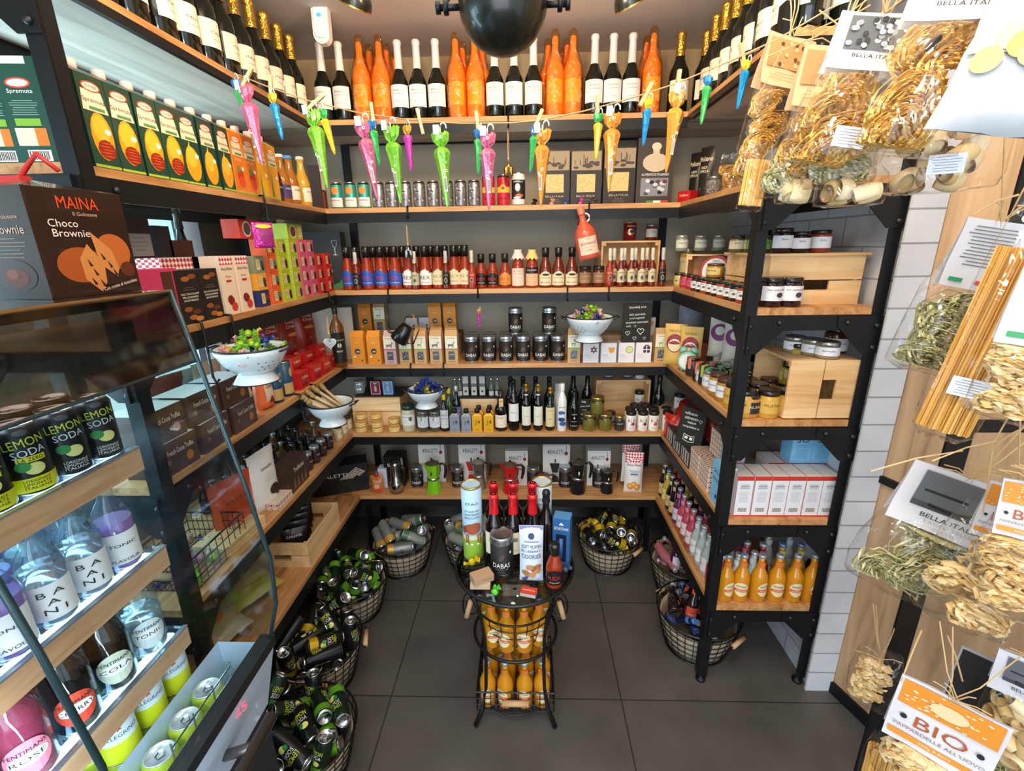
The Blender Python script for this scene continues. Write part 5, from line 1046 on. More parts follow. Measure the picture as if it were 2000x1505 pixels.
for i, (u, dx, zz) in enumerate(((335, .11, 0), (390, .11, 0), (350, .11, 1), (405, .11, 1))):
    carton(.17, .09, ht*.5, GING, None, name='biscuit_box').put((XL-.14, sy(u, XL-.14, SH[3]), SH[3]+ht*.5*zz), 'gingham patterned long biscuit box behind the dark boxes, %s, %s' % ('left' if i % 2 == 0 else 'right', 'upper' if zz else 'lower'), 'gingham boxes', rz=PI/2)
for u, w, h, c, nm in ((262, .10, .11, '#25201f', 'black box with grey front'), (312, .06, .09, '#202226', 'slim black box'), (345, .10, .05, '#4a2c22', 'flat brown box')):
    carton(w, .05, h, M(c, .5), (lambda p, w, h: (p.panel(-w*.45, w*.45, h*.05, h*.6, M('#8d8d8a', .6), .0005), p.lines(-w*.3, w*.3, h*.5, 4, h*.1, INK, .0007))) if u == 262 else None).put((XL-.16, sy(u, XL-.16, SH[3]+ht), SH[3]+ht), nm+' lying on the gingham boxes by the window', rz=PI/2)
wineA(390, 400, .03, [], (.2, .21), BLKF, .2, DGLASS, BLKL, dy=-.3, label='dummy', k=3)
_d = [o for o in bpy.data.objects if o.get('label') == 'dummy'][0]; _d['label'] = 'dark wine bottle against the window behind the left gingham boxes'; _d.location = (XL-.30, sy(382, XL-.30, SH[3]), SH[3]); _d.scale = (1, 1, .9)
def d_cube(c, dk):
    def f(p, w, h): p.panel(-w*.36, w*.02, h*.2, h*.82, M('#d9c58f', .5), .0005); p.lines(-w*.32, -w*.03, h*.72, 4, h*.11, INK, .0007, t=.0014); p.disc(w*.24, h*.5, w*.17, h*.26, M(dk, .5), .0006, 9); p.disc(w*.26, h*.28, w*.14, h*.14, M('#3a2430', .5), .0008, 8)
    return f
CC = {'n': ('#232c5c', '#7c3322', 'navy'), 'o': ('#dd5a28', '#1f7c72', 'orange'), 'g': ('#a9b829', '#4c2a3c', 'lime green'), 'p': ('#d0587a', '#4c2038', 'pink'), 'r': ('#c92b22', '#5a1a30', 'red'), 'y': ('#e09a2e', '#4a3a34', 'amber'), 't': ('#7f8a6a', '#2f5c5a', 'grey-green')}
hc = sh_('L', 3, 531, 562, .04)
CK = {k: carton(.062, .06, hc, M(v[0], .45), d_cube(v[0], v[1]), name='tea_carton') for k, v in CC.items()}
colu = [505, 530, 552, 573, 590, 605, 620, 636]
for r_, row in enumerate(('noggpprr', 'yoggpprr', 'toggpp__', 'toggpp__')):
    if r_ == 2: row = 'toggpprr'
    if r_ == 3: row = '_oggpp__'
    for i, ch in enumerate(row):
        if ch == '_': continue
        yb = sy(colu[i], XL-.04, SH[3]); CK[ch].put((XL-.04, yb, SH[3]+r_*(hc+.0005)), '%s tea carton stacked on third left shelf, %s row up, %s' % (CC[ch][2], NTH[r_], nth(i, 8)), 'stacked fruit tea cartons', rz=PI/2+random.uniform(-.02, .02))
for i, (u, c, c2, nm) in enumerate(((478, '#c73a22', '#2b5b5f', 'wide red-orange fruit tea box'), (566, '#a5b52b', '#4c2a3c', 'wide lime fruit tea box'))):
    carton(.13, .06, hc*1.05, M(c, .45), lambda p, w, h, c2=c2: (p.disc(-w*.15, h*.5, h*.42, h*.42, M('#e3d9cf', .5), .0005), p.disc(-w*.15, h*.5, h*.34, h*.34, M(c2, .5), .0007), p.disc(-w*.15, h*.55, h*.2, h*.2, M('#8c3a24', .5), .0009), p.panel(w*.2, w*.45, h*.15, h*.85, M('#d9c58f', .5), .0005), p.lines(w*.22, w*.43, h*.75, 4, h*.13, INK, .0007)), name='tea_carton').put((XL-.06, sy(u+8, XL-.04, SH[3]+hc*4), SH[3]+hc*(4.0 if i else 4.0)+.003), nm+' on top of the stacked tea cartons', rz=PI/2)
y = 2.42; xr = bx(668, y, SH[3]); z1 = hz(xr, y, 452, SH[3])
def d_riedel(p, w, h):
    p.text('RIEDEL', w*.16, h*.55, h*.13, M('#d9d2cb', .5), .0006, w*.34); p.text('THE WINE GLASS COMPANY', w*.17, h*.42, h*.04, M('#d9d2cb', .5), .0006, w*.34); p.text('VARIETAL SPECIFIC', w*.2, h*.32, h*.035, M('#d9d2cb', .5), .0006, w*.3)
    p.poly([(w*.5, 0), (w*.5, h*.22), (w*.42, h*.1), (w*.25, h*.02), (w*.1, 0)], M('#4f8a3c', .5), .0005); x = w*.41
    p.tube([(x-.012, -.0006, h*.85), (x-.010, -.0006, h*.76), (x, -.0006, h*.72), (x+.010, -.0006, h*.76), (x+.012, -.0006, h*.85)], .0012, PAPER, 4, closed=True); p.panel(x-.001, x+.001, h*.6, h*.72, PAPER, .0008); p.panel(x-.01, x+.01, h*.595, h*.605, PAPER, .0008)
carton(.36, .10, z1, M('#2a2724', .5), d_riedel, name='glassware_box').put((xr-.175, y+.055, SH[3]), 'large black wine glass box with green corner behind the tea cartons', rz=.12)
# fourth shelf left
BRN = M('#4a2e24', .4, coat=.2)
def d_truf(p, w, h): p.text('French Cocoa Truffles', w*.05, h*.66, h*.16, CREAM, .0006, w*.7); p.disc(w*.25, h*.32, w*.1, h*.16, M('#b36a2c', .5), .0006, 9); p.disc(-w*.3, h*.4, w*.06, h*.09, M('#8b5a3a', .5), .0006, 8)
htb = sh_('L', 4, 455, 786, .05); WT = M('#e5e9ef', .3); TB = carton(.135, .10, htb, BRN, d_truf, top=WT, name='truffle_box')
rows('L', 4, [455, 398, 325], TB, 'brown cocoa truffle box with white top in the lower row, {n}, left shelf', 'brown truffle boxes', dx=.055, frm='right')
rows('L', 4, [436, 374, 296], TB, 'brown cocoa truffle box with white top in the upper row, {n}, left shelf', 'brown truffle boxes', dx=.058, z=htb+.001, frm='right')
def d_orb(p, w, h): p.panel(-w*.30, w*.30, h*.05, h*.85, M('#d8c2ad', .5), .0008, 4, 4); p.text('Caramel', 0, h*.6, h*.09, INK, .0016, w*.4); [p.disc(w*x, h*z, w*.1, h*.05, M('#7a2a17', .5), .0018, 8) for x, z in ((-.08, .22), (.08, .2), (0, .28))]
OB = pouch(.085, sh_('L', 4, 476, 743, .05), .06, M('#e0662a', .4), d_orb, wob=.0006, cat='bag', name='sweet_bag')
rows('L', 4, [482, 519], OB, 'orange bag of sweets with beige label, {n} of two beside the blue tins', 'orange sweet bags', dx=.05)
BT = G(); hb_ = sh_('L', 4, 540, 716, .05); BT.lathe([(.027, 0), (.027, hb_)], M('#1f4a66', .4), 20); l = G(); l.fn = wrap(.027); l.panel(-.035, .035, hb_*.08, hb_*.40, M('#b8985c', .5), .0005, 8); l.disc(0, hb_*.7, .011, .02, M('#b8985c', .5), .0005); t = G(); t.lathe([(.0275, hb_), (.0275, hb_+.004), (.024, hb_+.002)], SILVER, 20)
rows('L', 4, [541, 562], Kind('biscuit_tin', 'tin', [('body', BT), ('label', l), ('lid', t)]), 'tall blue and gold round tin, {n} of two on fourth left shelf', 'blue round tins', dx=.045)
RT = carton(.085, .05, sh_('L', 4, 584, 727, .04), M('#b81f1f', .3, coat=.4), lambda p, w, h: (p.text('Truffettes', 0, h*.68, h*.18, CREAM, .0006, w*.7), [p.disc(w*x, h*.25, w*.08, h*.12, M('#7a1414', .5), .0006, 7) for x in (-.2, 0, .2)]), name='truffle_box')
rows('L', 4, [587, 612, 632], RT, 'red truffle box, {n} of the lower row on fourth left shelf', 'red truffle boxes', dx=.04)
rows('L', 4, [572, 597, 622], RT, 'red truffle box, {n} of the upper row on fourth left shelf', 'red truffle boxes', dx=.1, z=.05)
rows('L', 4, [646], RT, 'red truffle box beside the brown oil bottle on fourth left shelf', 'red truffle boxes', dx=.05)
def d_chip(p, w, h): p.text('Long', 0, h*.80, h*.06, CREAM, .001, w*.5); p.text('Chips', 0, h*.73, h*.06, CREAM, .001, w*.55); p.poly([(-w*.45, h*.03), (w*.45, h*.03), (w*.45, h*.3), (0, h*.42), (-w*.45, h*.25)], M('#b8641f', .4), .001); p.disc(0, h*.6, w*.25, h*.03, M('#d58a3c', .4), .001)
CHIP = pouch(.13, .27, .05, M('#8e2016', .3, coat=.4), d_chip, name='crisp_bag', wob=.0015)
for i, (u, dx) in enumerate(((505, .15), (545, .17), (580, .15), (612, .17), (640, .2), (560, .27), (600, .29))):
    CHIP.put((XL-dx-.02, sy(u, XL-dx, SH[4]+.05), SH[4]+.035), 'dark red bag of long crisps leaning on fourth left shelf, %s' % (nth(i, 5) if i < 5 else ('back row left', 'back row right')[i-5]), 'dark red crisp bags', rz=PI/2-.35+.1*(i % 3))
carton(.5, .30, .035, M('#5a2a20', .6), None, name='display_box').put((XL-.22, 1.98, SH[4]), 'low dark red display box under the crisp bags', rz=PI/2)
h = hz(bx(668, 2.28, SH[4]), 2.28, 600, SH[4])
oil(h, .034, M('#6b3c14', .06, coat=.6), BLKF, M('#171514', .5), [('8', .02, .38, WHITE), ('BALSAMICO', .005, .47, WHITE), ('BIO', .008, .28, WHITE)], lz=(.08, .60), caph=.1, nr=.3, shoulder=.72, capr=.011).put((bx(668, 2.28, SH[4]), 2.27, SH[4]), 'tall amber vinegar bottle with black label and cap in the left corner', rz=.5)
carton(.22, .14, .28, M('#a89a8c', .5), None, name='storage_box').put((-1.05, 2.46, SH[4]), 'tall beige cardboard box in the corner behind the amber bottle', rz=.3)
for i, (u, v, c) in enumerate(((400, 665, '#b9a58c'), (345, 700, '#9fb6b0'), (325, 690, '#7d3b30'))):
    h = .20; pouch(.12, h, .05, M(c, .45), (lambda p, w, h: p.text('PASTA', 0, h*.5, h*.08, INK, .001, w*.6)) if i == 1 else None, wob=.002, seed=i).put((XL-.20, sy(u+16, XL-.2, SH[4]+.06), SH[4]), '%s bag standing behind the truffle boxes by the window' % ('tan wood-look', 'pale green', 'brown red')[i], rz=PI/2-.2)
# fifth shelf left
DKB = M('#17140f', .1, coat=.5); SB = drink(.14, .021, DKB, M('#22242a', .25, metal=.5), M('#2a2520', .5), [('OLIO', .006, .3, CREAM)], nr=.45)
SBs = drink(.15, .021, M('#4a3418', .1, coat=.5), M('#9aa0a8', .3, metal=.6), M('#c9bd9b', .5), [('SOSO', .006, .3, INK)], nr=.42)
n = 0
for j, dx in enumerate((.10, .16, .22, .28)):
    for i in range(9):
        if (i+j) % 5 == 4: continue
        y = 1.50+.072*i+.02*(j % 2); (SB if (i*3+j) % 4 else SBs).put((XL-dx, y, SH[5]), 'small dark bottle in the group on fifth left shelf, row %s from the aisle, %s' % (NTH[j], nth(i, 9, 'front')), 'small dark bottles on fifth left shelf', rz=PI/2, sc=.9+.15*((i*7+j) % 3)/2)
CJ = Kind('sauce_jar', 'jar', jar_parts(.085, .022, M('#b9a27c', .2), M('#2a2725', .3), M('#d9c9a8', .5), [('CREMA', .006, .5, INK)])); DJ = Kind('sauce_jar', 'jar', jar_parts(.085, .022, M('#2b1c18', .15, coat=.4), M('#b9bdc0', .3, metal=.6), M('#3a2228', .5), [('VINO', .006, .5, CREAM)]))
rows('L', 5, [603, 617, 630, 643], DJ, 'dark jar with silver lid, {n} of four on fifth left shelf', 'dark silver-lidded jars', dx=.05)
rows('L', 5, [662, 672, 681], CJ, 'cream labelled jar, {n} of three at far end of fifth left shelf', 'cream jars', dx=.04)
rows('L', 5, [655, 664, 674], CJ, 'cream labelled jar in the second row, {n}, far end of fifth left shelf', 'cream jars', dx=.10)
hw = sh_('L', 5, 530, 873, .07)
pouch(.15, hw*.98, .05, M('#e3e1de', .35, coat=.2), lambda p, w, h: (p.disc(w*.1, h*.3, w*.18, h*.09, M('#3d2418', .5), .001, 9), p.disc(w*.2, h*.22, w*.1, h*.05, M('#3d2418', .5), .0012, 7), p.text('amedei', 0, h*.72, h*.05, INK, .001, w*.4), p.lines(-w*.2, w*.2, h*.6, 3, h*.05, M('#8c8782', .5), .001)), wob=.002, name='pouch').put((XL-.07, sy(535, XL-.05, SH[5]), SH[5]), 'white pouch with dark cocoa beans leaning on fifth left shelf', rz=PI/2-.1)
carton(.17, .07, sh_('L', 5, 580, 888, .05), M('#3a241c', .35, coat=.2), lambda p, w, h: (p.text('Truffettes', w*.05, h*.7, h*.16, CREAM, .0006, w*.5), [p.poly([(w*x, h*.1), (w*(x+.08), h*.5), (w*(x+.14), h*.1)], M('#7a5a4a', .5), .0006) for x in (-.3, -.12, .06, .24)]), name='truffle_box').put((XL-.05, sy(585, XL-.02, SH[5]), SH[5]), 'dark brown truffle gift box right of the white pouch', rz=PI/2)
Kind('preserve_jar', 'jar', jar_parts(.085, .05, M('#3a261e', .2), M('#4c3c30', .35, metal=.3), M('#3f2a22', .5), [('TARTUFO', .008, .5, CREAM)], lidh=.22, deco=lambda l, h, r: l.disc(0, h*.35, .012, .02, CREAM, .001, 9))).put((XL-.12, sy(612, XL-.12, SH[5]), SH[5]), 'wide brown jar behind the dark truffle gift box', rz=PI/2)
def nat(c='#2b2230'):
    def bd(nt, N, L, b):
        tc = N('ShaderNodeTexCoord'); sp = N('ShaderNodeSeparateXYZ'); L(tc.outputs['Object'], sp.inputs[0]); ad = N('ShaderNodeMath'); L(sp.outputs[0], ad.inputs[0]); L(sp.outputs[1], ad.inputs[1])
        pp = []
        for o in (ad.outputs[0], sp.outputs[2]): q = N('ShaderNodeMath'); q.operation = 'PINGPONG'; L(o, q.inputs[0]); q.inputs[1].default_value = .011; pp.append(q)
        s_ = N('ShaderNodeMath'); L(pp[0].outputs[0], s_.inputs[0]); L(pp[1].outputs[0], s_.inputs[1]); m = N('ShaderNodeMath'); m.operation = 'MULTIPLY'; m.inputs[1].default_value = 45; L(s_.outputs[0], m.inputs[0])
        r = ramp(N, [(.0, c), (.20, c), (.23, '#e6d5c4'), (.42, '#e6d5c4'), (.45, '#b0583c'), (.54, '#b0583c'), (.57, '#e6d5c4')]); L(m.outputs[0], r.inputs[0]); L(r.outputs[0], b.inputs['Base Color'])
    return texmat('patterned_box_paper', bd, .5)
PAT = nat()
carton(.11, .075, .03, PAT, None, top=M('#e0cdbb', .5), name='sweet_box').put((XL-.045, sy(548, XL-.03, SH[5]), SH[5]), 'small flat patterned sweet box at the edge of fifth left shelf', rz=PI/2)
pouch(.17, .20, .05, M('#c4441a', .25, coat=.5), lambda p, w, h: p.text('PASTA', 0, h*.6, h*.08, M('#7c2a10', .5), .001, w*.5), wob=.003, name='foil_bag', seed=4).put((XL-.10, sy(487, XL-.06, SH[5]), SH[5]), 'bright orange foil bag leaning behind the fridge edge on fifth left shelf', rz=PI/2-.3)
g = G(); g.at(0, 0, 0)
for i in range(3): g.box(-.1, .1, -.06, .06, .013*i, .013*i+.011, PINE)
tag(link('cutting_board', g.mesh('cutting_board')), 'stack of small pale wooden boards behind the fridge glass', 'board').location = (XL-.08, sy(470, XL-.05, SH[5]), SH[5]); bpy.data.objects['cutting_board'].rotation_euler = (0, 0, PI/2-.1)
# sixth shelf left
def rows_at(side, u, dx, k): x = (XL-dx) if side == 'L' else (XR+dx); return x, sy(u, x, SH[k])
x, y = rows_at('L', 612, .12, 6); crate(.34, .24, .12, 2, hole=True, label='pale pine crate with dark sweet packs at the lowest left shelf', loc=(XL-.13, 1.86, SH[6]), rz=PI/2+.0, holes='side')
for i in range(5):
    pouch(.11, .12, .03, M('#221c1a', .35, coat=.3), lambda p, w, h: (p.text('CARAMEL', 0, h*.72, h*.09, CREAM, .001, w*.6), p.disc(0, h*.3, w*.25, h*.14, M('#a5662c', .5), .001, 8)), name='sweet_bag', wob=.001, seed=i).put((XL-.10-.02*i, 1.76+.055*i, SH[6]+.03), 'dark caramel sweet pack in the pine crate, %s' % nth(i, 5, 'front'), 'dark caramel packs', rz=.5)
YG = M('#b9a850', .4, coat=.15)
PG = pouch(.20, .24, .06, YG, lambda p, w, h: (p.disc(-w*.05, h*.62, w*.15, h*.1, M('#4f5a2a', .5), .001, 9), p.disc(w*.02, h*.56, w*.1, h*.06, M('#8c4a24', .5), .0012, 7), p.text('Taralli', w*.05, h*.25, h*.05, M('#5c532a', .5), .001, w*.4), p.lines(-w*.2, w*.25, h*.18, 3, h*.04, M('#6c6236', .5), .001)), wob=.003, name='snack_bag')
def lay(K, x, y, z, label, rz, tilt, group=None):
    o = K.put((x, y, z), label, group); o.rotation_euler = (-PI/2+tilt, 0, rz); return o
lay(PG, XL-.10, 1.47, SH[6]+.035, 'olive-yellow snack bag lying at the edge of lowest left shelf', 1.1, .12, 'olive-yellow snack bags')
lay(PG, XL-.24, 1.57, SH[6]+.035, 'olive-yellow snack bag lying behind the first, against the crate', 1.6, .15, 'olive-yellow snack bags')
PB = pouch(.17, .2, .06, M('#b9a58a', .35, coat=.2), lambda p, w, h: (p.disc(0, h*.5, w*.2, h*.14, M('#c8742c', .5), .001), p.lines(-w*.3, w*.3, h*.8, 3, h*.05, M('#4b6a7c', .5), .001)), wob=.003, name='snack_bag', seed=9)
for i, y in enumerate((1.27, 1.20)): lay(PB, XL-.09-.19*i, y, SH[6]+.035, 'beige snack bag lying behind the fridge glass, %s' % ('nearest' if i == 0 else 'further'), 1.2, .2, 'beige snack bags')
# ---------------------------------------------------------------- right shelving unit
cxr = XR+.13
def endx(u, y, z): return bx(u, y, z)
# second shelf right: leaning crate, dark packs, photo box
crate(.24, .09, .16, 2, label='pine crate tilted on the second right shelf, behind the dark packs', loc=(XR+.30, 2.13, SH[2]+.005), rot=(0, .0, -PI/2+.3), t=.009)
ML = pouch(.07, sh_('R', 2, 1366, 286, .08), .035, M('#1f1a18', .4), lambda p, w, h: (p.text('Molisano', 0, h*.78, h*.09, CREAM, .001, w*.9), p.text('NIDI', 0, h*.62, h*.05, CREAM, .001, w*.4), p.text('SEMOLA', 0, h*.55, h*.05, CREAM, .001, w*.6), p.panel(-w*.25, w*.25, .01, h*.25, M('#57493a', .5), .001)), name='pasta_bag_dark', wob=.0006)
ML.name = 'pasta_pack'
for i, u in enumerate((1354, 1374)): ML.put((XR+.10, sy(u, XR+.10, SH[2]), SH[2]), 'dark pasta pack with script lettering on second right shelf, %s' % ('left' if i == 0 else 'right'), 'dark pasta packs', rz=-PI/2+.6)
carton(.20, .02, .17, M('#8b7c68', .6), lambda p, w, h: (p.panel(-w*.5, w*.5, h*.5, h, M('#6f6353', .6), .0004), p.poly([(-w*.5, h*.5), (w*.5, h*.55), (w*.5, h*.8), (-w*.1, h*.62)], M('#cbb99b', .6), .0006), [p.disc(w*x, h*.9, w*.05, h*.05, INK, .0008, 7) for x in (-.3, .1, .35)]), name='picture_box').put((XR+.16, 1.83, SH[2]), 'sepia picture box of a rocky shore on second right shelf', rz=-PI/2+.1)
RTB = carton(.075, .05, .052, M('#b81f1f', .3, coat=.4), lambda p, w, h: p.text('Truffettes', 0, h*.65, h*.2, CREAM, .0006, w*.7), name='truffle_box'); RTB.put((XR+.05, sy(1342, XR+.05, SH[2]), SH[2]), 'red truffle box at the far corner of second right shelf', rz=-PI/2+.5)
Kind('woven_jar', 'jar', jar_parts(.075, .03, M('#8e8a86', .2, metal=.7, bump=1, bs=160), M('#7d7a78', .3, metal=.8))).put((XR+.05, sy(1392, XR+.05, SH[2]), SH[2]), 'silver mesh jar beside the red truffle box, second right shelf')
# third shelf right
JY = Kind('preserve_jar', 'jar', jar_parts(sh_('R', 3, 1338, 497, .07), .034, M('#c39a3a', .15, coat=.4), M('#8b8a72', .3, metal=.6), M('#ded2a6', .5), [('ZUCCA', .007, .55, INK)]))
SW = lambda c, lab='#e2e3e6': Kind('preserve_jar', 'jar', jar_parts(.062, .026, M(c, .12, coat=.5), M('#1e1c1b', .25, coat=.3), M(lab, .5), [('bio', .005, .6, INK)], lz=(.2, .68), deco=lambda l, h, r: l.disc(r*.2, h*.42, r*.25, h*.07, M('#5c5a58', .5), .001, 8)))
S1J, S2J, S3J = SW('#4a1d14'), SW('#a5401c'), SW('#1f1413'); PJ = SW('#b02a3c', '#c84a62'); YJ = SW('#c9b25e', '#cdbd7c')
YJ.put((XR+.04, sy(1326, XR+.04, 1.52), SH[3]), 'small yellow labelled jar at the far corner of third right shelf', rz=-PI/2+.5)
rows('R', 3, [1338, 1350], PJ, 'small jar with pink-red label, {n} of two on third right shelf', 'pink-label jars', dx=.045, rz=-PI/2+.5, frm='left')
JY.put((XR+.11, sy(1338, XR+.11, SH[3]), SH[3]+.03), 'yellow preserve jar with silver lid raised behind the pink-label jars', rz=-PI/2+.6)
ys = [1.575+.0575*i for i in range(10)]
for j, dx in enumerate((.04, .10)):
    for i, y in enumerate(ys):
        (S1J, S2J, S3J)[(i+j) % 3].put((XR+dx, y+.01*j, SH[3]), 'small white-label jar with black lid, %s row of third right shelf, %s' % ('aisle' if j == 0 else 'second', nth(i, 10, 'front')), 'white-label jars on third right shelf', rz=-PI/2+.5)
BJ = Kind('preserve_jar', 'jar', jar_parts(.092, .036, M('#1e1114', .1, coat=.5), M('#191817', .25, coat=.3), M('#dfe0e6', .5), [('bio cossettis', .006, .6, INK)], lz=(.22, .72), deco=lambda l, h, r: l.disc(r*.3, h*.42, r*.3, h*.09, M('#3c3b3c', .5), .001, 8)))
for i, u in enumerate((1502, 1538)): BJ.put((bx(u, YR+.05, SH[3]), YR+.05, SH[3]), 'large dark jar with white label at the near end of third right shelf, %s' % ('left' if i == 0 else 'right'), 'large dark jars')
g = G(); g.at(0, 0, .075, rx=PI/2); g.lathe([(.073, -.018), (.075, -.016), (.075, .016), (.073, .018)], M('#7a4a34', .35, metal=.3), 32); g.at(0, -.018, .075)
f = G(); f.at(0, -.0185, .075); f.disc(0, 0, .070, .070, M('#b3342a', .4), .0005, 28); f.disc(0, .004, .058, .058, M('#efe6df', .4), .001, 28); f.disc(0, .008, .046, .044, M('#cfd6dc', .4), .0014, 24); f.disc(0, .012, .034, .032, M('#b98a86', .4), .0018, 24); f.text('Sapori', 0, .052, .012, M('#7d3f4a', .4), .0022); f.disc(.022, -.02, .009, .013, M('#27335f', .4), .0022, 9); f.disc(-.02, -.035, .026, .018, M('#2f7c46', .4), .0022, 12)
x = XR+.10; RTN = Kind('round_tin', 'tin', [('tin_body', g), ('picture_lid', f)]); RTN.put((x+.01, sy(1392, x, SH[3]), SH[3]+.0), 'large round picture tin standing on edge on third right shelf', rz=-PI/2+.75)
MJ = Kind('preserve_jar', 'jar', jar_parts(.055, .034, M('#b9872c', .15, coat=.4), M('#5b5248', .3, metal=.4), M('#d9bd7c', .5), [('crema', .006, .5, INK)]))
MJ.put((XR+.075, sy(1396, XR+.075, SH[3]+.062), SH[3]+.063), 'flat mustard-yellow jar standing on the small jars before the round tin', rz=-PI/2+.5)
crate(.30, .34, .155, 2, hole=True, hi=0, label='large pine crate with slot handle on third right shelf', loc=(XR+.235, YR+.26, SH[3]), rz=0)
_c = [o for o in bpy.data.objects if o.get('label', '').startswith('large pine crate with slot')][0]
lb = G(); lb.box(-.16, .16, -.18, .18, 0, .008, PINE); o = link('display_board', lb.mesh('display_board')); tag(o, 'pine board laid over the large crate on third right shelf', 'board'); o.location = (XR+.235, YR+.26, SH[3]+.1555)
zt = SH[3]+.1645
TJ = [Kind('preserve_jar', 'jar', jar_parts(h_, .031, M(c, .12, coat=.5), M('#1e1c1b', .25, coat=.3), M(l_, .5), [('bio', .006, .55, INK)], lz=(.2, .7))) for c, h_, l_ in (('#26181a', .078, '#dfe0e6'), ('#2b1512', .066, '#dfe0e6'), ('#8c3a22', .07, '#dfe0e6'), ('#3d4a24', .06, '#6da04a'), ('#6b5a34', .06, '#d6c9a8'))]
for i, (u, k_, nm) in enumerate(((1524, 0, 'tall dark'), (1558, 1, 'middle dark'), (1598, 2, 'reddish'))):
    y = YR+.13; TJ[k_].put((bx(u, y, zt), y, zt), nm+' jar with white label on the large crate, third right shelf', 'jars on the large crate', rz=-.2)
for i, (u, y, k_) in enumerate(((1440, YR+.35, 4), (1460, YR+.34, 4), (1474, YR+.27, 3), (1500, YR+.22, 3))): TJ[k_].put((bx(u, y, zt), y, zt), 'small %s label jar at the rear of the large crate, %s' % (('tan', 'green')[k_ == 3], nth(i, 4)), 'jars on the large crate', rz=-.5)
crate(.28, .14, .17, 2, label='pine crate on its side at the far end of third right shelf', loc=(XR+.25, 2.36, SH[3]+.08), rot=(PI/2, 0, -.5))
LJ = Kind('preserve_jar', 'jar', jar_parts(.07, .028, M('#8b8c7a', .15, coat=.4), M('#a8a9a2', .3, metal=.6), M('#c9cbb8', .5), [('PESTO', .007, .5, INK)]))
for i, u in enumerate((1333, 1370, 1405)): LJ.put((bx(u, 2.26, SH[3]+.17), 2.28, SH[3]+.165), 'grey-green jar with silver lid on the far right crate, %s of three' % nth(i, 3), 'grey-green silver-lid jars')
# fourth shelf right
def pastel(c, t1, c2): return lambda p, w, h: (p.disc(0, h*.55, w*.38, h*.22, M(c2, .5), .001, 16), p.disc(0, h*.5, w*.3, h*.15, M('#e8d9b0', .5), .0014, 14), p.text(t1, 0, h*.84, h*.06, M('#7a5a24', .5), .001, w*.6))
YP = pouch(.10, sh_('R', 4, 1350, 640, .07), .045, M('#d9b35c', .45), pastel('#d9b35c', 'ORGANIC', '#8c2a44'), wob=.001, name='snack_pouch')
YP.put((XR+.07, sy(1345, XR+.07, SH[4]), SH[4]), 'yellow pouch with red circle at the far end of fourth right shelf', rz=-.5); YP.put((XR+.02, 2.26, SH[4]), 'yellow pouch half hidden behind the other yellow pouch', rz=-.4)
WP = pouch(.10, .19, .05, M('#d9d9cf', .35, coat=.3), lambda p, w, h: (p.disc(0, h*.62, w*.4, h*.2, M('#7c2a72', .4), .001), p.disc(0, h*.66, w*.2, h*.1, M('#d9d9cf', .5), .0014)), wob=.0015, name='snack_pouch')
for i, (u, y) in enumerate(((1403, 2.12), (1432, 2.0))): WP.put((bx(u, y, SH[4]+.08), y, SH[4]+.07), 'white pouch with purple swirl at the back of fourth right shelf, %s' % ('left' if i == 0 else 'right'), 'purple and white pouches', rz=-.6)
pouch(.12, .2, .05, M('#8f98a8', .4), wob=.002, name='snack_pouch').put((bx(1345, 2.42, SH[4]+.1), 2.42, SH[4]+.10), 'blue-grey pouch at the back corner above the yellow pouches', rz=-.2)
carton(.22, .12, .09, M('#a84a2c', .5), name='storage_box').put((XR+.12, 2.42, SH[4]), 'low rust-red box in the corner behind the yellow pouches', rz=-.3)
GBX = carton(.055, .055, .10, M('#8f8c90', .5), lambda p, w, h: (p.panel(-w*.4, w*.4, h*.3, h*.7, M('#d5d3d4', .5), .0005), p.lines(-w*.3, w*.3, h*.6, 3, h*.1, INK, .0007)), name='spice_box')
for i in range(5): GBX.put((XR+.20, 2.13-.062*i, SH[4]), 'small grey box with pale label behind the dark jars, %s' % nth(4-i, 5, 'front'), 'small grey boxes', rz=-.9)
# alarm clock
MINT = M('#7fc4b0', .3, coat=.4); k = link('alarm_clock', None); x, y = XR+.045, sy(1342, XR+.045, SH[4]); k.location = (x, y, SH[4]); k.rotation_euler = (0, 0, -.45); tag(k, 'mint green twin-bell alarm clock on fourth right shelf', 'clock')
g = G(); g.at(0, 0, .052, rx=PI/2); g.lathe([(.04, -.018), (.044, -.016), (.045, .018), (.041, .02)], MINT, 28); g.at(); link('case', g.mesh('case'), k)
g = G(); g.at(0, -.0, .052); g.disc(0, 0, .037, .037, M('#eeece4', .4), .0205, 26); g.panel(-.001, .001, 0, .024, INK, .022); g.panel(0, .018, -.001, .001, INK, .022)
for i in range(12): a = i*PI/6; g.disc(.032*math.cos(a), .032*math.sin(a), .0015, .0015, INK, .0212, 6)
link('dial', g.mesh('dial'), k)
for s in (-1, 1): g = G(); g.at(s*.024, 0, .10, ry=s*.5); g.lathe([(.019, -.004), (.018, .006), (.010, .015), (.001, .018)], MINT, 16); link('bell', g.mesh('bell'), k); g = G(); g.tube([(s*.02, 0, .02), (s*.03, 0, 0)], .004, MINT); link('leg', g.mesh('leg'), k)
g = G(); g.tube([(-.024, 0, .115), (0, 0, .128), (.024, 0, .115)], .002, SILVER, 6); link('handle', g.mesh('handle'), k)
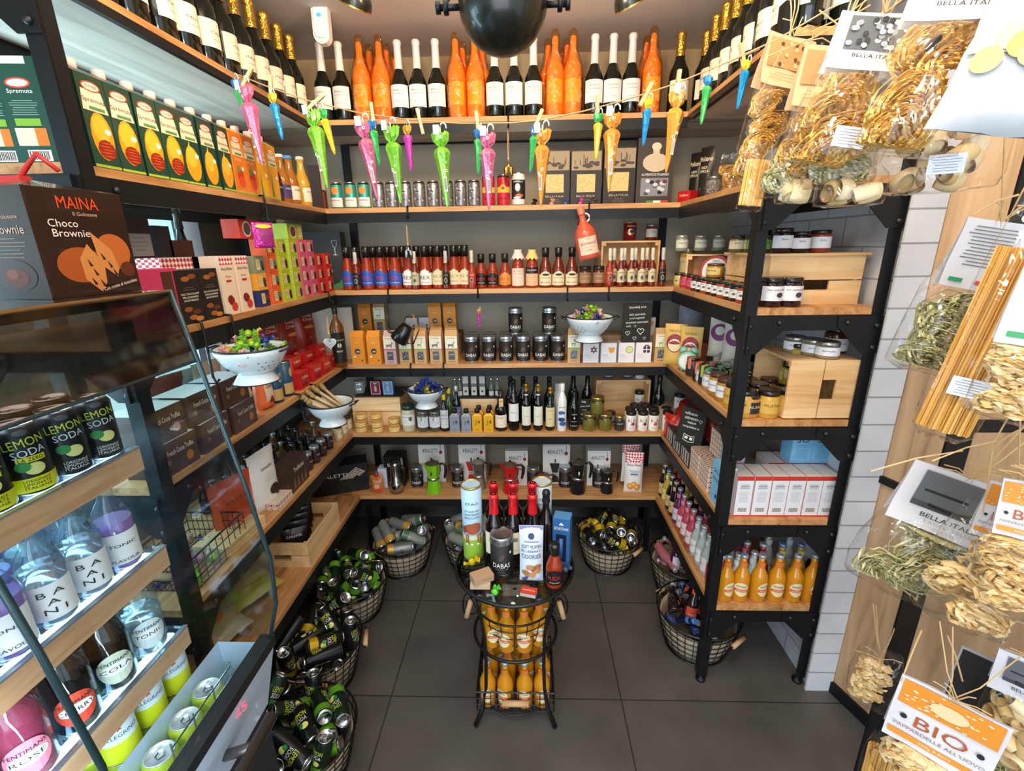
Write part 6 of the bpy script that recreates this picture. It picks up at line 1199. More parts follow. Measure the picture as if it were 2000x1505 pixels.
# jars with coloured tape
def tapejar(c, tape): 
    p = jar_parts(.085, .030, M(c, .12, coat=.5), M('#1c1a19', .25, coat=.3), M('#1f1d1d', .5), [('8', .012, .5, PAPER)], lz=(.1, .6)); t = G(); t.panel(-.008, .008, .040, .083, M(tape, .5), .0315); t.box(-.008, .008, -.0312, .01, .0835, .0862, M(tape, .5)); return Kind('preserve_jar', 'jar', p+[('seal_tape', t, [], 'coloured paper seal')])
TA = {n: tapejar('#3a2416', c) for n, c in (('coral', '#d9705c'), ('green', '#4fa06c'), ('lime', '#a3b83c'))}
for i, (u, dx, n) in enumerate(((1366, .045, 'coral'), (1352, .045, 'coral'), (1392, .10, 'coral'), (1409, .11, 'green'), (1432, .13, 'lime'), (1377, .05, 'lime'), (1385, .05, 'green'))):
    x = XR+dx; TA[n].put((x, sy(u, x, SH[4]), SH[4]), 'dark jar with %s paper seal on fourth right shelf, %s' % (n, nth(i, 7)), 'sealed dark jars', rz=-PI/2+.7)
CLJ = Kind('preserve_jar', 'jar', jar_parts(.078, .033, M('#a79a78', .15, coat=.4), M('#a9aba8', .25, metal=.8), M('#d8dde4', .5), [('miele', .006, .5, INK)])); HNY = Kind('preserve_jar', 'jar', jar_parts(.09, .033, M('#a5781f', .12, coat=.5), M('#54382a', .3, metal=.3), M('#d9dde4', .5), [('miele', .007, .5, INK)])); MST = Kind('preserve_jar', 'jar', jar_parts(.095, .036, M('#c79a3e', .15, coat=.4), M('#1e1a17', .25, coat=.3), M('#cfa54c', .5), [('MUSTAR', .009, .5, M('#4c3412', .5))]))
for i, y in enumerate((1.93, 1.855)):
    for j in range(3): CLJ.put((XR+.05+.08*j, y, SH[4]), 'jar with silver lid and pale label on fourth right shelf, %s rank, %s' % (('far', 'near')[i], nth(j, 3)), 'silver-lid jars', rz=-PI/2+.6)
for i, y in enumerate((1.775, 1.70)):
    for j in range(3): HNY.put((XR+.045+.08*j, y, SH[4]), 'honey jar with brown lid on fourth right shelf, %s rank, %s' % (('far', 'near')[i], nth(j, 3)), 'honey jars', rz=-PI/2+.6)
for i, y in enumerate((1.62, 1.54)):
    for j in range(2): MST.put((XR+.045+.08*j, y, SH[4]), 'mustard jar with black lid near the post on fourth right shelf, %s rank, %s' % (('far', 'near')[i], nth(j, 2)), 'mustard jars', rz=-PI/2+.6)
SAL = Kind('preserve_jar', 'jar', jar_parts(.082, .034, M('#b98446', .12, coat=.5), M('#1e1a17', .25, coat=.3), M('#2a2724', .5), [('SALSA', .008, .5, CREAM)])); SAL.put((bx(1460, YR+.05, SH[4]), YR+.05, SH[4]), 'jar with black chalk-style label beside the near post, fourth right shelf')
for i, (u, nm) in enumerate(((1496, 'left'), (1536, 'right'))): MST.put((bx(u, YR+.045, SH[4]), YR+.045, SH[4]), 'large mustard jar at the near end of fourth right shelf, %s of the pair' % nm, 'mustard jars')
HEX = G(); HEX.lathe([(.026, 0), (.028, .004), (.028, .055), (.022, .062)], M('#a89334', .12, coat=.5), 6); hl = G(); hl.lathe([(.024, .062), (.025, .063), (.025, .075), (.023, .077)], M('#1e1a17', .25, coat=.3), 18); hb2 = G(); hb2.panel(-.012, .012, .015, .045, M('#c9b766', .5), .0262)
HX = Kind('preserve_jar', 'jar', [('body', HEX), ('lid', hl), ('label', hb2)])
HX.put((bx(1571, YR+.04, SH[4]), YR+.04, SH[4]), 'six-sided mustard jar at the mouth of the standing crate', 'six-sided mustard jars')
# crate on its side, opening toward the aisle
cr = crate(.24, .20, .22, 2, label='pine crate standing on its side with slotted face, near end of fourth right shelf', loc=(XR+.375-.0, YR+.12, SH[4]+.10), rot=(PI/2, 0, -PI/2), hole=True, holes='side', slatm=PINEZ)
bpy.data.objects.remove([c for c in cr.children if c.name.startswith('crate_bottom')][0]) if False else None
cr.location = (XR+.375, YR+.125, SH[4]+.106)
for i, (y, z) in enumerate(((YR+.06, 0), (YR+.12, 0), (YR+.18, 0), (YR+.09, 1), (YR+.15, 1), (YR+.12, 2))): HX.put((XR+.235, y, SH[4]+.008+.0775*z), 'six-sided mustard jar inside the standing crate, %s level, %s' % (('bottom', 'middle', 'top')[z], nth(i, 6, 'front')), 'six-sided mustard jars', rz=-PI/2)
FJ = Kind('preserve_jar', 'jar', jar_parts(.055, .036, M('#8f866c', .15, coat=.4), M('#a9aba8', .25, metal=.8), M('#dfe3ea', .5), [('tartufo', .006, .5, INK)], lidh=.24)); zc = SH[4]+.207
for i, (u, dy) in enumerate(((1550, .14), (1585, .09), (1613, .045))): FJ.put((bx(u, YR+dy, zc), YR+dy, zc), 'flat silver-lidded jar on top of the standing crate, %s' % nth(i, 3), 'flat silver-lidded jars', rz=-.4)
Kind('preserve_jar', 'jar', jar_parts(.085, .037, M('#4a2c16', .12, coat=.5), M('#1c1917', .25, coat=.3), M('#dfe0e4', .5), [('mostarda', .006, .4, INK)], lz=(.1, .6))).put((bx(1629, YR+.13, zc), YR+.13, zc), 'tall dark jar with black lid on top of the standing crate', rz=-.4)
# fifth shelf right
SALT = M('#dfe3ea', .5); REDB = M('#c9342c', .45); LBL = M('#7fc0e8', .5)
def d_salt(p, w, h): p.panel(-w*.49, w*.49, h*.04, h*.90, M('#dfe4ec', .5), .0005); p.lines(-w*.35, w*.35, h*.80, 4, h*.03, INK, .0007, t=.0016, seed=3); p.lines(-w*.35, w*.35, h*.62, 9, h*.03, M('#6c7480', .5), .0007); p.barcode(-w*.3, w*.35, h*.10, h*.24, .0007)
hs = hz(bx(1615, YR+.03, SH[5]), YR+.03, 928, SH[5]); SBX = carton(.058, .10, hs, REDB, d_salt, top=M('#e6e2e0', .5), side=M('#e4dcd8', .5), name='salt_box')
us = (1447, 1481, 1514, 1546, 1579, 1611)
for i, u in enumerate(us): SBX.put((bx(u, YR+.02, SH[5]), YR+.07, SH[5]), 'white and red salt box in the front row of fifth right shelf, %s' % nth(i, 6), 'white and red salt boxes')
for i in range(4): SBX.put((bx(1500+33*i, YR+.15, SH[5]), YR+.18, SH[5]), 'white and red salt box in the second row, %s, fifth right shelf' % nth(i, 4), 'white and red salt boxes')
def d_blue(t): return lambda p, w, h: (p.text('SALE', 0, h*.86, h*.12, INK, .0005, w*.8), p.text(t, 0, h*.66, h*.17, M('#27306b', .5), .0005, w*.6), p.lines(-w*.35, w*.35, h*.5, 8, h*.05, M('#2c4a80', .5), .0006))
BL_ = carton(.075, .07, .145, LBL, d_blue('SO'), side=LBL, top=LBL, name='salt_box')
for i, (u, dy) in enumerate(((1560, .16), (1600, .16))): BL_.put((bx(u, YR+dy-.03, SH[5]+hs), YR+dy, SH[5]+hs+.001), 'light blue salt box standing on the white and red ones, %s' % ('left' if i == 0 else 'right'), 'light blue salt boxes')
BF = carton(.085, .055, .17, LBL, lambda p, w, h: (p.text('SALE', 0, h*.78, h*.1, M('#27306b', .5), .0005, w*.7, tilt=0), p.text('FINO', 0, h*.58, h*.1, M('#27306b', .5), .0005, w*.7), p.disc(w*.1, h*.2, w*.1, h*.06, M('#27306b', .5), .0005, 7)), side=M('#e6e2e0', .5), name='salt_box')
BF.put((XR+.035, YR+.11, SH[5]), 'pale blue fine salt box facing the aisle beside the near post', 'fine salt boxes', rz=-PI/2); BF.put((XR+.10, YR+.20, SH[5]+.12), 'pale blue fine salt box raised behind the first one', 'fine salt boxes', rz=-PI/2)
PB1 = carton(.10, .10, .11, PAT, name='patterned_box', top=PAT)
for i, (dx, y, z) in enumerate(((.06, YR+.24, 0), (.06, YR+.35, 0), (.17, YR+.26, 0), (.12, YR+.30, .111))): PB1.put((XR+dx, y, SH[5]+z), 'square box with black and orange diamond pattern on fifth right shelf, %s' % ('nearest at the edge', 'second at the edge', 'behind near the wall', 'on top of the others')[i], 'diamond pattern boxes', rz=random.uniform(-.05, .05))
BWB = carton(.11, .12, .085, M('#2a2826', .5), lambda p, w, h: (p.panel(-w*.45, w*.45, h*.1, h*.85, M('#bdb5aa', .5), .0005), [p.panel(w*x, w*(x+.1), h*.15, h*.8, INK, .0008) for x in (-.35, -.1, .2)]), name='gift_box')
for i in range(3): BWB.put((XR+.065, YR+.45+.12*i, SH[5]), 'black and white printed gift box on fifth right shelf, %s' % nth(i, 3, 'front'), 'black and white gift boxes', rz=-PI/2)
RFO = pouch(.11, .13, .07, M('#b5261a', .2, coat=.6, bump=.5, bs=40), wob=.005, name='sweet_bag', seed=8)
for i, (dx, y, z) in enumerate(((.04, 2.22, 0), (.13, 2.16, 0), (.09, 2.10, .085), (.17, 2.0, .085), (.10, 2.27, .07))): RFO.put((XR+dx, y, SH[5]+z), 'shiny red foil bag of sweets at the far end of fifth right shelf, %s' % nth(i, 5), 'red foil sweet bags', rz=-.8+.4*i)
carton(.16, .14, .10, M('#a8937c', .6), name='storage_box').put((bx(1310, 2.42, SH[5]), 2.45, SH[5]), 'small brown box in the right corner of fifth back shelf'); rubk(.08, .028, '#c9453a').put((bx(1327, 2.40, SH[5]+.10), 2.41, SH[5]+.10), 'white rub shaker standing on the small brown corner box')
p = (XR+.02, YR+.50); sign(.13, .17, [('vallozon', .86, .08, -.1), ('szinesen', .74, .08, -.05), ('segitjuk', .62, .08, 0), ('receptekkel is!', .50, .08, 0)], 'black chalkboard sign with writing and open book leaning on fifth right shelf', (XR+.015, YR+.46, SH[5]+.085), rz=-PI/2+.6, tilt=-.2, hearts=((.32, .72, .05),), book=(0, .2, .1))
# bottles on the lowest right shelf
CLR = lambda c: M(c, .06, coat=.6)
tonic = {n: drink(.19, .027, CLR(c), M(cc, .3, metal=.5), M(lc, .5), [(t, .007, .3, INK)], nr=.4, neck=M(nc, .5)) for n, c, cc, lc, t, nc in (
    ('dark cola', '#160c0b', '#b9bdc2', '#c9b27c', 'COLA', '#c9b27c'), ('purple', '#5b2a55', '#b9bdc2', '#d9c9dc', 'BERRY', '#c27a9a'), ('pink', '#b3485a', '#c9ccd2', '#ead2d6', 'ROSE', '#d98a9a'),
    ('clear', '#a9b5b4', '#c9ccd2', '#e3e6e8', 'TONIC', '#cfd8dc'), ('red', '#8c1c22', '#c9ccd2', '#c23038', 'HIBISCUS', '#d8606a'), ('yellow', '#b59a3e', '#7fa0d0', '#e0cf6a', 'LEMON', '#e0cf6a'), ('blue capped dark', '#1d1a2a', '#5577b8', '#3d6cae', 'PORTER', '#5577b8'))}
seq = ['red', 'red', 'clear', 'clear', 'clear', 'pink', 'pink', 'pink', 'purple', 'dark cola', 'dark cola', 'yellow', 'dark cola']
for j, dx in enumerate((.045, .11, .175)):
    for i in range(13):
        n = seq[(i+j*2) % 13] if i > 1 or j else 'red'
        tonic[n].put((XR+dx, YR+.055+.064*i+.01*j, SH[6]), '%s drink bottle on the lowest right shelf, %s file from the aisle, %s' % (n, NTH[j], nth(i, 13, 'front')), 'bottles on the lowest right shelf', rz=-PI/2+random.uniform(-.3, .3))
ORJ = M('#cf8a14', .06, coat=.6, bump=.05)
def fent(l, h, r): l.disc(0, h*.30, r*.85, h*.155, M('#e8d9ac', .45), .0006, 16); l.panel(-r*.8, r*.8, h*.25, h*.31, M('#d9622a', .45), .0012, 8); l.text('FENTIMANS', 0, h*.37, h*.035, INK, .0012, r*1.1); l.text('MANDARIN', 0, h*.28, h*.03, CREAM, .0016, r*1.1)
OJ = drink(.20, .031, ORJ, M('#b4c3d0', .25, metal=.5), None, [], nr=.36, shoulder=.58, neck=M('#d97a34', .5), deco=fent)
for i, u in enumerate((1412, 1442, 1476, 1510, 1544, 1577)): OJ.put((bx(u, YR+.045, SH[6]), YR+.045, SH[6]), 'orange drink bottle with oval label at the near end of lowest right shelf, %s' % nth(i, 6), 'orange drink bottles', rz=random.uniform(-.5, .4))
for i, (u, n) in enumerate(((1478, 'red'), (1515, 'yellow'), (1550, 'yellow'), (1580, 'dark cola'), (1490, 'clear'), (1530, 'clear'))): y = YR+(.115 if i < 4 else .19); tonic[n].put((bx(u, y, SH[6]), y, SH[6]), '%s drink bottle behind the orange ones near the wall, %s' % (n, nth(i, 6)), 'bottles on the lowest right shelf', rz=.2, sc=1.05)
# ---------------------------------------------------------------- wire baskets on the floor
LINEN = M('#b5a58c', .9, bump=.4, bs=90)
WOODH = M('#c79f74', .5)
def basket_kind(R1=.125, R2=.175, H=.19):
    g = G(); n = 30
    def rr(z): return R1+(R2-R1)*(z/H)**.8
    for z in [i*H/6 for i in range(7)]: g.tube([(rr(z)*math.cos(a), rr(z)*math.sin(a), z+.003) for a in [i*2*PI/36 for i in range(36)]], .0024 if 0 < z < H-.001 else .004, BLACKW, 5, closed=True)
    w = G()
    for i in range(n): a = 2*PI*i/n; w.tube([(0.02*math.cos(a), .02*math.sin(a), .004)]+[(rr(z)*math.cos(a), rr(z)*math.sin(a), z+.003) for z in (0, .06, .12, H)], .0018, BLACKW, 4)
    l = G(); l.lathe([(.01, .008), (R1-.006, .008), (rr(.06)-.006, .06), (rr(.14)-.006, .14), (rr(.155)-.010, .158), (rr(.13)-.012, .13), (R1-.012, .014), (.01, .013)], LINEN, 32, cap=False)
    parts = [('rings', g), ('wires', w), ('lining', l)]
    for s in (-1, 1):
        h = G(); x = s*(R2+.012); h.tube([(s*R2, -.05, H-.01), (x, -.05, H-.03), (x, .05, H-.03), (s*R2, .05, H-.01)], .003, BLACKW, 5); d = G(); d.tube([(x, -.04, H-.03), (x, .04, H-.03)], .010, WOODH, 10)
        parts.append(('handle', h, [('wooden_grip', d, [], 'pale wooden grip')]))
    return Kind('wire_basket', 'basket', parts)
BASK = basket_kind()
SLK = dict(r=.0272, h=.14)
def soda(body, band, t1, c1, t2, c2, bands=(.06, .28), fruit=True):
    def f(l, h, r):
        if band: l.panel(-r*3.1, r*3.1, h*bands[0], h*bands[1], M(band, .3, metal=.3), .0003, 20)
        for q in (-1.5, 1.6):
            l.fn = wrap(r); b = l.fn; l.fn = lambda p, b=b, q=q: b((p[0]+q*r, p[1], p[2]))
            l.text(t1, 0, h*.70, h*.12, M(c1, .4), .0005, r*1.5); l.text(t2, 0, h*.57, h*.10, M(c2, .4), .0005, r*1.3)
            if fruit: l.disc(r*.15, h*.40, r*.42, h*.075, M('#e6dc7a', .4), .0005, 12); l.disc(-r*.25, h*.43, r*.25, h*.06, M('#2f8f3c', .4), .0007, 8)
            if band: l.lines(-r*.4, r*.4, h*.24, 3, h*.05, INK, .0006)
    return Kind('soda_can', 'can', can_parts(SLK['h'], SLK['r'], M(body, .3, metal=.35), f))
CAN_LB = soda('#15171a', None, 'LEMON', '#d6dd3a', 'SODA', '#e6e8ea'); CAN_LG = soda('#182a1c', '#6cae2c', 'LEMON', '#c6d83a', 'SODA', '#e6e8ea')
CAN_LY = soda('#1d1a14', '#c9a81e', 'LEMON', '#d6c83a', 'SODA', '#e6e8ea'); CAN_S = soda('#7f8488', '#d0a040', 'TONIC', '#c9822c', 'WATER', '#3a3d40', fruit=False); CAN_S2 = soda('#9aa29c', '#4c7a62', 'SPRITZ', '#4c7a5a', 'BIO', '#c9822c', fruit=False)
BTL = {n: drink(.19, .026, CLR(c), M(cc, .3, metal=.5), M(lc, .5), [(t, .008, .28, CREAM)], nr=.4, neck=M(nc, .5)) for n, c, cc, lc, t, nc in (
    ('pale pink', '#a8606a', '#c9ccd2', '#d9a9a4', 'ROSA', '#e0c9c4'), ('dark', '#1b0f10', '#b9bdc2', '#c24a34', 'CHERRY COLA', '#c24a34'), ('purple', '#3a1c3c', '#c9ccd2', '#d9d0dc', 'MIRTO', '#8c5a8c'), ('dark blue', '#161a30', '#4f7fd0', '#3d5fae', 'BITTER', '#4f7fd0'))}
import itertools
def fill(loc, pile, kinds, gname, where, rz=0., zoff=.004):
    q0 = Quaternion((0, 0, 1), rz); seen = set()
    for i, t in enumerate(sorted((t for t in PILES[pile] if t[2] > .085), key=lambda t: -t[2])):
        p = q0 @ Vector(t[:3]); k, nm = kinds[i % len(kinds)]; q = q0 @ Quaternion(t[3:]); H = SLK['h'] if pile != 'bot' else .19
        off = q @ Vector((0, 0, -H/2)); lv = 'on top' if t[2] > .2 else ('under the top' if t[2] > .15 else 'deep down'); ax = q @ Vector((0, 0, 1))
        po = 'lid up' if ax.z > .6 else ('base up' if ax.z < -.6 else 'lying '+('sideways' if abs(ax.x) > abs(ax.y) else 'lengthways'))
        sd = 'at the centre' if p.xy.length < .045 else ('near ' if p.y < -.03 else ('far ' if p.y > .03 else 'middle '))+('left' if p.x < 0 else 'right'); lab = '%s %s, %s, %s in the %s' % (nm, lv, sd, po, where)
        if lab in seen: lab = lab.replace(nm, 'another '+nm)
        seen.add(lab); k.put(Vector(loc)+p+off+Vector((0, 0, zoff)), lab, gname, rot=q)
def can_basket(x, y, rz, pile, kinds, where, label):
    BASK.put((x, y, 0), label, 'wire baskets on the floor', rz=rz+.3); fill((x, y, .006), pile, kinds, 'cans in the '+where, where, rz)
can_basket(-.70, 2.20, .5, 'can2', [(CAN_S, 'silver can'), (CAN_S2, 'silver and cream can')], 'back left basket', 'wire basket full of silver cans at the back left, under the lowest shelf')
can_basket(-.30, 2.22, 2.0, 'can', [(CAN_S2, 'silver and cream can'), (CAN_S, 'silver can')], 'basket behind the table', 'wire basket of silver cans partly hidden behind the glass table')
can_basket(-.86, 1.86, 1.2, 'can', [(CAN_LG, 'black and green soda can')], 'green can basket', 'wire basket full of black and green soda cans along the left shelf')
can_basket(-.86, 1.48, 3.1, 'can', [(CAN_LB, 'black lemon soda can'), (CAN_LB, 'black lemon soda can'), (CAN_LY, 'black and yellow soda can')], 'black can basket', 'wire basket full of black lemon soda cans, left side of the floor')
can_basket(-.755, 1.12, 4.6, 'can', [(CAN_LG, 'black and green soda can'), (CAN_LB, 'black lemon soda can')], 'nearest left basket', 'wire basket of soda cans nearest the camera beside the fridge')
can_basket(.45, 2.24, 5.2, 'can2', [(CAN_LY, 'black and yellow soda can')], 'yellow can basket', 'wire basket full of black and yellow cans at the back right')
BASK.put((.80, 2.03, 0), 'wire basket of pale pink bottles under the right shelf, the further one', 'wire baskets on the floor', rz=1.9)
fill((.80, 2.03, .006), 'bot', [(BTL['pale pink'], 'pale pink drink bottle'), (BTL['purple'], 'purple drink bottle'), (BTL['pale pink'], 'pale pink drink bottle')], 'bottles in the further right basket', 'further right basket', 1.0)
BASK.put((.745, 1.68, 0), 'wire basket of dark cola bottles under the right shelf, the nearer one', 'wire baskets on the floor', rz=2.2)
fill((.745, 1.68, .006), 'bot', [(BTL['dark'], 'dark cherry cola bottle'), (BTL['dark'], 'dark cherry cola bottle'), (BTL['dark blue'], 'dark bottle with blue cap')], 'bottles in the nearer right basket', 'nearer right basket', 3.0)
for x, y, b, n, nm in ((.73, 1.97, 'purple', -.15, 'further'), (.82, 2.07, 'pale pink', .1, 'further'), (.69, 1.64, 'dark', -.15, 'nearer'), (.78, 1.68, 'dark', .12, 'nearer'), (.74, 1.75, 'dark blue', .05, 'nearer')):
    o = BTL[b].put((x, y, .15), 'upright %s bottle standing out of the %s right basket%s' % (b, nm, ', leaning right' if n > .1 and b == 'dark' else ''), 'upright bottles in baskets'); o.rotation_euler = (n, -n, x*9)

# ---------------------------------------------------------------- round glass table
TX, TY, TZ, TR = -.05, 1.45, .60, .215
t = link('side_table', None); t.location = (TX, TY, 0); tag(t, 'small round glass-topped black metal table in the middle of the floor', 'table')
TG = film('table_glass', '#b4bcb9', .03, 0, edge=.18)
g = G(); g.lathe([(.001, TZ-.008), (TR-.004, TZ-.008), (TR-.004, TZ), (.001, TZ)], TG, 48, cap=False); link('glass_top', g.mesh('glass_top'), t)
def ring(g, R, z, r, n=40): g.tube([(R*math.cos(i*2*PI/n), R*math.sin(i*2*PI/n), z) for i in range(n)], r, BLACKW, 6, closed=True)
g = G(); ring(g, TR, TZ-.006, .0065, 48); ring(g, TR-.012, TZ-.018, .004, 48); link('rim', g.mesh('rim'), t)
g = G(); ring(g, .158, .30, .006); ring(g, .150, .04, .004); link('shelf_ring', g.mesh('shelf_ring'), t)
for a in (-.85, PI+.85, .85, PI-.85):
    g = G(); c, s = math.cos(a), math.sin(a)
    g.tube([(R_*c, R_*s, z) for R_, z in ((TR, TZ-.01), (.18, .5), (.163, .38), (.160, .25), (.165, .14), (.185, .06), (.225, 0.008))], [.008]*5+[.009, .010], BLACKW, 8, fl=.8); link('leg', g.mesh('leg'), t)
for s in (-1, 1):
    for z in (.40,): g = G(); g.tube([(s*(.165+.035*math.sin(i*PI/8)), 0, z+.07*math.cos(i*PI/8)) for i in range(9)], .003, BLACKW, 5); g.tube([(s*(.165+.022*math.cos(i*2*PI/14)), 0, z+.04*math.sin(i*2*PI/14)) for i in range(14)], .0025, BLACKW, 5, closed=True); link('scroll', g.mesh('scroll'), t)
def wbasket(x, y, z, R, H, label, sq=False, D=None):
    o = link('wire_basket', None); o.location = (x, y, z); tag(o, label, 'basket'); g = G(); w = G()
    if sq:
        for q in (0, H*.33, H*.66, H): w.tube([(-R, -D, q), (R, -D, q), (R, D, q), (-R, D, q)], .002 if q < H else .004, BLACKW, 5, closed=True)
        for i in range(12):
            xx = -R+2*R*i/11; g.tube([(xx, -D, 0), (xx, -D, H)], .0015, BLACKW, 4); g.tube([(xx, D, 0), (xx, D, H)], .0015, BLACKW, 4); g.tube([(xx, -D, 0), (xx, D, 0)], .0015, BLACKW, 4)
        for i in range(10): yy = -D+2*D*i/9; g.tube([(-R, yy, 0), (-R, yy, H)], .0015, BLACKW, 4); g.tube([(R, yy, 0), (R, yy, H)], .0015, BLACKW, 4)
        h = G(); h.tube([(-.05, -D-.014, H*.6), (.05, -D-.014, H*.6)], .011, WOODH, 10); link('handle', h.mesh('handle'), o)['label'] = 'pale wooden grip'
    else:
        for q in (0, .25, .5, .75, 1): ring(w, R*(.72+.28*q**.7), H*q, .002 if q < 1 else .004, 32)
        for i in range(20): a = 2*PI*i/20; g.tube([(R*(.72+.28*q**.7)*math.cos(a), R*(.72+.28*q**.7)*math.sin(a), H*q) for q in (0, .3, .6, 1)], .0015, BLACKW, 4)
        for i in range(7): x_ = R*.72*(-.9+.3*i); l = math.sqrt(max(0, (R*.72)**2-x_*x_)); g.tube([(x_, -l, 0), (x_, l, 0)], .0015, BLACKW, 4); g.tube([(-l, x_, 0), (l, x_, 0)], .0015, BLACKW, 4)
        for s in (-1, 1): h = G(); h.tube([(s*(R+.01), -.02, H-.01), (s*(R+.028), -.035, H-.075)], .010, WOODH, 10); link('handle', h.mesh('handle'), o)['label'] = 'pale wooden grip'
    link('wires', g.mesh('wires'), o); link('rings', w.mesh('rings'), o); return o
wbasket(TX, TY, .305, .155, .15, 'round wire basket under the glass table top, holding orange bottles')
wbasket(TX, TY, .035, .145, .09, 'low rectangular wire basket with wooden handle at the foot of the table', True, .13)

for i, (x, y) in enumerate(((-.085, -.085), (-.028, -.105), (.035, -.105), (.09, -.075), (-.10, .0), (-.03, -.02), (.04, -.02), (.10, .02), (-.05, .07), (.03, .08))):
    OJ.put((TX+x, TY+y, .312), 'orange drink bottle in the upper table basket, %s' % nth(i, 10), 'orange bottles in the upper table basket', rz=random.uniform(-.6, .6))
for i, (x, y) in enumerate(((-.105, -.095), (-.038, -.10), (.035, -.10), (.10, -.095), (-.10, -.02), (-.03, -.025), (.04, -.02), (.105, -.02), (-.08, .06), (0, .06), (.08, .06))):
    OJ.put((TX+x, TY+y, .042), 'orange drink bottle in the lower table basket, %s' % nth(i, 11), 'orange bottles in the lower table basket', rz=random.uniform(-.6, .6))
def tb(u, v, r=0): p = P(u, v, z=TZ); return Vector((p.x, p.y+r, TZ+.0005))
def th(u, v, vt, r=0): p = tb(u, v, r); return hz(p.x, p.y, vt, TZ)
def tin(h, r, lab, lid, deco, name='biscuit_tin'):
    g = G(); g.lathe([(r, 0), (r, h)], lab, 28); c = G(); c.lathe([(r*1.0, h-.004), (r*1.03, h-.002), (r*1.03, h+.004), (r*.93, h+.004), (r*.90, h-.001), (.001, h-.001)], lid, 28, cap=False)
    b = G(); b.lathe([(r*1.02, 0), (r*1.02, .005)], lid, 28); l = G(); l.fn = wrap(r); deco(l, h, r); return Kind(name, 'tin', [('body', g), ('printed_picture', l), ('lid', c), ('base_rim', b)])
def d_cow(l, h, r):
    l.panel(-r*1.55, r*1.55, 0.005, h*.30, M('#8fb53c', .5), .0003, 14); l.panel(-r*1.55, r*1.55, h*.30, h*.36, M('#c9d8b0', .5), .0003, 14); c = M('#a5563a', .5)
    l.disc(0, h*.455, r*.85, h*.075, c, .0008); l.disc(r*.3, h*.49, r*.55, h*.05, c, .0009); l.disc(-r*.85, h*.44, r*.25, h*.05, M('#8c442c', .5), .0012, 10)
    for x in (-.7, -.5, .45, .7): l.panel(r*x, r*(x+.14), h*.24, h*.38, c, .0009)
    for x in (-.6, -.1, .5): l.disc(r*x, h*.24, r*.12, h*.015, M('#e9eef2', .5), .001, 7)
    for t, z, s in (('STAG', .80, .03), ('STEM GINGER CREAM', .70, .022), ('SHORTBREAD', .655, .026), ('BISCUITS', .61, .026)): l.text(t, 0, h*z, h*s, M('#24405c', .5), .001, r*1.5)
SKY_ = M('#a9cbe0', .45)
p = tb(924, 1093, .03); tin(th(924, 1093, 946, .03), .037, SKY_, GOLDC, d_cow).put(p, 'tall biscuit tin with cow and meadow picture on the glass table', rz=.1)
p = Vector((TX+.105, TY+.135, TZ)); tin(hz(p.x, p.y, 940, TZ), .038, M('#b9cfda', .45), GOLDC, lambda l, h, r: (l.panel(-r*1.5, r*1.5, 0, h*.5, M('#c9c070', .5), .0003, 12), [l.text(t_, 0, h*z, h*.045, M('#24405c', .5), .001, r*1.5) for t_, z in (('BUTTER', .78), ('SHORTBREAD', .70), ('BISCUITS', .62))])).put(p, 'tall pale blue butter shortbread tin at the back of the glass table')
def d_win(l): return l
WN = wine(.30, .036, BGLASS, REDF, M('#e6dcc0', .6), [('CHATEAU', .004, .75, INK, .03), ('MEDOC', .004, .2, INK, .03)], .42, .30, (.18, .50), shoulder=.66); WN[2][1].fn = wrap(.036); WN[2][1].panel(-.018, .018, .11, .125, M('#7d766a', .6), .0008, 6)
WK = Kind('wine_bottle', 'bottle', WN)
h0 = th(966, 1082, 950, .05)/.30
for j, dy in enumerate((.02, .10)):
    for i, u in enumerate((966, 1003, 1040)):
        y = TY+dy-.01; WK.put((bx(u, y, TZ+.1), y, TZ), 'red wine bottle with red capsule on the glass table, %s row, %s' % (('front', 'back')[j], nth(i, 3)), 'red-capped wine bottles', sc=.93)
wineA(1062, 934, .033, [], (.2, .21), M('#17191f', .3), .16, BGLASS, BLKL, label='dummy2', k=6, neck=.34); o = [q for q in bpy.data.objects if q.get('label') == 'dummy2'][0]; o['label'] = 'dark bottle with bare cork top beside the red-capped wines'; o.location = (bx(1066, TY+.01, TZ+.1), TY+.01, TZ); s_ = th(1062, 1080, 945)/bh(6, 1062, 934); o.scale = (1, 1, s_)
p = tb(1098, 1105, .02); carton(.062, .05, th(1098, 1105, 1003, .03), M('#2a5f94', .4), lambda p, w, h: (p.text('BETHIOTI-HAN', 0, h*.80, h*.06, PAPER, .0006, w*.8), p.poly([(-w*.15, h*.87), (0, h*.93), (w*.15, h*.87)], PAPER, .0006), p.panel(-w*.3, w*.3, h*.12, h*.68, M('#14203a', .3), .0006), p.tube([(0, -.001, h*.2), (0, -.001, h*.6)], .008, M('#3f66a0', .2), 6)), top=M('#4f86b8', .4), name='gift_box').put(p, 'blue windowed gift box at the right of the glass table', rz=-.25)
p = tb(980, 1125, .035); DAB.put(p, 'large black coffee tin with silver lid in front on the glass table', sc=th(980, 1125, 1040, .03)/hd*.98)
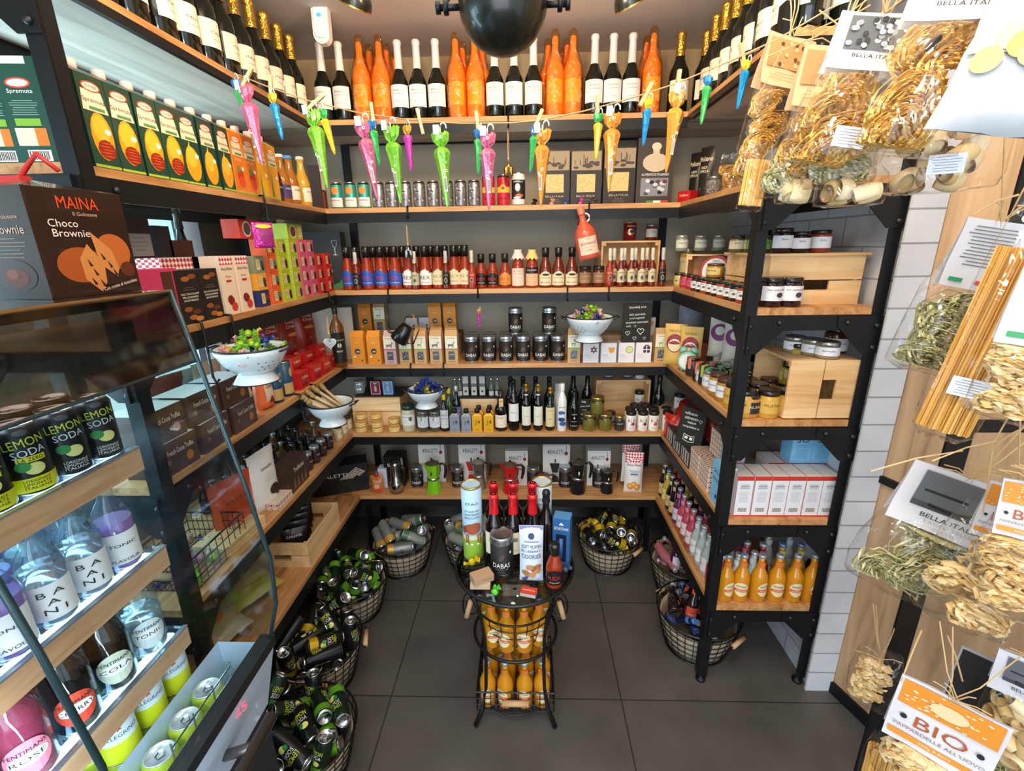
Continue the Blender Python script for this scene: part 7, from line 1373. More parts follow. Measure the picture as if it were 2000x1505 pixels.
def d_cook(p, w, h):
    p.panel(-w*.48, w*.48, h*.93, h*.995, M('#8f86c4', .5), .0008); p.panel(-w*.3, w*.3, h*.74, h*.76, M('#8f86c4', .5), .001, 4); p.disc(0, h*.84, w*.13, h*.05, M('#3c4468', .5), .001, 10)
    for t_, z, s in (('SOFT MUFFIN', .67, .06), ('BLUEBERRY', .60, .035), ('COOKIES', .51, .075)): p.text(t_, 0, h*z, h*s, M('#2f3a63', .5), .001, w*.8)
    rn = random.Random(2)
    for i in range(9): p.disc(rn.uniform(-.3, .3)*w, rn.uniform(.15, .33)*h, w*.15, h*.045, M(rn.choice(['#a87044', '#c08a5a', '#8c5a38']), .5), .001+.0002*i, 10)
    for i in range(7): p.disc(rn.uniform(-.4, .0)*w, rn.uniform(.05, .14)*h, w*.05, h*.02, M('#3c4a8c', .4), .003+.0001*i, 8)
p = tb(1038, 1140, .02); pouch(.082, th(1038, 1140, 1029, .01), .045, M('#d3dff0', .45), d_cook, wob=.0005, name='cookie_bag').put(p, 'tall pale blue blueberry cookie bag standing on the glass table', rz=-.03)
p = tb(1083, 1152, .03); REXK.put(p, 'red hot sauce bottle with black label on the glass table', sc=th(1083, 1152, 1060, .03)/h2)
for (u, v, c, nm, L) in ((925, 1108, '#e2c21f', 'yellow', .026), (973, 1165, '#5fc23a', 'bright green', .024), (1103, 1075, '#d98a24', 'orange and gold', .022), (1108, 1122, '#4a5a74', 'silver-blue', .02)):
    candy_kind(c, L=L).put(tb(u, v, .015), nm+' wrapped sweet lying on the glass table', rot=Quaternion((0, 1, 0), -1.1 if nm == 'bright green' else -.5))
SOAP = M('#b08f6e', .6); p = tb(938, 1150, .02)
carton(.068, .045, .018, M('#c4aa8c', .6), name='soap_box').put(p, 'flat pale brown box lying beneath the soap box on the glass table', rz=0)
carton(.072, .045, .026, SOAP, lambda p, w, h: p.text('TOBLERO', w*.1, h*.5, h*.2, M('#8c6a4a', .5), .0005, w*.5), name='soap_box').put(p+Vector((.004, .004, .0185)), 'light brown paper-wrapped soap box stacked on top at the table edge', rz=.5)
g = G(); g.box(-.026, .026, -.016, .016, 0, .012, M('#cfc9c0', .3, metal=.4)); t2 = G(); t2.box(-.026, .026, -.016, .016, .012, .015, M('#c23a24', .35)); t2.at(0, 0, .0153, rx=-PI/2); t2.text('GARRALI', 0, 0, .006, CREAM, 0, .04); t2.at()
Kind('sweet_tin', 'tin', [('body', g), ('lid', t2)]).put(tb(1033, 1168, .02), 'small red and white sweet tin lying on the glass table', rz=-.25)

# ---------------------------------------------------------------- colanders, hooks and hanging ornaments
ENA = M('#d5e0e4', .18, coat=.6)
def colander(loc, R, label, tilt=(0, 0, 0)):
    o = link('colander', None); o.location = loc; o.rotation_euler = tilt; tag(o, label, 'colander')
    pr = [(R*.45, 0), (R*.55, R*.05), (R*.80, R*.3), (R*.95, R*.58), (R, R*.75)]
    g = G(); g.lathe(pr+[(R*.97, R*.76), (R*.92, R*.58), (R*.77, R*.31), (R*.5, R*.07), (.001, R*.06)], ENA, 36, cap=False)
    for k, (rr, z) in enumerate(((R*.70, R*.20), (R*.80, R*.31), (R*.875, R*.43))):
        for i in range(28):
            if (i//4) % 2: continue
            a = 2*PI*(i+.5*(k % 2))/28
            for s in (1.012, .955): g.at(rr*s*math.cos(a), rr*s*math.sin(a), z, ry=PI/2-.7 if s > 1 else PI/2-.7, rz=0); g.at(); c = Vector((math.cos(a), math.sin(a), -.75)).normalized(); t1 = Vector((-math.sin(a), math.cos(a), 0)); t2_ = c.cross(t1); ct = Vector((rr*s*math.cos(a), rr*s*math.sin(a), z-(.003 if s > 1 else 0))); g.add([ct+(t1*math.cos(b)+t2_*math.sin(b))*R*.022 for b in [j*PI/3 for j in range(6)]], [tuple(range(6))], M('#2c3138', .6))
    link('bowl', g.mesh('bowl'), o); f = G(); f.lathe([(R*.62, -R*.28), (R*.60, -R*.25), (R*.44, 0.0), (R*.40, R*.03)], ENA, 32, cap=False); f.tube([(R*.625*math.cos(a), R*.625*math.sin(a), -R*.28) for a in [i*PI/16 for i in range(32)]], .002, M('#20252a', .4), 5, closed=True); link('foot', f.mesh('foot'), o)
    r = G(); r.tube([(R*.99*math.cos(a), R*.99*math.sin(a), R*.76) for a in [i*PI/18 for i in range(36)]], .003, M('#1d2226', .35), 6, closed=True); link('rim', r.mesh('rim'), o)
    for s in (-1, 1): h = G(); h.tube([(s*R*.98, -R*.3, R*.66), (s*R*1.2, -R*.22, R*.74), (s*R*1.2, R*.22, R*.74), (s*R*.98, R*.3, R*.66)], .0035, M('#1d2226', .35), 6); link('handle', h.mesh('handle'), o)
    return o
def hook(x, y, z, L, label, ax='y'):
    g = G(); d = (0, -1) if ax == 'y' else ((1, 0) if ax == 'x' else (-1, 0))
    pts = [(-.0, z+.004), (.010, z+.004), (.012, z-.02), (.012, z-L+.02), (.02, z-L), (.03, z-L+.012)]
    g.tube([(x+d[0]*q-d[0]*.004, y+d[1]*q-d[1]*.004, zz) for q, zz in [(-.012, z+.004)]+pts[1:]], .004, BLACK, 6); tag(link('shelf_hook', g.mesh('shelf_hook')), label, 'hook', 'black shelf hooks')
CK_ = {n: candy_kind(c, c2) for n, c, c2 in (('lime', '#9ac22c', '#7ab33c'), ('pink', '#d9a09a', '#e0b4b0'), ('blue', '#27357c', '#3f57a8'), ('yellow', '#d2c02c', '#c9c44a'))}
def candies(c, R, names, n, where, seed, z0):
    rn = random.Random(seed)
    for i in range(n):
        lay_ = 0 if i < n*.5 else (1 if i < n*.85 else 2); a = i*2.4; rr = R*(.80, .45, .15)[lay_]*math.sqrt(rn.uniform(.3, 1)); nm = names[i % len(names)]
        x_, y_ = rr*math.cos(a), rr*math.sin(a); CK_[nm].put((c[0]+x_, c[1]+y_, z0+.024*lay_), '%s wrapped sweet in the %s, %s layer, %s %s, %s of the heap' % (nm, where, ('lower', 'middle', 'top')[lay_], 'near' if y_ < 0 else 'far', 'left' if x_ < 0 else 'right', 'edge' if rr > R*.5 else 'middle'), 'sweets in the '+where, rot=Quaternion((rn.uniform(-1, 1), rn.uniform(-1, 1), rn.uniform(-1, 1)), rn.uniform(.3, 2.5)), sc=1.05)
def col_at(u, v, R, names, label, where, n, seed, **pl):
    p = P(u, v, **pl); p.z -= R*.76; colander(p, R, label, pl2.pop('tilt', (0, 0, 0)) if (pl2 := {}) else (0, 0, 0)); candies(p, R, names, n, where, seed, p.z+R*.60) if n else None; return p
p = col_at(1152, 617, .112, ['lime', 'pink', 'blue', 'lime'], 'white enamel colander of sweets hanging from the third back shelf', 'back right colander', 26, 1, y=YB-.10)
for s in (-1, 1): hook(p.x+s*.10, YB-.004, SH[3], .06, 'black hook holding the back right colander, %s' % ('left' if s < 0 else 'right'))
p = col_at(831, 758, .092, ['blue', 'blue', 'yellow', 'blue'], 'white enamel colander of blue sweets hanging from the fourth back shelf', 'back left colander', 26, 2, y=YB-.08)
for s in (-1, 1): hook(p.x+s*.085, YB-.004, SH[4], .06, 'black hook holding the back left colander, %s' % ('left' if s < 0 else 'right'))
p = col_at(490, 676, .105, ['lime', 'blue', 'pink', 'lime', 'yellow'], 'white enamel colander of sweets hanging at the left shelf by the fridge', 'left colander', 26, 3, x=XL+.10)
for s in (-1, 1): hook(XL+.004, p.y+s*.07, SH[3], .18, 'black hook holding the left colander, %s' % ('near' if s < 0 else 'far'), 'x')
p = P(645, 785, x=XL+.10); p.z -= .07; colander(p, .095, 'white enamel colander holding thin kraft-wrapped sticks, left shelf', (0, .0, 0))
for s in (-1, 1): hook(XL+.004, p.y+s*.07, SH[4], .12, 'black hook holding the stick colander, %s' % ('near' if s < 0 else 'far'), 'x')
SK = G(); SK.tube([(0, 0, 0), (0, 0, .11)], .006, M('#cdb48c', .6), 8); sk2 = G(); sk2.tube([(0, 0, .11), (0, 0, .13)], [.008, .012], M('#a5905a', .6, bump=.6, bs=200), 8); SKK = Kind('wrapped_stick', 'stick', [('stick_body', SK), ('tassel', sk2)])
for i in range(16): o = SKK.put((p.x+.045-.012*(i % 4), p.y-.05+.007*i, p.z+.04+.003*(i % 3)), 'kraft paper wrapped stick in the left stick colander, %s' % nth(i, 16), 'kraft sticks'); o.rotation_euler = (.5-.06*i, -.9, 0)
# hanging bottle of pink gin
def gin(loc, label, rot=(0, 0, 0)):
    o = link('gin_bottle', None); o.location = loc; o.rotation_euler = rot; tag(o, label, 'bottle')
    g = G(); r = .052; g.lathe([(r*.92, 0), (r, .01), (r, .10), (r*.85, .13), (r*.4, .16), (r*.27, .175), (r*.27, .20)], M('#c4563f', .06, coat=.7), 24); link('body', g.mesh('body'), o)
    c = G(); c.lathe([(r*.30, .195), (r*.33, .20), (r*.33, .225), (r*.28, .228)], M('#d07a5c', .4), 14); link('cap', c.mesh('cap'), o)
    h = G(); h.tube([(.014+.018*math.sin(a), 0, .18+.018*math.cos(a)) for a in [i*PI/8 for i in range(9)]], .004, M('#e8e4e0', .15), 8); link('loop_handle', h.mesh('loop_handle'), o)
    l = G(); l.fn = wrap(r); l.panel(-.045, .045, .022, .098, M('#e0c4ac', .6), .0004, 10)
    for t_, z, s in (('THE', .088, .005), ('BOMBASI', .070, .011), ('Strawberry Infused', .053, .004), ('GIN', .040, .007)): l.text(t_, 0, z, s, M('#6b2a24', .5), .0009, .07)
    link('label', l.mesh('label'), o)
p = P(1152, 505, y=YB-.07); gin((p.x, YB-.07, p.z), 'round pink gin bottle with loop handle hanging before the third back shelf', (0, -.22, 0)); q = P(1150, 405, y=YB); hook(q.x, YB-.004, SH[2], .10, 'black hook carrying the pink gin bottle')
g = G(); rn = random.Random(6)
for i in range(30): a = rn.uniform(0, 6.28); z = rn.uniform(0, .09); g.tube([(0, 0, z+.03), (.014*math.cos(a), .014*math.sin(a), z+.01), (.024*math.cos(a), .024*math.sin(a), z-.03)], [.003, .004, .001], M('#5a1c14', .3, coat=.3), 5)
q = P(1132, 478, y=YB-.02); tag(link('chilli_bunch', g.mesh('chilli_bunch')), 'hanging bunch of dried dark red chillies behind the pink gin bottle', 'chillies').location = (q.x, YB-.02, q.z)
# black gooseneck pot with brass handle
o = link('watering_pot', None); p = P(778, 665, y=YB-.06); o.location = (p.x, YB-.06, p.z); o.rotation_euler = (0, .62, 0); tag(o, 'black gooseneck watering pot with brass handle hanging tilted from third shelf', 'watering pot')
BM_ = M('#141312', .25, coat=.4); BR_ = M('#b07a34', .25, metal=.9)
g = G(); g.lathe([(.042, 0), (.046, .006), (.038, .055), (.030, .085), (.028, .088)], BM_, 28); link('body', g.mesh('body'), o)
g = G(); g.tube([(-.038, 0, .02), (-.06, 0, .012), (-.085, 0, .03), (-.105, 0, .075), (-.125, 0, .10)], [.007, .006, .005, .004, .003], BM_, 8); link('spout', g.mesh('spout'), o)
g = G(); g.tube([(.045, 0, .015), (.07, 0, .03), (.055, 0, .11), (-.005, 0, .15), (-.03, 0, .12), (-.028, 0, .09)], .0035, BR_, 8); link('handle', g.mesh('handle'), o)
q = P(759, 570, y=YB); hook(q.x, YB-.004, SH[3], .06, 'black hook carrying the black watering pot')
def pendant(u, v0, v1, draw, label, plane, cord='#c9a06a', hk=None, name='ornament'):
    a, b = P(u, v0, **plane), P(u, v1, **plane); o = link(name, None); o.location = b; tag(o, label, 'ornament')
    g = G(); L = a.z-b.z; g.tube([(0, 0, .0), (-.003, 0, L*.5), (0, 0, L)], .0015, M(cord, .7), 5); g.tube([(0, 0, .0), (.003, 0, L*.5), (0, 0, L)], .0015, M(cord, .7), 5); g.ball(0, 0, L*.12, .005, .005, .005, M('#d9b98a', .5), 8, 6); link('cord', g.mesh('cord'), o); draw(o); return o
def wing(m):
    def f(o):
        g = G()
        for s in (-1, 1):
            for k in range(4): g.tube([(0, 0, -.004), (s*(.006+.004*k), -.002*k, -.012-.004*k), (s*(.008+.003*k), 0, -.035-.006*k), (s*.003, 0, -.05-.006*k)], [.001, .003, .003, .001], m, 6)
        g.ball(0, 0, -.012, .007, .005, .012, m, 10, 6); link('metal_wings', g.mesh('metal_wings'), o)
    return f
def pheart(o):
    g = G(); pts = [(.030*math.sin(a)**3, -.035+.0018*(13*math.cos(a)-5*math.cos(2*a)-2*math.cos(3*a)-math.cos(4*a))) for a in [i*2*PI/24 for i in range(24)]]; g.prism(pts, -.003, .003, M('#cfd2d0', .5)); link('heart', g.mesh('heart'), o)
    g = G()
    for s in (.75, .5, .28): g.tube([(x*s, -.0035, -.035+(z+.035)*s) for x, z in pts], .0009, M('#4c5a66', .5), 4, closed=True)
    link('engraved_lines', g.mesh('engraved_lines'), o)
pendant(993, 250, 318, wing(GOLD), 'gold winged ornament on a cord hanging from the top back shelf', dict(y=YB-.02))
q = P(993, 245, y=YB); hook(q.x, YB-.004, SH[1], .05, 'black hook carrying the gold winged ornament')
pendant(797, 437, 482, wing(STEEL), 'silver winged ornament on a cord in front of the hot sauces', dict(y=YB-.02)); q = P(797, 410, y=YB); hook(q.x, YB-.004, SH[2], .05, 'black hook carrying the silver winged ornament')
pendant(643, 615, 655, pheart, 'silver heart pendant hanging at the left shelf in front of the amber bottle', dict(x=XL+.03)); q = P(640, 590, x=XL); hook(XL+.004, q.y, SH[3], .05, 'black hook carrying the silver heart', 'x')

# ---------------------------------------------------------------- string of sweet umbrellas
SY = 1.66
spts = [(455, 142), (520, 168), (600, 196), (700, 220), (800, 234), (900, 241), (1000, 240), (1060, 234), (1140, 217), (1200, 201), (1260, 183), (1320, 163), (1400, 130), (1484, 96)]
def sv(u):
    for (a, b), (c, d) in zip(spts, spts[1:]):
        if a <= u <= c: return b+(d-b)*(u-a)/(c-a)
    return spts[0][1] if u < 455 else spts[-1][1]
g = G(); g.tube([P(u, v, y=SY) for u, v in spts], .0022, M('#b9976a', .9), 6); tag(link('string', g.mesh('string')), 'thin natural twine strung across the shelves holding sweet umbrellas', 'string')
def umbrella(col, big):
    m_ = M(col, .22, metal=.25, coat=.4, bump=.5, bs=55); w = M('#e6e9ea', .3); g = G(); n = 14; L = .235 if big else .135; s = 1 if big else .55
    pr = [(.002, -L), (.005, -L*.92), (.016*s*1.1, -L*.45), (.021*s*1.1, -L*.34), (.018*s, -L*.29), (.007*s, -L*.26)]
    vs = [(r*(1+.12*(i % 2))*math.cos(2*PI*i/n), r*(1+.12*(i % 2))*math.sin(2*PI*i/n), z) for r, z in pr for i in range(n)]
    g.add(vs, [(j*n+i, j*n+(i+1) % n, (j+1)*n+(i+1) % n, (j+1)*n+i) for j in range(len(pr)-1) for i in range(n)], m_, False)
    f = G(); pr = [(.007*s, -L*.26), (.022*s, -L*.20), (.026*s, -L*.12), (.018*s, -L*.09)]
    vs = [(r*(1+.2*math.sin(i*2.3))*math.cos(2*PI*i/n), r*.6*(1+.2*math.cos(i*1.7))*math.sin(2*PI*i/n), z+.006*s*math.sin(i*2.1)) for r, z in pr for i in range(n)]
    f.add(vs, [(j*n+i, j*n+(i+1) % n, (j+1)*n+(i+1) % n, (j+1)*n+i) for j in range(len(pr)-1) for i in range(n)], m_ if big else M({'#3fae5a': '#2f7cc0', '#1f8fd0': '#d9c43a', '#e0c62e': '#3fae5a', '#c93aa8': '#d9a03a'}.get(col, col), .25, metal=.3), False)
    h = G(); h.tube([(0, 0, -L*.2), (0, 0, -.01), (.004*s, 0, .0), (.011*s, 0, .004), (.018*s, 0, -.002), (.019*s, 0, -.012)], .0025 if big else .0016, w, 6)
    sp = G()
    if big:
        for k, (a, z) in enumerate(((-1.9, -.36), (-1.3, -.45), (-1.6, -.16), (-1.2, -.55), (-1.9, -.6))): sp.at(.019*(1+z*.5)*math.cos(a), .021*(1+z*.5)*math.sin(a)-.001, L*z); sp.disc(0, 0, .0045, .0045, WHITE, .001, 8); sp.disc(.001, 0, .0018, .0022, INK, .0015, 6)
        sp.at(0, -.013, 0); sp.barcode(-.004, .005, -L*.80, -L*.62, .0025); sp.at(-.012, -.012, 0); sp.panel(-.010, .008, -L*.13, -L*.02, M('#b9cbe0', .4), .003); sp.at()
    return Kind('foil_umbrella', 'candy', [('umbrella_body', g), ('foil_ruffle', f), ('hook_handle', h)]+([('sticker', sp)] if big else []))
UK = {}
ul = [(474, 'p', 1, .10), (456, 'g', 0, .15), (528, 'b', 0, .12), (606, 'l', 1, .10), (626, 'y', 0, .20), (706, 'p', 1, .10), (724, 'g', 0, .10), (760, 'l', 1, .07), (793, 'm', 0, .04), (858, 'l', 1, .05), (935, 'g', 0, -.05), (951, 'p', 1, .0), (1046, 'g', 0, -.12), (1060, 'o', 1, -.02), (1170, 'y', 0, -.03), (1199, 'o', 1, -.02), (1268, 'b', 0, -.06), (1328, 'o', 1, -.10), (1386, 'g', 0, -.08), (1462, 'b', 0, -.12)]
UC = {'p': ('#d06a92', 'pink'), 'g': ('#3fae5a', 'green'), 'b': ('#1f8fd0', 'blue'), 'l': ('#7cc83a', 'lime green'), 'y': ('#e0c62e', 'yellow'), 'm': ('#c93aa8', 'magenta'), 'o': ('#e0983a', 'orange')}
for i, (u, c, big, ti) in enumerate(ul):
    if (c, big) not in UK: UK[c, big] = umbrella(UC[c][0], big)
    p = P(u, sv(u)+4, y=SY-.004); o = UK[c, big].put(p, '%s %s foil sweet umbrella on the twine, %s of all twenty' % ('large' if big else 'small', UC[c][1], nth(i, 20)), 'foil sweet umbrellas', sc=1.08); o.rotation_euler = (0, -ti, random.uniform(-.3, .3))
CP = G(); CP.box(-.005, .005, -.006, -.001, -.04, .035, M('#c9b289', .6)); c2 = G(); c2.box(-.005, .005, .001, .006, -.04, .035, M('#c9b289', .6)); c3 = G(); c3.tube([(-.006, 0, .0), (.006, 0, .0)], .005, STEEL, 8); CPK = Kind('clothespin', 'clothespin', [('jaw', CP), ('jaw', c2), ('spring', c3)])
for i, (u, t_) in enumerate(((482, .6), (529, .1), (616, .9), (728, -.05), (820, -.2), (932, -.1), (1050, .45), (1166, .0), (1262, .5), (1324, .08), (1450, -.35))):
    p = P(u, sv(u), y=SY); o = CPK.put(p, 'wooden clothespin on the twine, %s of eleven' % nth(i, 11), 'clothespins on the twine'); o.rotation_euler = (0, t_, .2)
# small magenta foil bag and mini umbrella
p = P(514, 455, x=XL+.03); o = pouch(.07, .085, .03, M('#c93aa0', .2, metal=.4, bump=.5, bs=90), lambda p, w, h: (p.disc(0, h*.5, w*.3, h*.3, M('#8c2a70', .3), .001, 12), p.disc(0, h*.85, w*.4, h*.08, M('#d9c43a', .3), .001)), wob=.002, name='foil_bag').put((p.x, p.y, p.z-.05), 'small shiny magenta foil bag hanging from the left juice shelf', rz=.9); q = P(512, 400, x=XL); hook(XL+.004, q.y, SH[2], .09, 'black hook carrying the magenta foil bag', 'x')
p = P(935, 600, y=YB-.02); UK['m', 0].put(p, 'tiny magenta foil umbrella hanging above the black coffee tins', 'foil sweet umbrellas', sc=.75); q = P(934, 575, y=YB); hook(q.x, YB-.004, SH[3], .04, 'black hook carrying the tiny magenta umbrella')
# things seen through the fridge glass on the left shelves
wbasket(XL-.13, 1.23, SH[5]+.002, .10, .10, 'low black wire basket of wrapped sweets behind the fridge glass', True, .13)
for i in range(12):
    x_, y_ = -.07+.047*(i % 4), -.09+.085*(i//4); nm = ('pink', 'blue', 'yellow', 'lime')[i % 4 if i != 6 else 0]
    CK_[nm].put((XL-.13+x_, 1.23+y_, SH[5]+.008), '%s wrapped sweet in the wire basket behind the fridge glass, %s rank, %s' % (nm, NTH[i//4], nth(i % 4, 4)), 'sweets in the wire basket', rot=Quaternion((1, .3, i), 1+i*.5), sc=1.3)
FT = Kind('preserve_jar', 'jar', jar_parts(.055, .04, M('#b89a62', .15), M('#c3cad0', .25, metal=.8), M('#e4dfd2', .5), [('PATE', .006, .5, INK)], lidh=.25))
for i, (x, y) in enumerate(((XL-.06, 1.08), (XL-.16, 1.08), (XL-.06, 1.17))): FT.put((x, y, SH[6]+(.0)), 'flat jar with silver lid behind the fridge glass on lowest left shelf, %s' % ('nearest the edge', 'nearer the wall', 'further')[i], 'flat jars behind the fridge', rz=PI/2)

# ---------------------------------------------------------------- glass-fronted fridge on the left
FY0, FY1, FXB = -.25, .86, -1.26
prof = [(-.667, 1.65), (-.643, 1.515), (-.600, 1.25), (-.575, 1.06), (-.582, .94), (-.612, .84)]
fr = link('display_fridge', None); fr.location = (0, 0, 0); tag(fr, 'glass-fronted drinks fridge with slanted glass at the left edge beside the camera', 'fridge')
FPANE = film('fridge_front_glass', '#e4f0f2', .05, 0, edge=.30)
ALU = M('#b9c4cf', .25, metal=.8); DKT = M('#1d3a40', .25, metal=.2, coat=.5); WIN = M('#dfe8ee', .4)
g = G(); g.box(FXB, -.667, FY0, FY1, 1.632, 1.65, M('#3a2c24', .12, coat=.6)); link('top_panel', g.mesh('top_panel'), fr)
g = G(); g.box(FXB-.02, FXB, FY0, FY1, .1, 1.65, WIN); link('back_panel', g.mesh('back_panel'), fr)
def strip(z_hi, z_lo, mat, name, y0, y1, pr=prof):
    def px(z):
        for (a, b), (c, d) in zip(pr, pr[1:]):
            if d <= z <= b: return a+(c-a)*(b-z)/(b-d)
        return pr[-1][0] if z < pr[-1][1] else pr[0][0]
    zs = [z_hi]+[z for _, z in pr if z_lo < z < z_hi]+[z_lo]; g = G(); vs = [(px(z), y, z) for z in zs for y in (y0, y1)]
    g.add(vs, [(2*i, 2*i+1, 2*i+3, 2*i+2) for i in range(len(zs)-1)], mat, True); return link(name, g.mesh(name), fr)
strip(1.65, 1.515, SMOKE, 'fascia_glass', FY0, FY1); strip(1.515, .84, FPANE, 'front_pane', .432, FY1); strip(1.515, .84, FPANE, 'front_pane', FY0, .428)
g = G(); g.tube([(x+.002, .43, z) for x, z in prof], .005, DKT, 6); link('pane_joint', g.mesh('pane_joint'), fr)
g = G(); pts = prof+[(FXB, .84), (FXB, 1.65)]; g.add([(x, FY1, z) for x, z in pts], [tuple(range(len(pts)))], PANE); e = link('end_pane', g.mesh('end_pane'), fr)
g = G(); g.tube([(x+.001, FY1, z) for x, z in prof], .0045, DKT, 6); link('pane_edge', g.mesh('pane_edge'), e)
g = G(); g.tube([(-.667, FY0, 1.648), (-.667, FY1, 1.648)], .004, M('#c9a06a', .2, metal=.8), 6); g.tube([(-.643, FY0, 1.515), (-.643, FY1, 1.515)], .003, DKT, 6); link('top_trim', g.mesh('top_trim'), fr)
g = G(); g.box(-.640, -.606, FY0, FY1+.01, .815, .84, M('#1c1e20', .4)); link('lower_frame', g.mesh('lower_frame'), fr)
g = G(); g.add([(-.612, FY0, .815), (-.612, FY1+.01, .815), (-.660, FY1+.01, .62), (-.660, FY0, .62), (-.75, FY0, .62), (-.75, FY1+.01, .62), (-.75, FY1+.01, .815), (-.75, FY0, .815)], [(0, 1, 2, 3), (3, 2, 5, 4), (1, 6, 5, 2), (4, 5, 6, 7)], M('#c3d6ea', .3, metal=.15, coat=.3)); pnl = link('control_panel', g.mesh('control_panel'), fr)
g = G(); g.at(-.622, .735, .775, rx=0, ry=0, rz=PI/2-.35); g.text('25', 0, 0, .022, M('#e0344a', .4, emit=2.5), .004); g.at(); link('red_digits', g.mesh('red_digits'), pnl)
g = G(); g.box(FXB, -.66, FY0, FY1, .10, .62, M('#24272a', .5)); g.box(FXB, -.66, FY0, FY1, .62, .66, M('#7c8790', .3, metal=.5)); link('base', g.mesh('base'), fr)
g = G(); g.box(FXB, -1.0, FY1-.02, FY1, .1, .84, M('#24272a', .5)); link('end_panel', g.mesh('end_panel'), fr)
g = G(); g.tube([(-.57, -.2, .73), (-.57, .755, .73)], .013, M('#6f6864', .3, metal=.8), 12); g.tube([(-.57, .69, .73), (-.64, .69, .70)], .011, M('#6f6864', .3, metal=.8), 10); g.tube([(-.57, .1, .73), (-.65, .1, .73)], .011, M('#6f6864', .3, metal=.8), 10); link('bumper_rail', g.mesh('bumper_rail'), fr)
LED = M('#dff0ff', .4, emit=9); FW = wood('fridge_shelf_trim', '#8a5c3c', '#b3835c', '#cba07a', 'y', plank=.2, length=2)
FS = {1: 1.357, 2: 1.135, 3: .930, 4: .70}
for k, z in FS.items():
    if k == 4: break
    g = G(); g.box(FXB+.03, -.752, FY0, .80, z-.008, z, film('fridge_shelf_glass%d' % k, '#cfe0ea', .12, 0) if k == 1 else bpy.data.materials['fridge_shelf_glass1']); s_ = link('glass_shelf', g.mesh('glass_shelf'), fr)
    g = G(); g.box(-.756, -.750, FY0, .80, z-.045, z+.002, FW); g.box(-.758, -.748, FY0, .80, z+.001, z+.004, ALU); link('wood_price_rail', g.mesh('wood_price_rail'), s_)
    g = G(); g.box(-.79, -.775, FY0, .79, z-.017, z-.009, LED); link('light_strip', g.mesh('light_strip'), s_)
light('fridge_strip_light', 'AREA', (-.95, .35, 1.62), (-.95, .35, 0), 14, (.75, .88, 1), .35, 1.0)
light('fridge_lower_light', 'AREA', (-.68, .35, 1.10), (-1.0, .35, .9), 7.0, (.72, .86, 1), .03, 1.0)
# cans on the fridge shelf
def lemon(zero):
    def f(l, h, r):
        l.text('LEMON', 0, h*.76, h*.12, M('#d6e03a', .4), .0008, r*1.7, tilt=.12); l.text('SODA', r*.1, h*.62, h*.10, M('#e9edf0', .4), .0008, r*1.4, tilt=.12)
        if zero: l.panel(-r*.5, r*.7, h*.48, h*.56, M('#e2e01c', .4), .0006, 6); l.text('LA ZERO', r*.1, h*.52, h*.05, INK, .0012, r*1.0); l.panel(-r*2.9, r*2.9, h*.06, h*.26, M('#e2e01c', .35), .0004, 24)
        l.disc(r*.15, h*.38, r*.42, h*.085, M('#e9e48c', .4), .0006, 14); l.disc(-r*.3, h*.43, r*.32, h*.07, M('#2f8f3c', .4), .0010, 10); l.disc(0, h*.90, r*.3, h*.04, M('#4a4d50', .4), .0006, 10)
        l.text('LORIGINALE', r*.1, h*.22, h*.04, INK if zero else PAPER, .0010, r*1.1); l.text('LIMONATA', r*.1, h*.17, h*.04, INK if zero else PAPER, .0010, r*1.1); l.text('ITALIANA', r*.1, h*.12, h*.04, INK if zero else PAPER, .0010, r*1.1)
    return Kind('soda_can', 'can', can_parts(.115, .029, M('#14181b', .3, metal=.3), f, neck=M('#14181b', .3)))
LZ, LN = lemon(True), lemon(False); n = 0
for j, x in enumerate((-.79, -.86)):
    for i, y in enumerate((.768, .705, .640, .577, .514)):
        (LN if i < 2 else LZ).put((x, y, FS[1]), 'black %ssoda can on the top fridge shelf, %s row, %s from the far end' % ('' if i < 2 else 'and yellow ', ('front', 'rear')[j], NTH[i]), 'soda cans on the top fridge shelf', rz=PI/2-.55)
def clearb(h, r, liquid, lvl, capm, words_, lab='#e9e6e8', oval=None, name='drink_bottle', fat=.5):
    g = G(); g.lathe([(r*.9, 0), (r, .006), (r, h*fat), (r*.85, h*(fat+.10)), (r*.42, h*(fat+.22)), (r*.40, h*.96)], GLASS, 22)
    q = G(); q.lathe([(r*.86, .004), (r*.95, .01), (r*.95, h*min(fat, lvl))]+([(r*.80, h*(fat+.10))] if lvl > fat+.1 else [])+([(r*.38, h*(fat+.21)), (r*.36, h*lvl)] if lvl > fat+.22 else []), liquid, 20)
    c = G(); c.lathe([(r*.43, h*.92), (r*.50, h*.925), (r*.50, h*.99), (r*.44, h)], capm, 18); l = G(); l.fn = wrap(r)
    if oval: l.disc(0, h*.28, r*.85, h*.17, M(oval, .45), .0006, 20); l.disc(0, h*.28, r*.7, h*.06, WHITE, .0010, 16)
    else: l.panel(-r*1.15, r*1.15, h*.08, h*.40, M(lab, .5), .0005, 10)
    for t_, z, s in words_: l.text(t_, 0, h*z, s, INK, .0014, r*1.4)
    return Kind(name, 'bottle', [('glass_body', g), ('drink', q), ('cap', c), ('label', l)])
LC = lambda c, tr=.35: M(c, .05, trans=tr, coat=.3)
LBC = M('#5fa3d8', .35); WCP = M('#cfe0f0', .35); BAB = [('B A', .32, .010), ('A', .24, .010), ('N I', .16, .010)]
TON = clearb(.20, .031, LC('#b07fd0'), .55, LBC, [('TONIC', .28, .006), ('FLAVOUR', .12, .006)]); CBN = clearb(.20, .031, LC('#dfe6f2', .85), .5, LBC, BAB); CBK = clearb(.20, .031, LC('#dfe6f2', .85), .5, M('#2c3338', .3), BAB)
ks = [TON, CBN, CBK, TON, CBK, CBN]
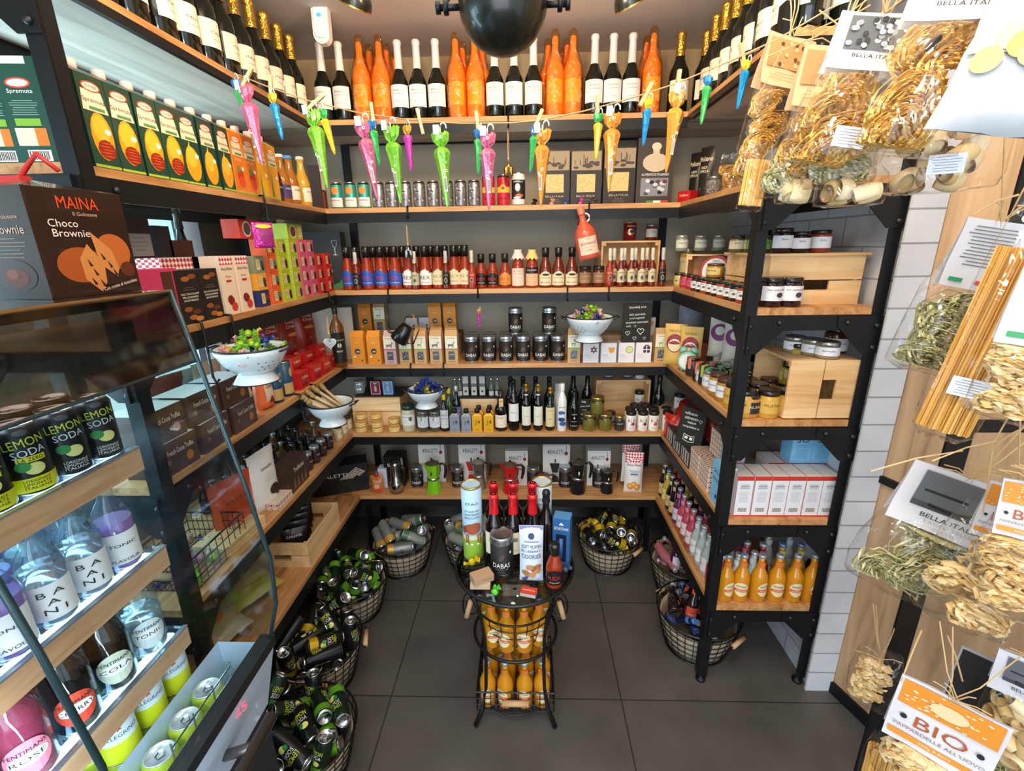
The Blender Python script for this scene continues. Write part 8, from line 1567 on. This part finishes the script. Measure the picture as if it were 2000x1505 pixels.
for j, x in enumerate((-.79, -.86, -.93)):
    for i in range(5):
        y = .745-.068*i-.02*(j % 2); k = ks[(i+j) % 6]; k.put((x, y, FS[2]), '%s bottle on the second fridge shelf, %s row, %s from the far end' % ('lilac tonic' if k is TON else 'clear tonic', NTH[j], NTH[i]), 'tonic bottles in the fridge', rz=PI/2-.6)
FB = {n: clearb(h, .034, LC(c, tr), lv, M(cc, .35), [('FENTIMANS', .36, .007), (t_, .28, .008)], oval=ov, fat=.58) for n, c, tr, lv, cc, t_, ov, h in (
    ('clear', '#dbe8ee', .85, .5, '#8fc6ea', 'TONIC', '#d3dde2', .19), ('dark curiosity cola', '#120b0b', 0, .9, '#cfd6dc', 'COLA', '#c9cfb9', .19), ('dark cherry cola', '#14090a', 0, .9, '#d8432f', 'CHERRY', '#d9482f', .19), ('pink hibiscus', '#b03a58', .1, .8, '#e0607a', 'ROSE', '#e07a8c', .19), ('cloudy yellow lemonade', '#cfd89a', .1, .8, '#2f6fc0', 'LEMON', '#e3dc6a', .19), ('pink lemonade', '#e0685a', .15, .8, '#e8b8c4', 'PINK', '#e0a0b4', .19))}
order = ['clear', 'dark curiosity cola', 'dark cherry cola', 'pink hibiscus', 'cloudy yellow lemonade', 'pink lemonade']
for j, x in enumerate((-.79, -.87)):
    for i, n in enumerate(order): FB[n].put((x, .745-.079*i, FS[3]), '%s bottle on the third fridge shelf, %s row' % (n, ('front', 'rear')[j]), 'lemonade bottles in the fridge', rz=PI/2-.6)
def sanp(l, h, r):
    l.panel(-r*3.1, r*3.1, h*.06, h*.42, M('#d6dc22', .35), .0004, 24); l.panel(-r*1.2, r*1.2, h*.42, h*.72, M('#dfe8ee', .4), .0006, 10); l.text('PELLEGRINO', 0, h*.56, h*.07, M('#34506c', .4), .0012, r*1.9); l.poly([(r*(.2 if i % 2 else .09)*math.cos(i*PI/5), h*.68+r*(.2 if i % 2 else .09)*math.sin(i*PI/5)) for i in range(10)], M('#d0342c', .4), .0014)
SPC = Kind('soda_can', 'can', can_parts(.125, .031, M('#c3d63a', .35, metal=.3), sanp, top=M('#dfe9f0', .25, metal=.6)))
for j, x in enumerate((-.72, -.79, -.86)):
    for i, y in enumerate((.775, .705, .635, .565)):
        for lv in range(2 if (j > 0 and i < 3) else 1): SPC.put((x, y, FS[4]-.04+.126*lv+.0), 'lime and white drink can at the bottom of the fridge, %s row, %s, %s' % (NTH[j], NTH[i], 'upper' if lv else 'lower'), 'lime drink cans in the fridge', rz=PI/2-.6)
g = G()
for i in range(5): g.tube([(-.675, .62, .70+.03*i), (-.675, .80, .70+.03*i)], .002, SILVER, 5)
for i in range(4): g.tube([(-.675, .62+.06*i, .70), (-.675, .62+.06*i, .83)], .002, SILVER, 5)
link('wire_guard', g.mesh('wire_guard'), fr)
g = G(); g.lathe([(.02, 0), (.05, .006), (.052, .008), (.001, .004)], M('#cfe0ea', .1, metal=.3), 24, cap=False)
tag(link('glass_plate', g.mesh('glass_plate')), 'small pale plate standing inside the fridge on the third shelf', 'plate').location = (-.80, .33, FS[3])
# brownie cake box on the fridge
DB = M('#2c1a13', .25, coat=.4)
def d_maina(p, w, h):
    p.text('MAINA', 0, h*.88, h*.11, M('#e0451c', .4), .0006, w*.42); p.text('Il Golosone', w*.05, h*.78, h*.035, M('#c9a184', .5), .0006); p.text('Choco', -w*.20, h*.69, h*.07, M('#ecd2c0', .5), .0006); p.text('Brownie', -w*.14, h*.60, h*.07, M('#ecd2c0', .5), .0006)
    CK = M('#9c4a1c', .35); IN = M('#c07a3e', .45)
    p.disc(-w*.12, h*.30, w*.25, h*.17, CK, .0006, 24); p.disc(w*.26, h*.42, w*.20, h*.18, M('#b05c26', .35), .0007, 24)
    p.poly([(-w*.02, h*.50), (w*.12, h*.30), (w*.10, h*.12), (w*.02, h*.03), (-w*.12, h*.16), (-w*.13, h*.36)], IN, .001); p.poly([(w*.04, h*.62), (w*.24, h*.44), (w*.28, h*.26), (w*.24, h*.17), (w*.08, h*.30)], IN, .0012)
    for x, z in ((-.06, .36), (-.02, .27), (-.06, .18), (.03, .16), (.10, .42), (.16, .34), (.2, .26)): p.poly([(w*x, h*z), (w*(x+.05), h*(z-.07)), (w*(x+.02), h*(z-.08))], M('#2c130c', .5), .0016)
    p.disc(w*.38, h*.24, w*.09, h*.08, M('#5b2a1a', .3), .001, 9); p.text('Con crema al cioccolato', w*.25, h*.09, h*.035, M('#ecd2c0', .5), .0018, w*.42, tilt=.2)
def d_maina2(p, w, h):
    p.text('MAINA', -w*.25, h*.9, h*.08, M('#b03a1c', .4), .0006, w*.3); p.text('Il Golosone', w*.22, h*.74, h*.04, M('#c9a184', .5), .0006); p.text('Choco Brownie', 0, h*.63, h*.08, M('#d9bca8', .5), .0006, w*.8); p.lines(-w*.4, w*.4, h*.55, 6, h*.033, M('#b59a88', .5), .0006)
    p.disc(w*.12, h*.22, w*.28, h*.15, M('#3c2018', .3), .0006, 20); p.disc(w*.14, h*.20, w*.16, h*.09, M('#6a2a1c', .25), .0008, 10); p.disc(w*.10, h*.23, w*.08, h*.05, M('#8c4a34', .25), .001, 7)
w_, h_ = .150, .172; g = G(); g.box(-w_/2, w_/2, -w_/2, w_/2, 0, h_*.96, DB); g.add([(-w_/2, -w_/2, h_*.96), (w_/2, -w_/2, h_*.96), (w_/2, w_/2, h_*.96), (-w_/2, w_/2, h_*.96), (0, 0, h_*1.06)], [(0, 1, 4), (1, 2, 4), (2, 3, 4), (3, 0, 4)], DB)
p = G(); p.at(0, -w_/2, 0); d_maina(p, w_, h_*.96); p2 = G(); p2.at(-w_/2, 0, 0, rz=-PI/2); d_maina2(p2, w_, h_*.96); p.at(); p2.at()
c_ = Vector((-.735, .705)); a_ = math.radians(82); ctr = c_+Vector((math.cos(a_), math.sin(a_)))*w_/2+Vector((-math.sin(a_), math.cos(a_)))*w_/2
Kind('cake_box', 'box', [('box_body', g), ('printed_front', p), ('printed_side', p2)]).put((ctr.x, ctr.y, 1.6505), 'dark brown chocolate brownie cake box standing on top of the fridge', rz=a_)
carton(.10, .12, .13, M('#c7c2c8', .4), lambda p, w, h: p.panel(-w*.5, w*.5, h*.35, h, M('#c7501c', .4), .0005), side=M('#c9c4ca', .4)).put((-.82, .55, 1.6505), 'white and orange box at the left picture edge on top of the fridge', rz=a_)
g = G(); g.tube([(-.02, 0, 0), (.0, .01, .03), (.03, 0, .045), (.05, .01, .02)], .004, M('#c9342c', .4), 6); g.box(-.05, .0, -.01, .01, 0, .012, M('#c9342c', .4))
tag(link('ribbon_bow', g.mesh('ribbon_bow')), 'red ribbon bow on the cake box top', 'bow').location = (ctr.x-.03, ctr.y+.02, 1.6505+h_*1.045)

# ---------------------------------------------------------------- hanging bags of dry pasta on the right
g = G(); g.box(.955, 1.01, 1.0, 1.006, 0, 2.64, BLACK); g.box(1.006, 1.01, 1.006, 1.04, 0, 2.64, BLACK); rk = link('display_rack', None); link('upright', g.mesh('upright'), rk)
g = G(); g.box(.98, 1.34, 1.002, 1.008, 2.0, 2.03, BLACK); g.box(.98, 1.34, 1.002, 1.008, 1.30, 1.33, BLACK); link('crossbar', g.mesh('crossbar'), rk); tag(rk, 'black steel upright rack at the right edge carrying the pasta bags', 'rack')
RAF = M('#c9a878', .85)
def strands(kind, w, h, d, seed):
    rn = random.Random(seed); g = G(); cols = {'yellow': ('#e0b458', '#ecc878', '#d09c40'), 'green': ('#c2bd88', '#d2cc9c', '#a5a16c'), 'wide': ('#e8cb94', '#f0d8a6', '#d9b578'), 'shell': ('#e6cf9f', '#eedbb2', '#d8bb82'), 'spag': ('#e0ae58', '#d69f48', '#eabf70')}[kind]
    ms = [M(c, .55) for c in cols]
    def inside(x, y, z): q = (x/(w*.46))**2+(y/(d*.46))**2; return q < 1 and 0 < z < h
    if kind == 'spag':
        for i in range(130):
            x = rn.uniform(-.42, .42)*w; y = rn.uniform(-.4, .4)*d*math.sqrt(max(0, 1-(x/(w*.46))**2)); g.tube([(x, y, .01), (x+rn.uniform(-.003, .003), y, h*.97)], .0016, rn.choice(ms), 4)
        return g
    if kind == 'shell':
        k = 0
        for i in range(34):
            x, y, z = rn.uniform(-.32, .32)*w, rn.uniform(-.3, .2)*d, (i//5)*.028+.025+rn.uniform(-.008, .008)
            if z > h*.92: continue
            g.at(x, y, z, rn.uniform(0, 3), rn.uniform(0, 3), rn.uniform(0, 3)); m_ = rn.choice(ms); R = .021
            for rr in (R, R*.9): g.lathe([(rr*.85, -.018), (rr, -.006), (rr, .006), (rr*.85, .018)], m_, 14, sy=.7, cap=False)
        g.at(); return g
    n = {'yellow': 260, 'green': 250, 'wide': 110}[kind]; wd = {'yellow': .0026, 'green': .0028, 'wide': .0075}[kind]
    nests = [(rn.uniform(-.2, .2)*w, rn.uniform(-.15, .15)*d, h*(.14+.24*k), rn.uniform(0, 3)) for k in range(4)]
    for i in range(n):
        cx, cy, cz, an = nests[i % 4]; R = rn.uniform(.25, 1)*w*.42; tilt = an+rn.uniform(-.5, .5); ph = rn.uniform(0, 6.28); sp_ = rn.uniform(1.6, 5.2); sq = rn.uniform(.35, .8); wob = rn.uniform(.002, .012); pts = []
        for j in range(15):
            a = ph+sp_*j/14; x = R*math.cos(a); z = R*sq*math.sin(a); y = (rn.uniform(.6, 1))*d*.34*math.cos(a*1.3+tilt)+wob*math.sin(j*1.7)
            X = cx+x*math.cos(tilt)-z*math.sin(tilt); Z = cz+x*math.sin(tilt)*.8+z*math.cos(tilt)
            X = max(-.45*w, min(.45*w, X)); Z = max(.008, min(h*.97, Z)); y = max(-.44*d, min(.44*d, cy+y)); pts.append((X, y*math.sqrt(max(.05, 1-(X/(w*.5))**2)), Z))
        g.tube(pts, wd, rn.choice(ms), 4, fl=.35)
    return g
LAND = M('#3a3c40', .5); SKYG = M('#b9bcc0', .5)
def card_deco(style, seed=1):
    def f(p, w, h):
        rn = random.Random(seed)
        if style in ('bella', 'olive'):
            p.panel(-w*.36, w*.40, h*.34, h*.92, M('#5b5e62', .5), .0012)
            if style == 'bella': p.panel(-w*.36, w*.40, h*.34, h*.60, LAND, .0015); p.panel(-w*.36, w*.40, h*.58, h*.70, M('#9fa3a8', .5), .0018); p.tube([(-w*.2, -.003, h*.42), (0, -.003, h*.40), (w*.18, -.003, h*.46), (w*.24, -.003, h*.55)], .003, INK, 5); p.panel(-w*.3, w*.1, h*.60, h*.64, INK, .0022)
            else: [p.disc(rn.uniform(-.32, .36)*w, rn.uniform(.38, .88)*h, w*.035, w*.03, M(rn.choice(['#c9cbcf', '#8c9096', '#2a2c30', '#e3e4e6']), .5), .0014+.0001*i, 7) for i in range(50)]
            p.text('BELLA ITALIA', w*.05, h*.24, h*.07, INK, .0012, w*.55); p.text('TAGLIATELLE', w*.05, h*.15, h*.045, M('#a9abb0', .5), .0012, w*.5); p.text('250g 8.8oz', w*.05, h*.07, h*.04, M('#a9abb0', .5), .0012, w*.3)
        elif style == 'bio':
            O = M('#d98a2c', .45); p.panel(-w*.46, w*.46, h*.60, h*.97, O, .0012); [p.disc(rn.uniform(-.42, .42)*w, rn.uniform(.62, .95)*h, w*.02, w*.008, M('#f0e3d0', .5), .0016+.00005*i, 5) for i in range(34)]
            p.disc(0, h*.78, w*.18, h*.10, M('#e6c79a', .5), .004, 14); p.text('BIO', 0, h*.42, h*.17, M('#a5542c', .5), .0012, w*.5); p.disc(-w*.36, h*.42, w*.035, w*.035, INK, .0012, 10); p.disc(w*.36, h*.42, w*.035, w*.035, INK, .0012, 10)
            p.text("PAPPARDELLE ALL'UOVO", 0, h*.27, h*.05, M('#7c6a6c', .5), .0012, w*.86); p.panel(-w*.46, w*.46, h*.10, h*.18, O, .0012); p.text('250g 8.82oz', 0, h*.14, h*.04, M('#f4e6d4', .5), .0018, w*.4)
        elif style == 'text': p.lines(-w*.40, w*.40, h*.9, 12, h*.05, M('#6c6e72', .5), .0012, t=.0018, seed=seed); p.panel(-w*.40, -w*.18, h*.08, h*.14, M('#2f8c5a', .5), .0012); p.panel(w*.02, w*.24, h*.08, h*.14, M('#c9402c', .5), .0012)
        elif style == 'tan': p.panel(-w*.45, w*.45, h*.35, h*.9, M('#b98a58', .5), .0012); [p.disc(rn.uniform(-.2, .4)*w, rn.uniform(.4, .85)*h, w*.04, w*.04, M(rn.choice(['#7c5a34', '#d9b07a', '#5c4024']), .5), .0014+.0001*i, 7) for i in range(22)]; p.lines(-w*.4, w*.4, h*.25, 3, h*.06, M('#8c6a44', .5), .0012)
        elif style == 'black': p.panel(-w*.48, w*.48, h*.02, h*.98, M('#2a2b2e', .5), .0012); p.text('BELLA ITALIA', 0, h*.3, h*.12, M('#8c8e94', .5), .002, w*.8); p.text('Angelini', 0, h*.55, h*.14, M('#d3d4d8', .5), .002, w*.5)
    return f
def bag(u, v, wpx, hpx, y, kind, card, label, cardh=.5, seed=1, yaw=0, roll=0, sticker=False, cpx=None, tie=True, group='hanging pasta bags'):
    """Film bag of pasta: (u, v) is the middle of the pasta, WPX x HPX its size; card = folded header above it."""
    c = P(u, v, y=y); dpt = (c-CO).dot(_F); w, h = wpx*dpt/FPX, hpx*dpt/FPX*1.04; d = min(w*.55, .085); o = link('pasta_bag', None)
    o.location = (c.x, c.y, c.z-h/2); o.rotation_euler = (0, roll, math.atan2(c.x, -c.y)*-1+PI if False else -math.atan2(c.x, c.y)*.85+yaw); tag(o, label, 'pasta bag', group)
    link('pasta', strands(kind, w*.95, h*.95, d, seed).mesh('pasta'), o)
    g = G(); n = 20; rn = random.Random(seed); vs = []; prf = [(.30, -.01), (.47, .03), (.50, .2), (.50, .6), (.47, .9), (.42, 1.06), (.36, 1.25)]
    for q, z in prf:
        for i in range(n): a = 2*PI*i/n; k_ = 1+rn.uniform(-.05, .05); dd = d*1.05 if z < 1 else d*.15; vs.append((w*q*1.04*math.cos(a)*k_, dd*q*math.sin(a)*k_, h*z+rn.uniform(-.004, .004)))
    g.add(vs, [(j*n+i, j*n+(i+1) % n, (j+1)*n+(i+1) % n, (j+1)*n+i) for j in range(len(prf)-1) for i in range(n)]+[tuple(reversed(range(n)))], FILM, True); link('film', g.mesh('film'), o)
    ctop = h*1.02
    if card:
        cw = (cpx or wpx)*dpt/FPX; ch = cw*cardh*1.5; cb = M('#d2d0d5', .6) if card != 'tan' else M('#d9b48a', .6)
        g = G(); nn = 6; vs = []
        for s in (-1, 1):
            for j in range(nn+1):
                for i in range(5): z = ch*j/nn; vs.append((-cw/2+cw*i/4, s*(.002+.016*(1-j/nn)**1.5)+.003*math.sin(i*1.5+j), z))
        fs = [(s*(nn+1)*5+j*5+i, s*(nn+1)*5+j*5+i+1, s*(nn+1)*5+(j+1)*5+i+1, s*(nn+1)*5+(j+1)*5+i) for s in (0, 1) for j in range(nn) for i in range(4)]
        g.at(0, 0, h*.96); g.add(vs, fs, cb, True); g.at(); k = link('header_card', g.mesh('header_card'), o)
        q = G(); q.at(0, 0, h*.96); q.fn = lambda p: Vector((p[0], p[1]-(.0045+.016*(1-min(1, max(0, p[2]/ch)))**1.5), p[2])); card_deco(card, seed)(q, cw, ch); q.fn = None; q.at(); link('card_print', q.mesh('card_print'), k); ctop = h*.96+ch
    if sticker: g = G(); g.at(w*.05, -d*.56, h*.28, rz=0); g.panel(-.025, .025, -.016, .016, M('#dfe6f2', .5)); g.lines(-.021, .021, .012, 6, .0045, M('#6c7890', .5), .0006); g.at(); link('sticker', g.mesh('sticker'), o)
    if tie:
        g = G(); rn = random.Random(seed+3)
        for i in range(3): a = rn.uniform(-.5, .5); g.tube([(rn.uniform(-.01, .01), 0, ctop-.01), (a*.05, .0, ctop+.05), (a*.12, .02, ctop+.14)], .0014, RAF, 4)
        for i in range(5): a = rn.uniform(-1.4, 1.4); g.tube([(0, -.004, ctop), (.03*math.sin(a), -.01, ctop+.03*math.cos(a)), (.055*math.sin(a), -.008, ctop+.045*math.cos(a)-.01)], .0012, RAF, 4)
        link('raffia_tie', g.mesh('raffia_tie'), o)
    return o
B = bag
B(1480, 262, 95, 165, 1.18, 'yellow', 'tan', 'yellow tagliatelle bag with brown card, leftmost of the upper row', .62, 1, yaw=.5, roll=.18)
B(1560, 285, 100, 130, 1.08, 'yellow', 'tan', 'yellow tagliatelle bag hanging behind the stickered one, upper row', .7, 2, yaw=.3, roll=.15)
B(1630, 235, 165, 165, .95, 'yellow', 'olive', 'large yellow tagliatelle bag with olive picture card and white sticker', .45, 3, yaw=.15, roll=.2, sticker=True, cpx=140)
B(1780, 175, 190, 215, .83, 'yellow', 'bella', 'largest yellow tagliatelle bag with white landscape card at upper right', .42, 4, yaw=0, roll=.2, cpx=170)
B(1640, 322, 115, 75, 1.0, 'green', None, 'green tagliatelle bag peeking out below the yellow ones, the right one', seed=5, tie=False)
B(1528, 345, 85, 70, 1.1, 'green', None, 'small green tagliatelle bag under the yellow ones, the left one', seed=6, tie=False)
B(1660, 370, 115, 55, .98, 'shell', None, 'shell pasta bag at the bottom of the upper cluster', seed=7, tie=False)
B(1555, 376, 70, 36, 1.08, 'shell', None, 'small bag corner of shell pasta beneath the green bag', seed=17, tie=False)
B(1835, 290, 195, 150, .95, 'shell', None, 'large clear bag of big pasta shells under the white pack', seed=8, tie=False, sticker=True)
B(1468, 358, 50, 95, 1.15, 'spag', None, 'short bundle of spaghetti hanging at the left of the bags', seed=9, tie=False, yaw=.3, roll=.1)
B(1425, 352, 48, 60, P(1425, 384, z=1.905).y, 'yellow', None, 'small yellow pasta nest bag on the shelf corner', seed=10, tie=False)
c = P(1990, 80, y=.71); dp = (c-CO).dot(_F); wh = pouch(.155, .215, .05, M('#bcc2ca', .45), lambda p, w, h: (p.panel(-w*.47, w*.47, h*.40, h*.97, M('#d9c6b4', .5), .001, 6, 4), [p.disc(w*(-.32+.09*i), h*(.36+.04*((i*3) % 4)), w*.10, h*.07, M(('#e0bd78', '#ecd29a', '#d3a95c')[i % 3], .5), .002+.0004*i, 12) for i in range(8)], [p.tube([(w*.1, -.002, h*.62), (w*(.1+.3*math.cos(a)), -.002, h*(.66+.24*math.sin(a)))], .0008, M('#6c6a6a', .5), 4) for a in [.1*PI*k for k in range(11)]]), wob=.004, name='pasta_pack', seed=3)
o = wh.put((c.x, c.y, c.z-.108), 'opaque white pack with pasta picture at the top right picture edge', rz=-math.atan2(c.x, c.y)*.85); o.rotation_euler = (0, .25, o.rotation_euler[2])
B(1822, 640, 135, 165, .90, 'green', 'text', 'green-beige tagliatelle bag hanging alone before the plank wall', .85, 11, yaw=.2, roll=.2, cpx=95)
B(1885, 660, 105, 390, .78, 'spag', None, 'long bag of spaghetti hanging at the right', seed=12, roll=.14, sticker=True)
B(1985, 745, 130, 150, .66, 'wide', 'text', 'wide ribbon pasta bag at the right edge beside the long spaghetti', .9, 13, roll=.1)
B(1765, 1085, 185, 150, .90, 'green', 'bella', 'green tagliatelle bag with grey lake picture card, lower right', .50, 14, roll=.22, yaw=.1, cpx=160)
B(1895, 1125, 150, 200, .77, 'wide', 'bio', 'wide pappardelle bag with narrow orange card, middle right', .95, 15, roll=.08, cpx=75)
B(1990, 1120, 120, 170, .66, 'wide', 'bio', 'pappardelle bag cut by the right picture edge', .8, 16, roll=-.05, cpx=90)
B(1708, 1330, 80, 105, 1.0, 'wide', None, 'small beige ribbon pasta bag low before the plank wall', seed=18)
B(1800, 1500, 150, 100, .72, 'wide', 'bio', 'pappardelle bag with large orange and white card at the bottom right', .62, 19, roll=.05, cpx=150)
B(1905, 1440, 110, 120, .84, 'green', 'black', 'grey-green pasta bag with black card behind the orange card', .62, 20, roll=.05, cpx=135)
B(1985, 1420, 110, 150, .74, 'shell', 'bella', 'shell pasta bag at the lower right picture edge', .5, 21, cpx=110)
B(1715, 1500, 55, 110, .86, 'spag', None, 'spaghetti bundle at the bottom right of the picture', seed=22, tie=False)
g = G(); rn = random.Random(12)
for (a_, b2) in (((1470, 205), (1530, 90)), ((1560, 175), (1590, 60)), ((1500, 110), (1700, 10)), ((1590, 60), (1720, -20)), ((1600, 20), (1680, 60)), ((1690, 0), (1640, 60)), ((1400, 130), (1640, 5))):
    p1, p2_ = P(*a_, y=1.15), P(*b2, y=1.1); g.tube([p1, (p1+p2_)/2+Vector((0, 0, -.008)), p2_], .0014, RAF, 4)
tag(link('raffia_strings', g.mesh('raffia_strings')), 'loose raffia strings tied from the top right shelf to the pasta bags', 'raffia')
g = G()
for (a_, b2) in (((1880, 880), (1700, 920)), ((1940, 870), (1920, 1000)), ((1950, 860), (1820, 900)), ((1900, 420), (1990, 380)), ((1800, 1230), (1760, 1330)), ((1850, 1240), (1880, 1330)), ((1930, 880), (2010, 830))):
    p1, p2_ = P(*a_, y=.78), P(*b2, y=.76); g.tube([p1, (p1+p2_)/2+Vector((0, 0, .006)), p2_], .0016, RAF, 4)
tag(link('raffia_strings', g.mesh('raffia_strings')), 'raffia strings knotted round the black rack at the right', 'raffia')
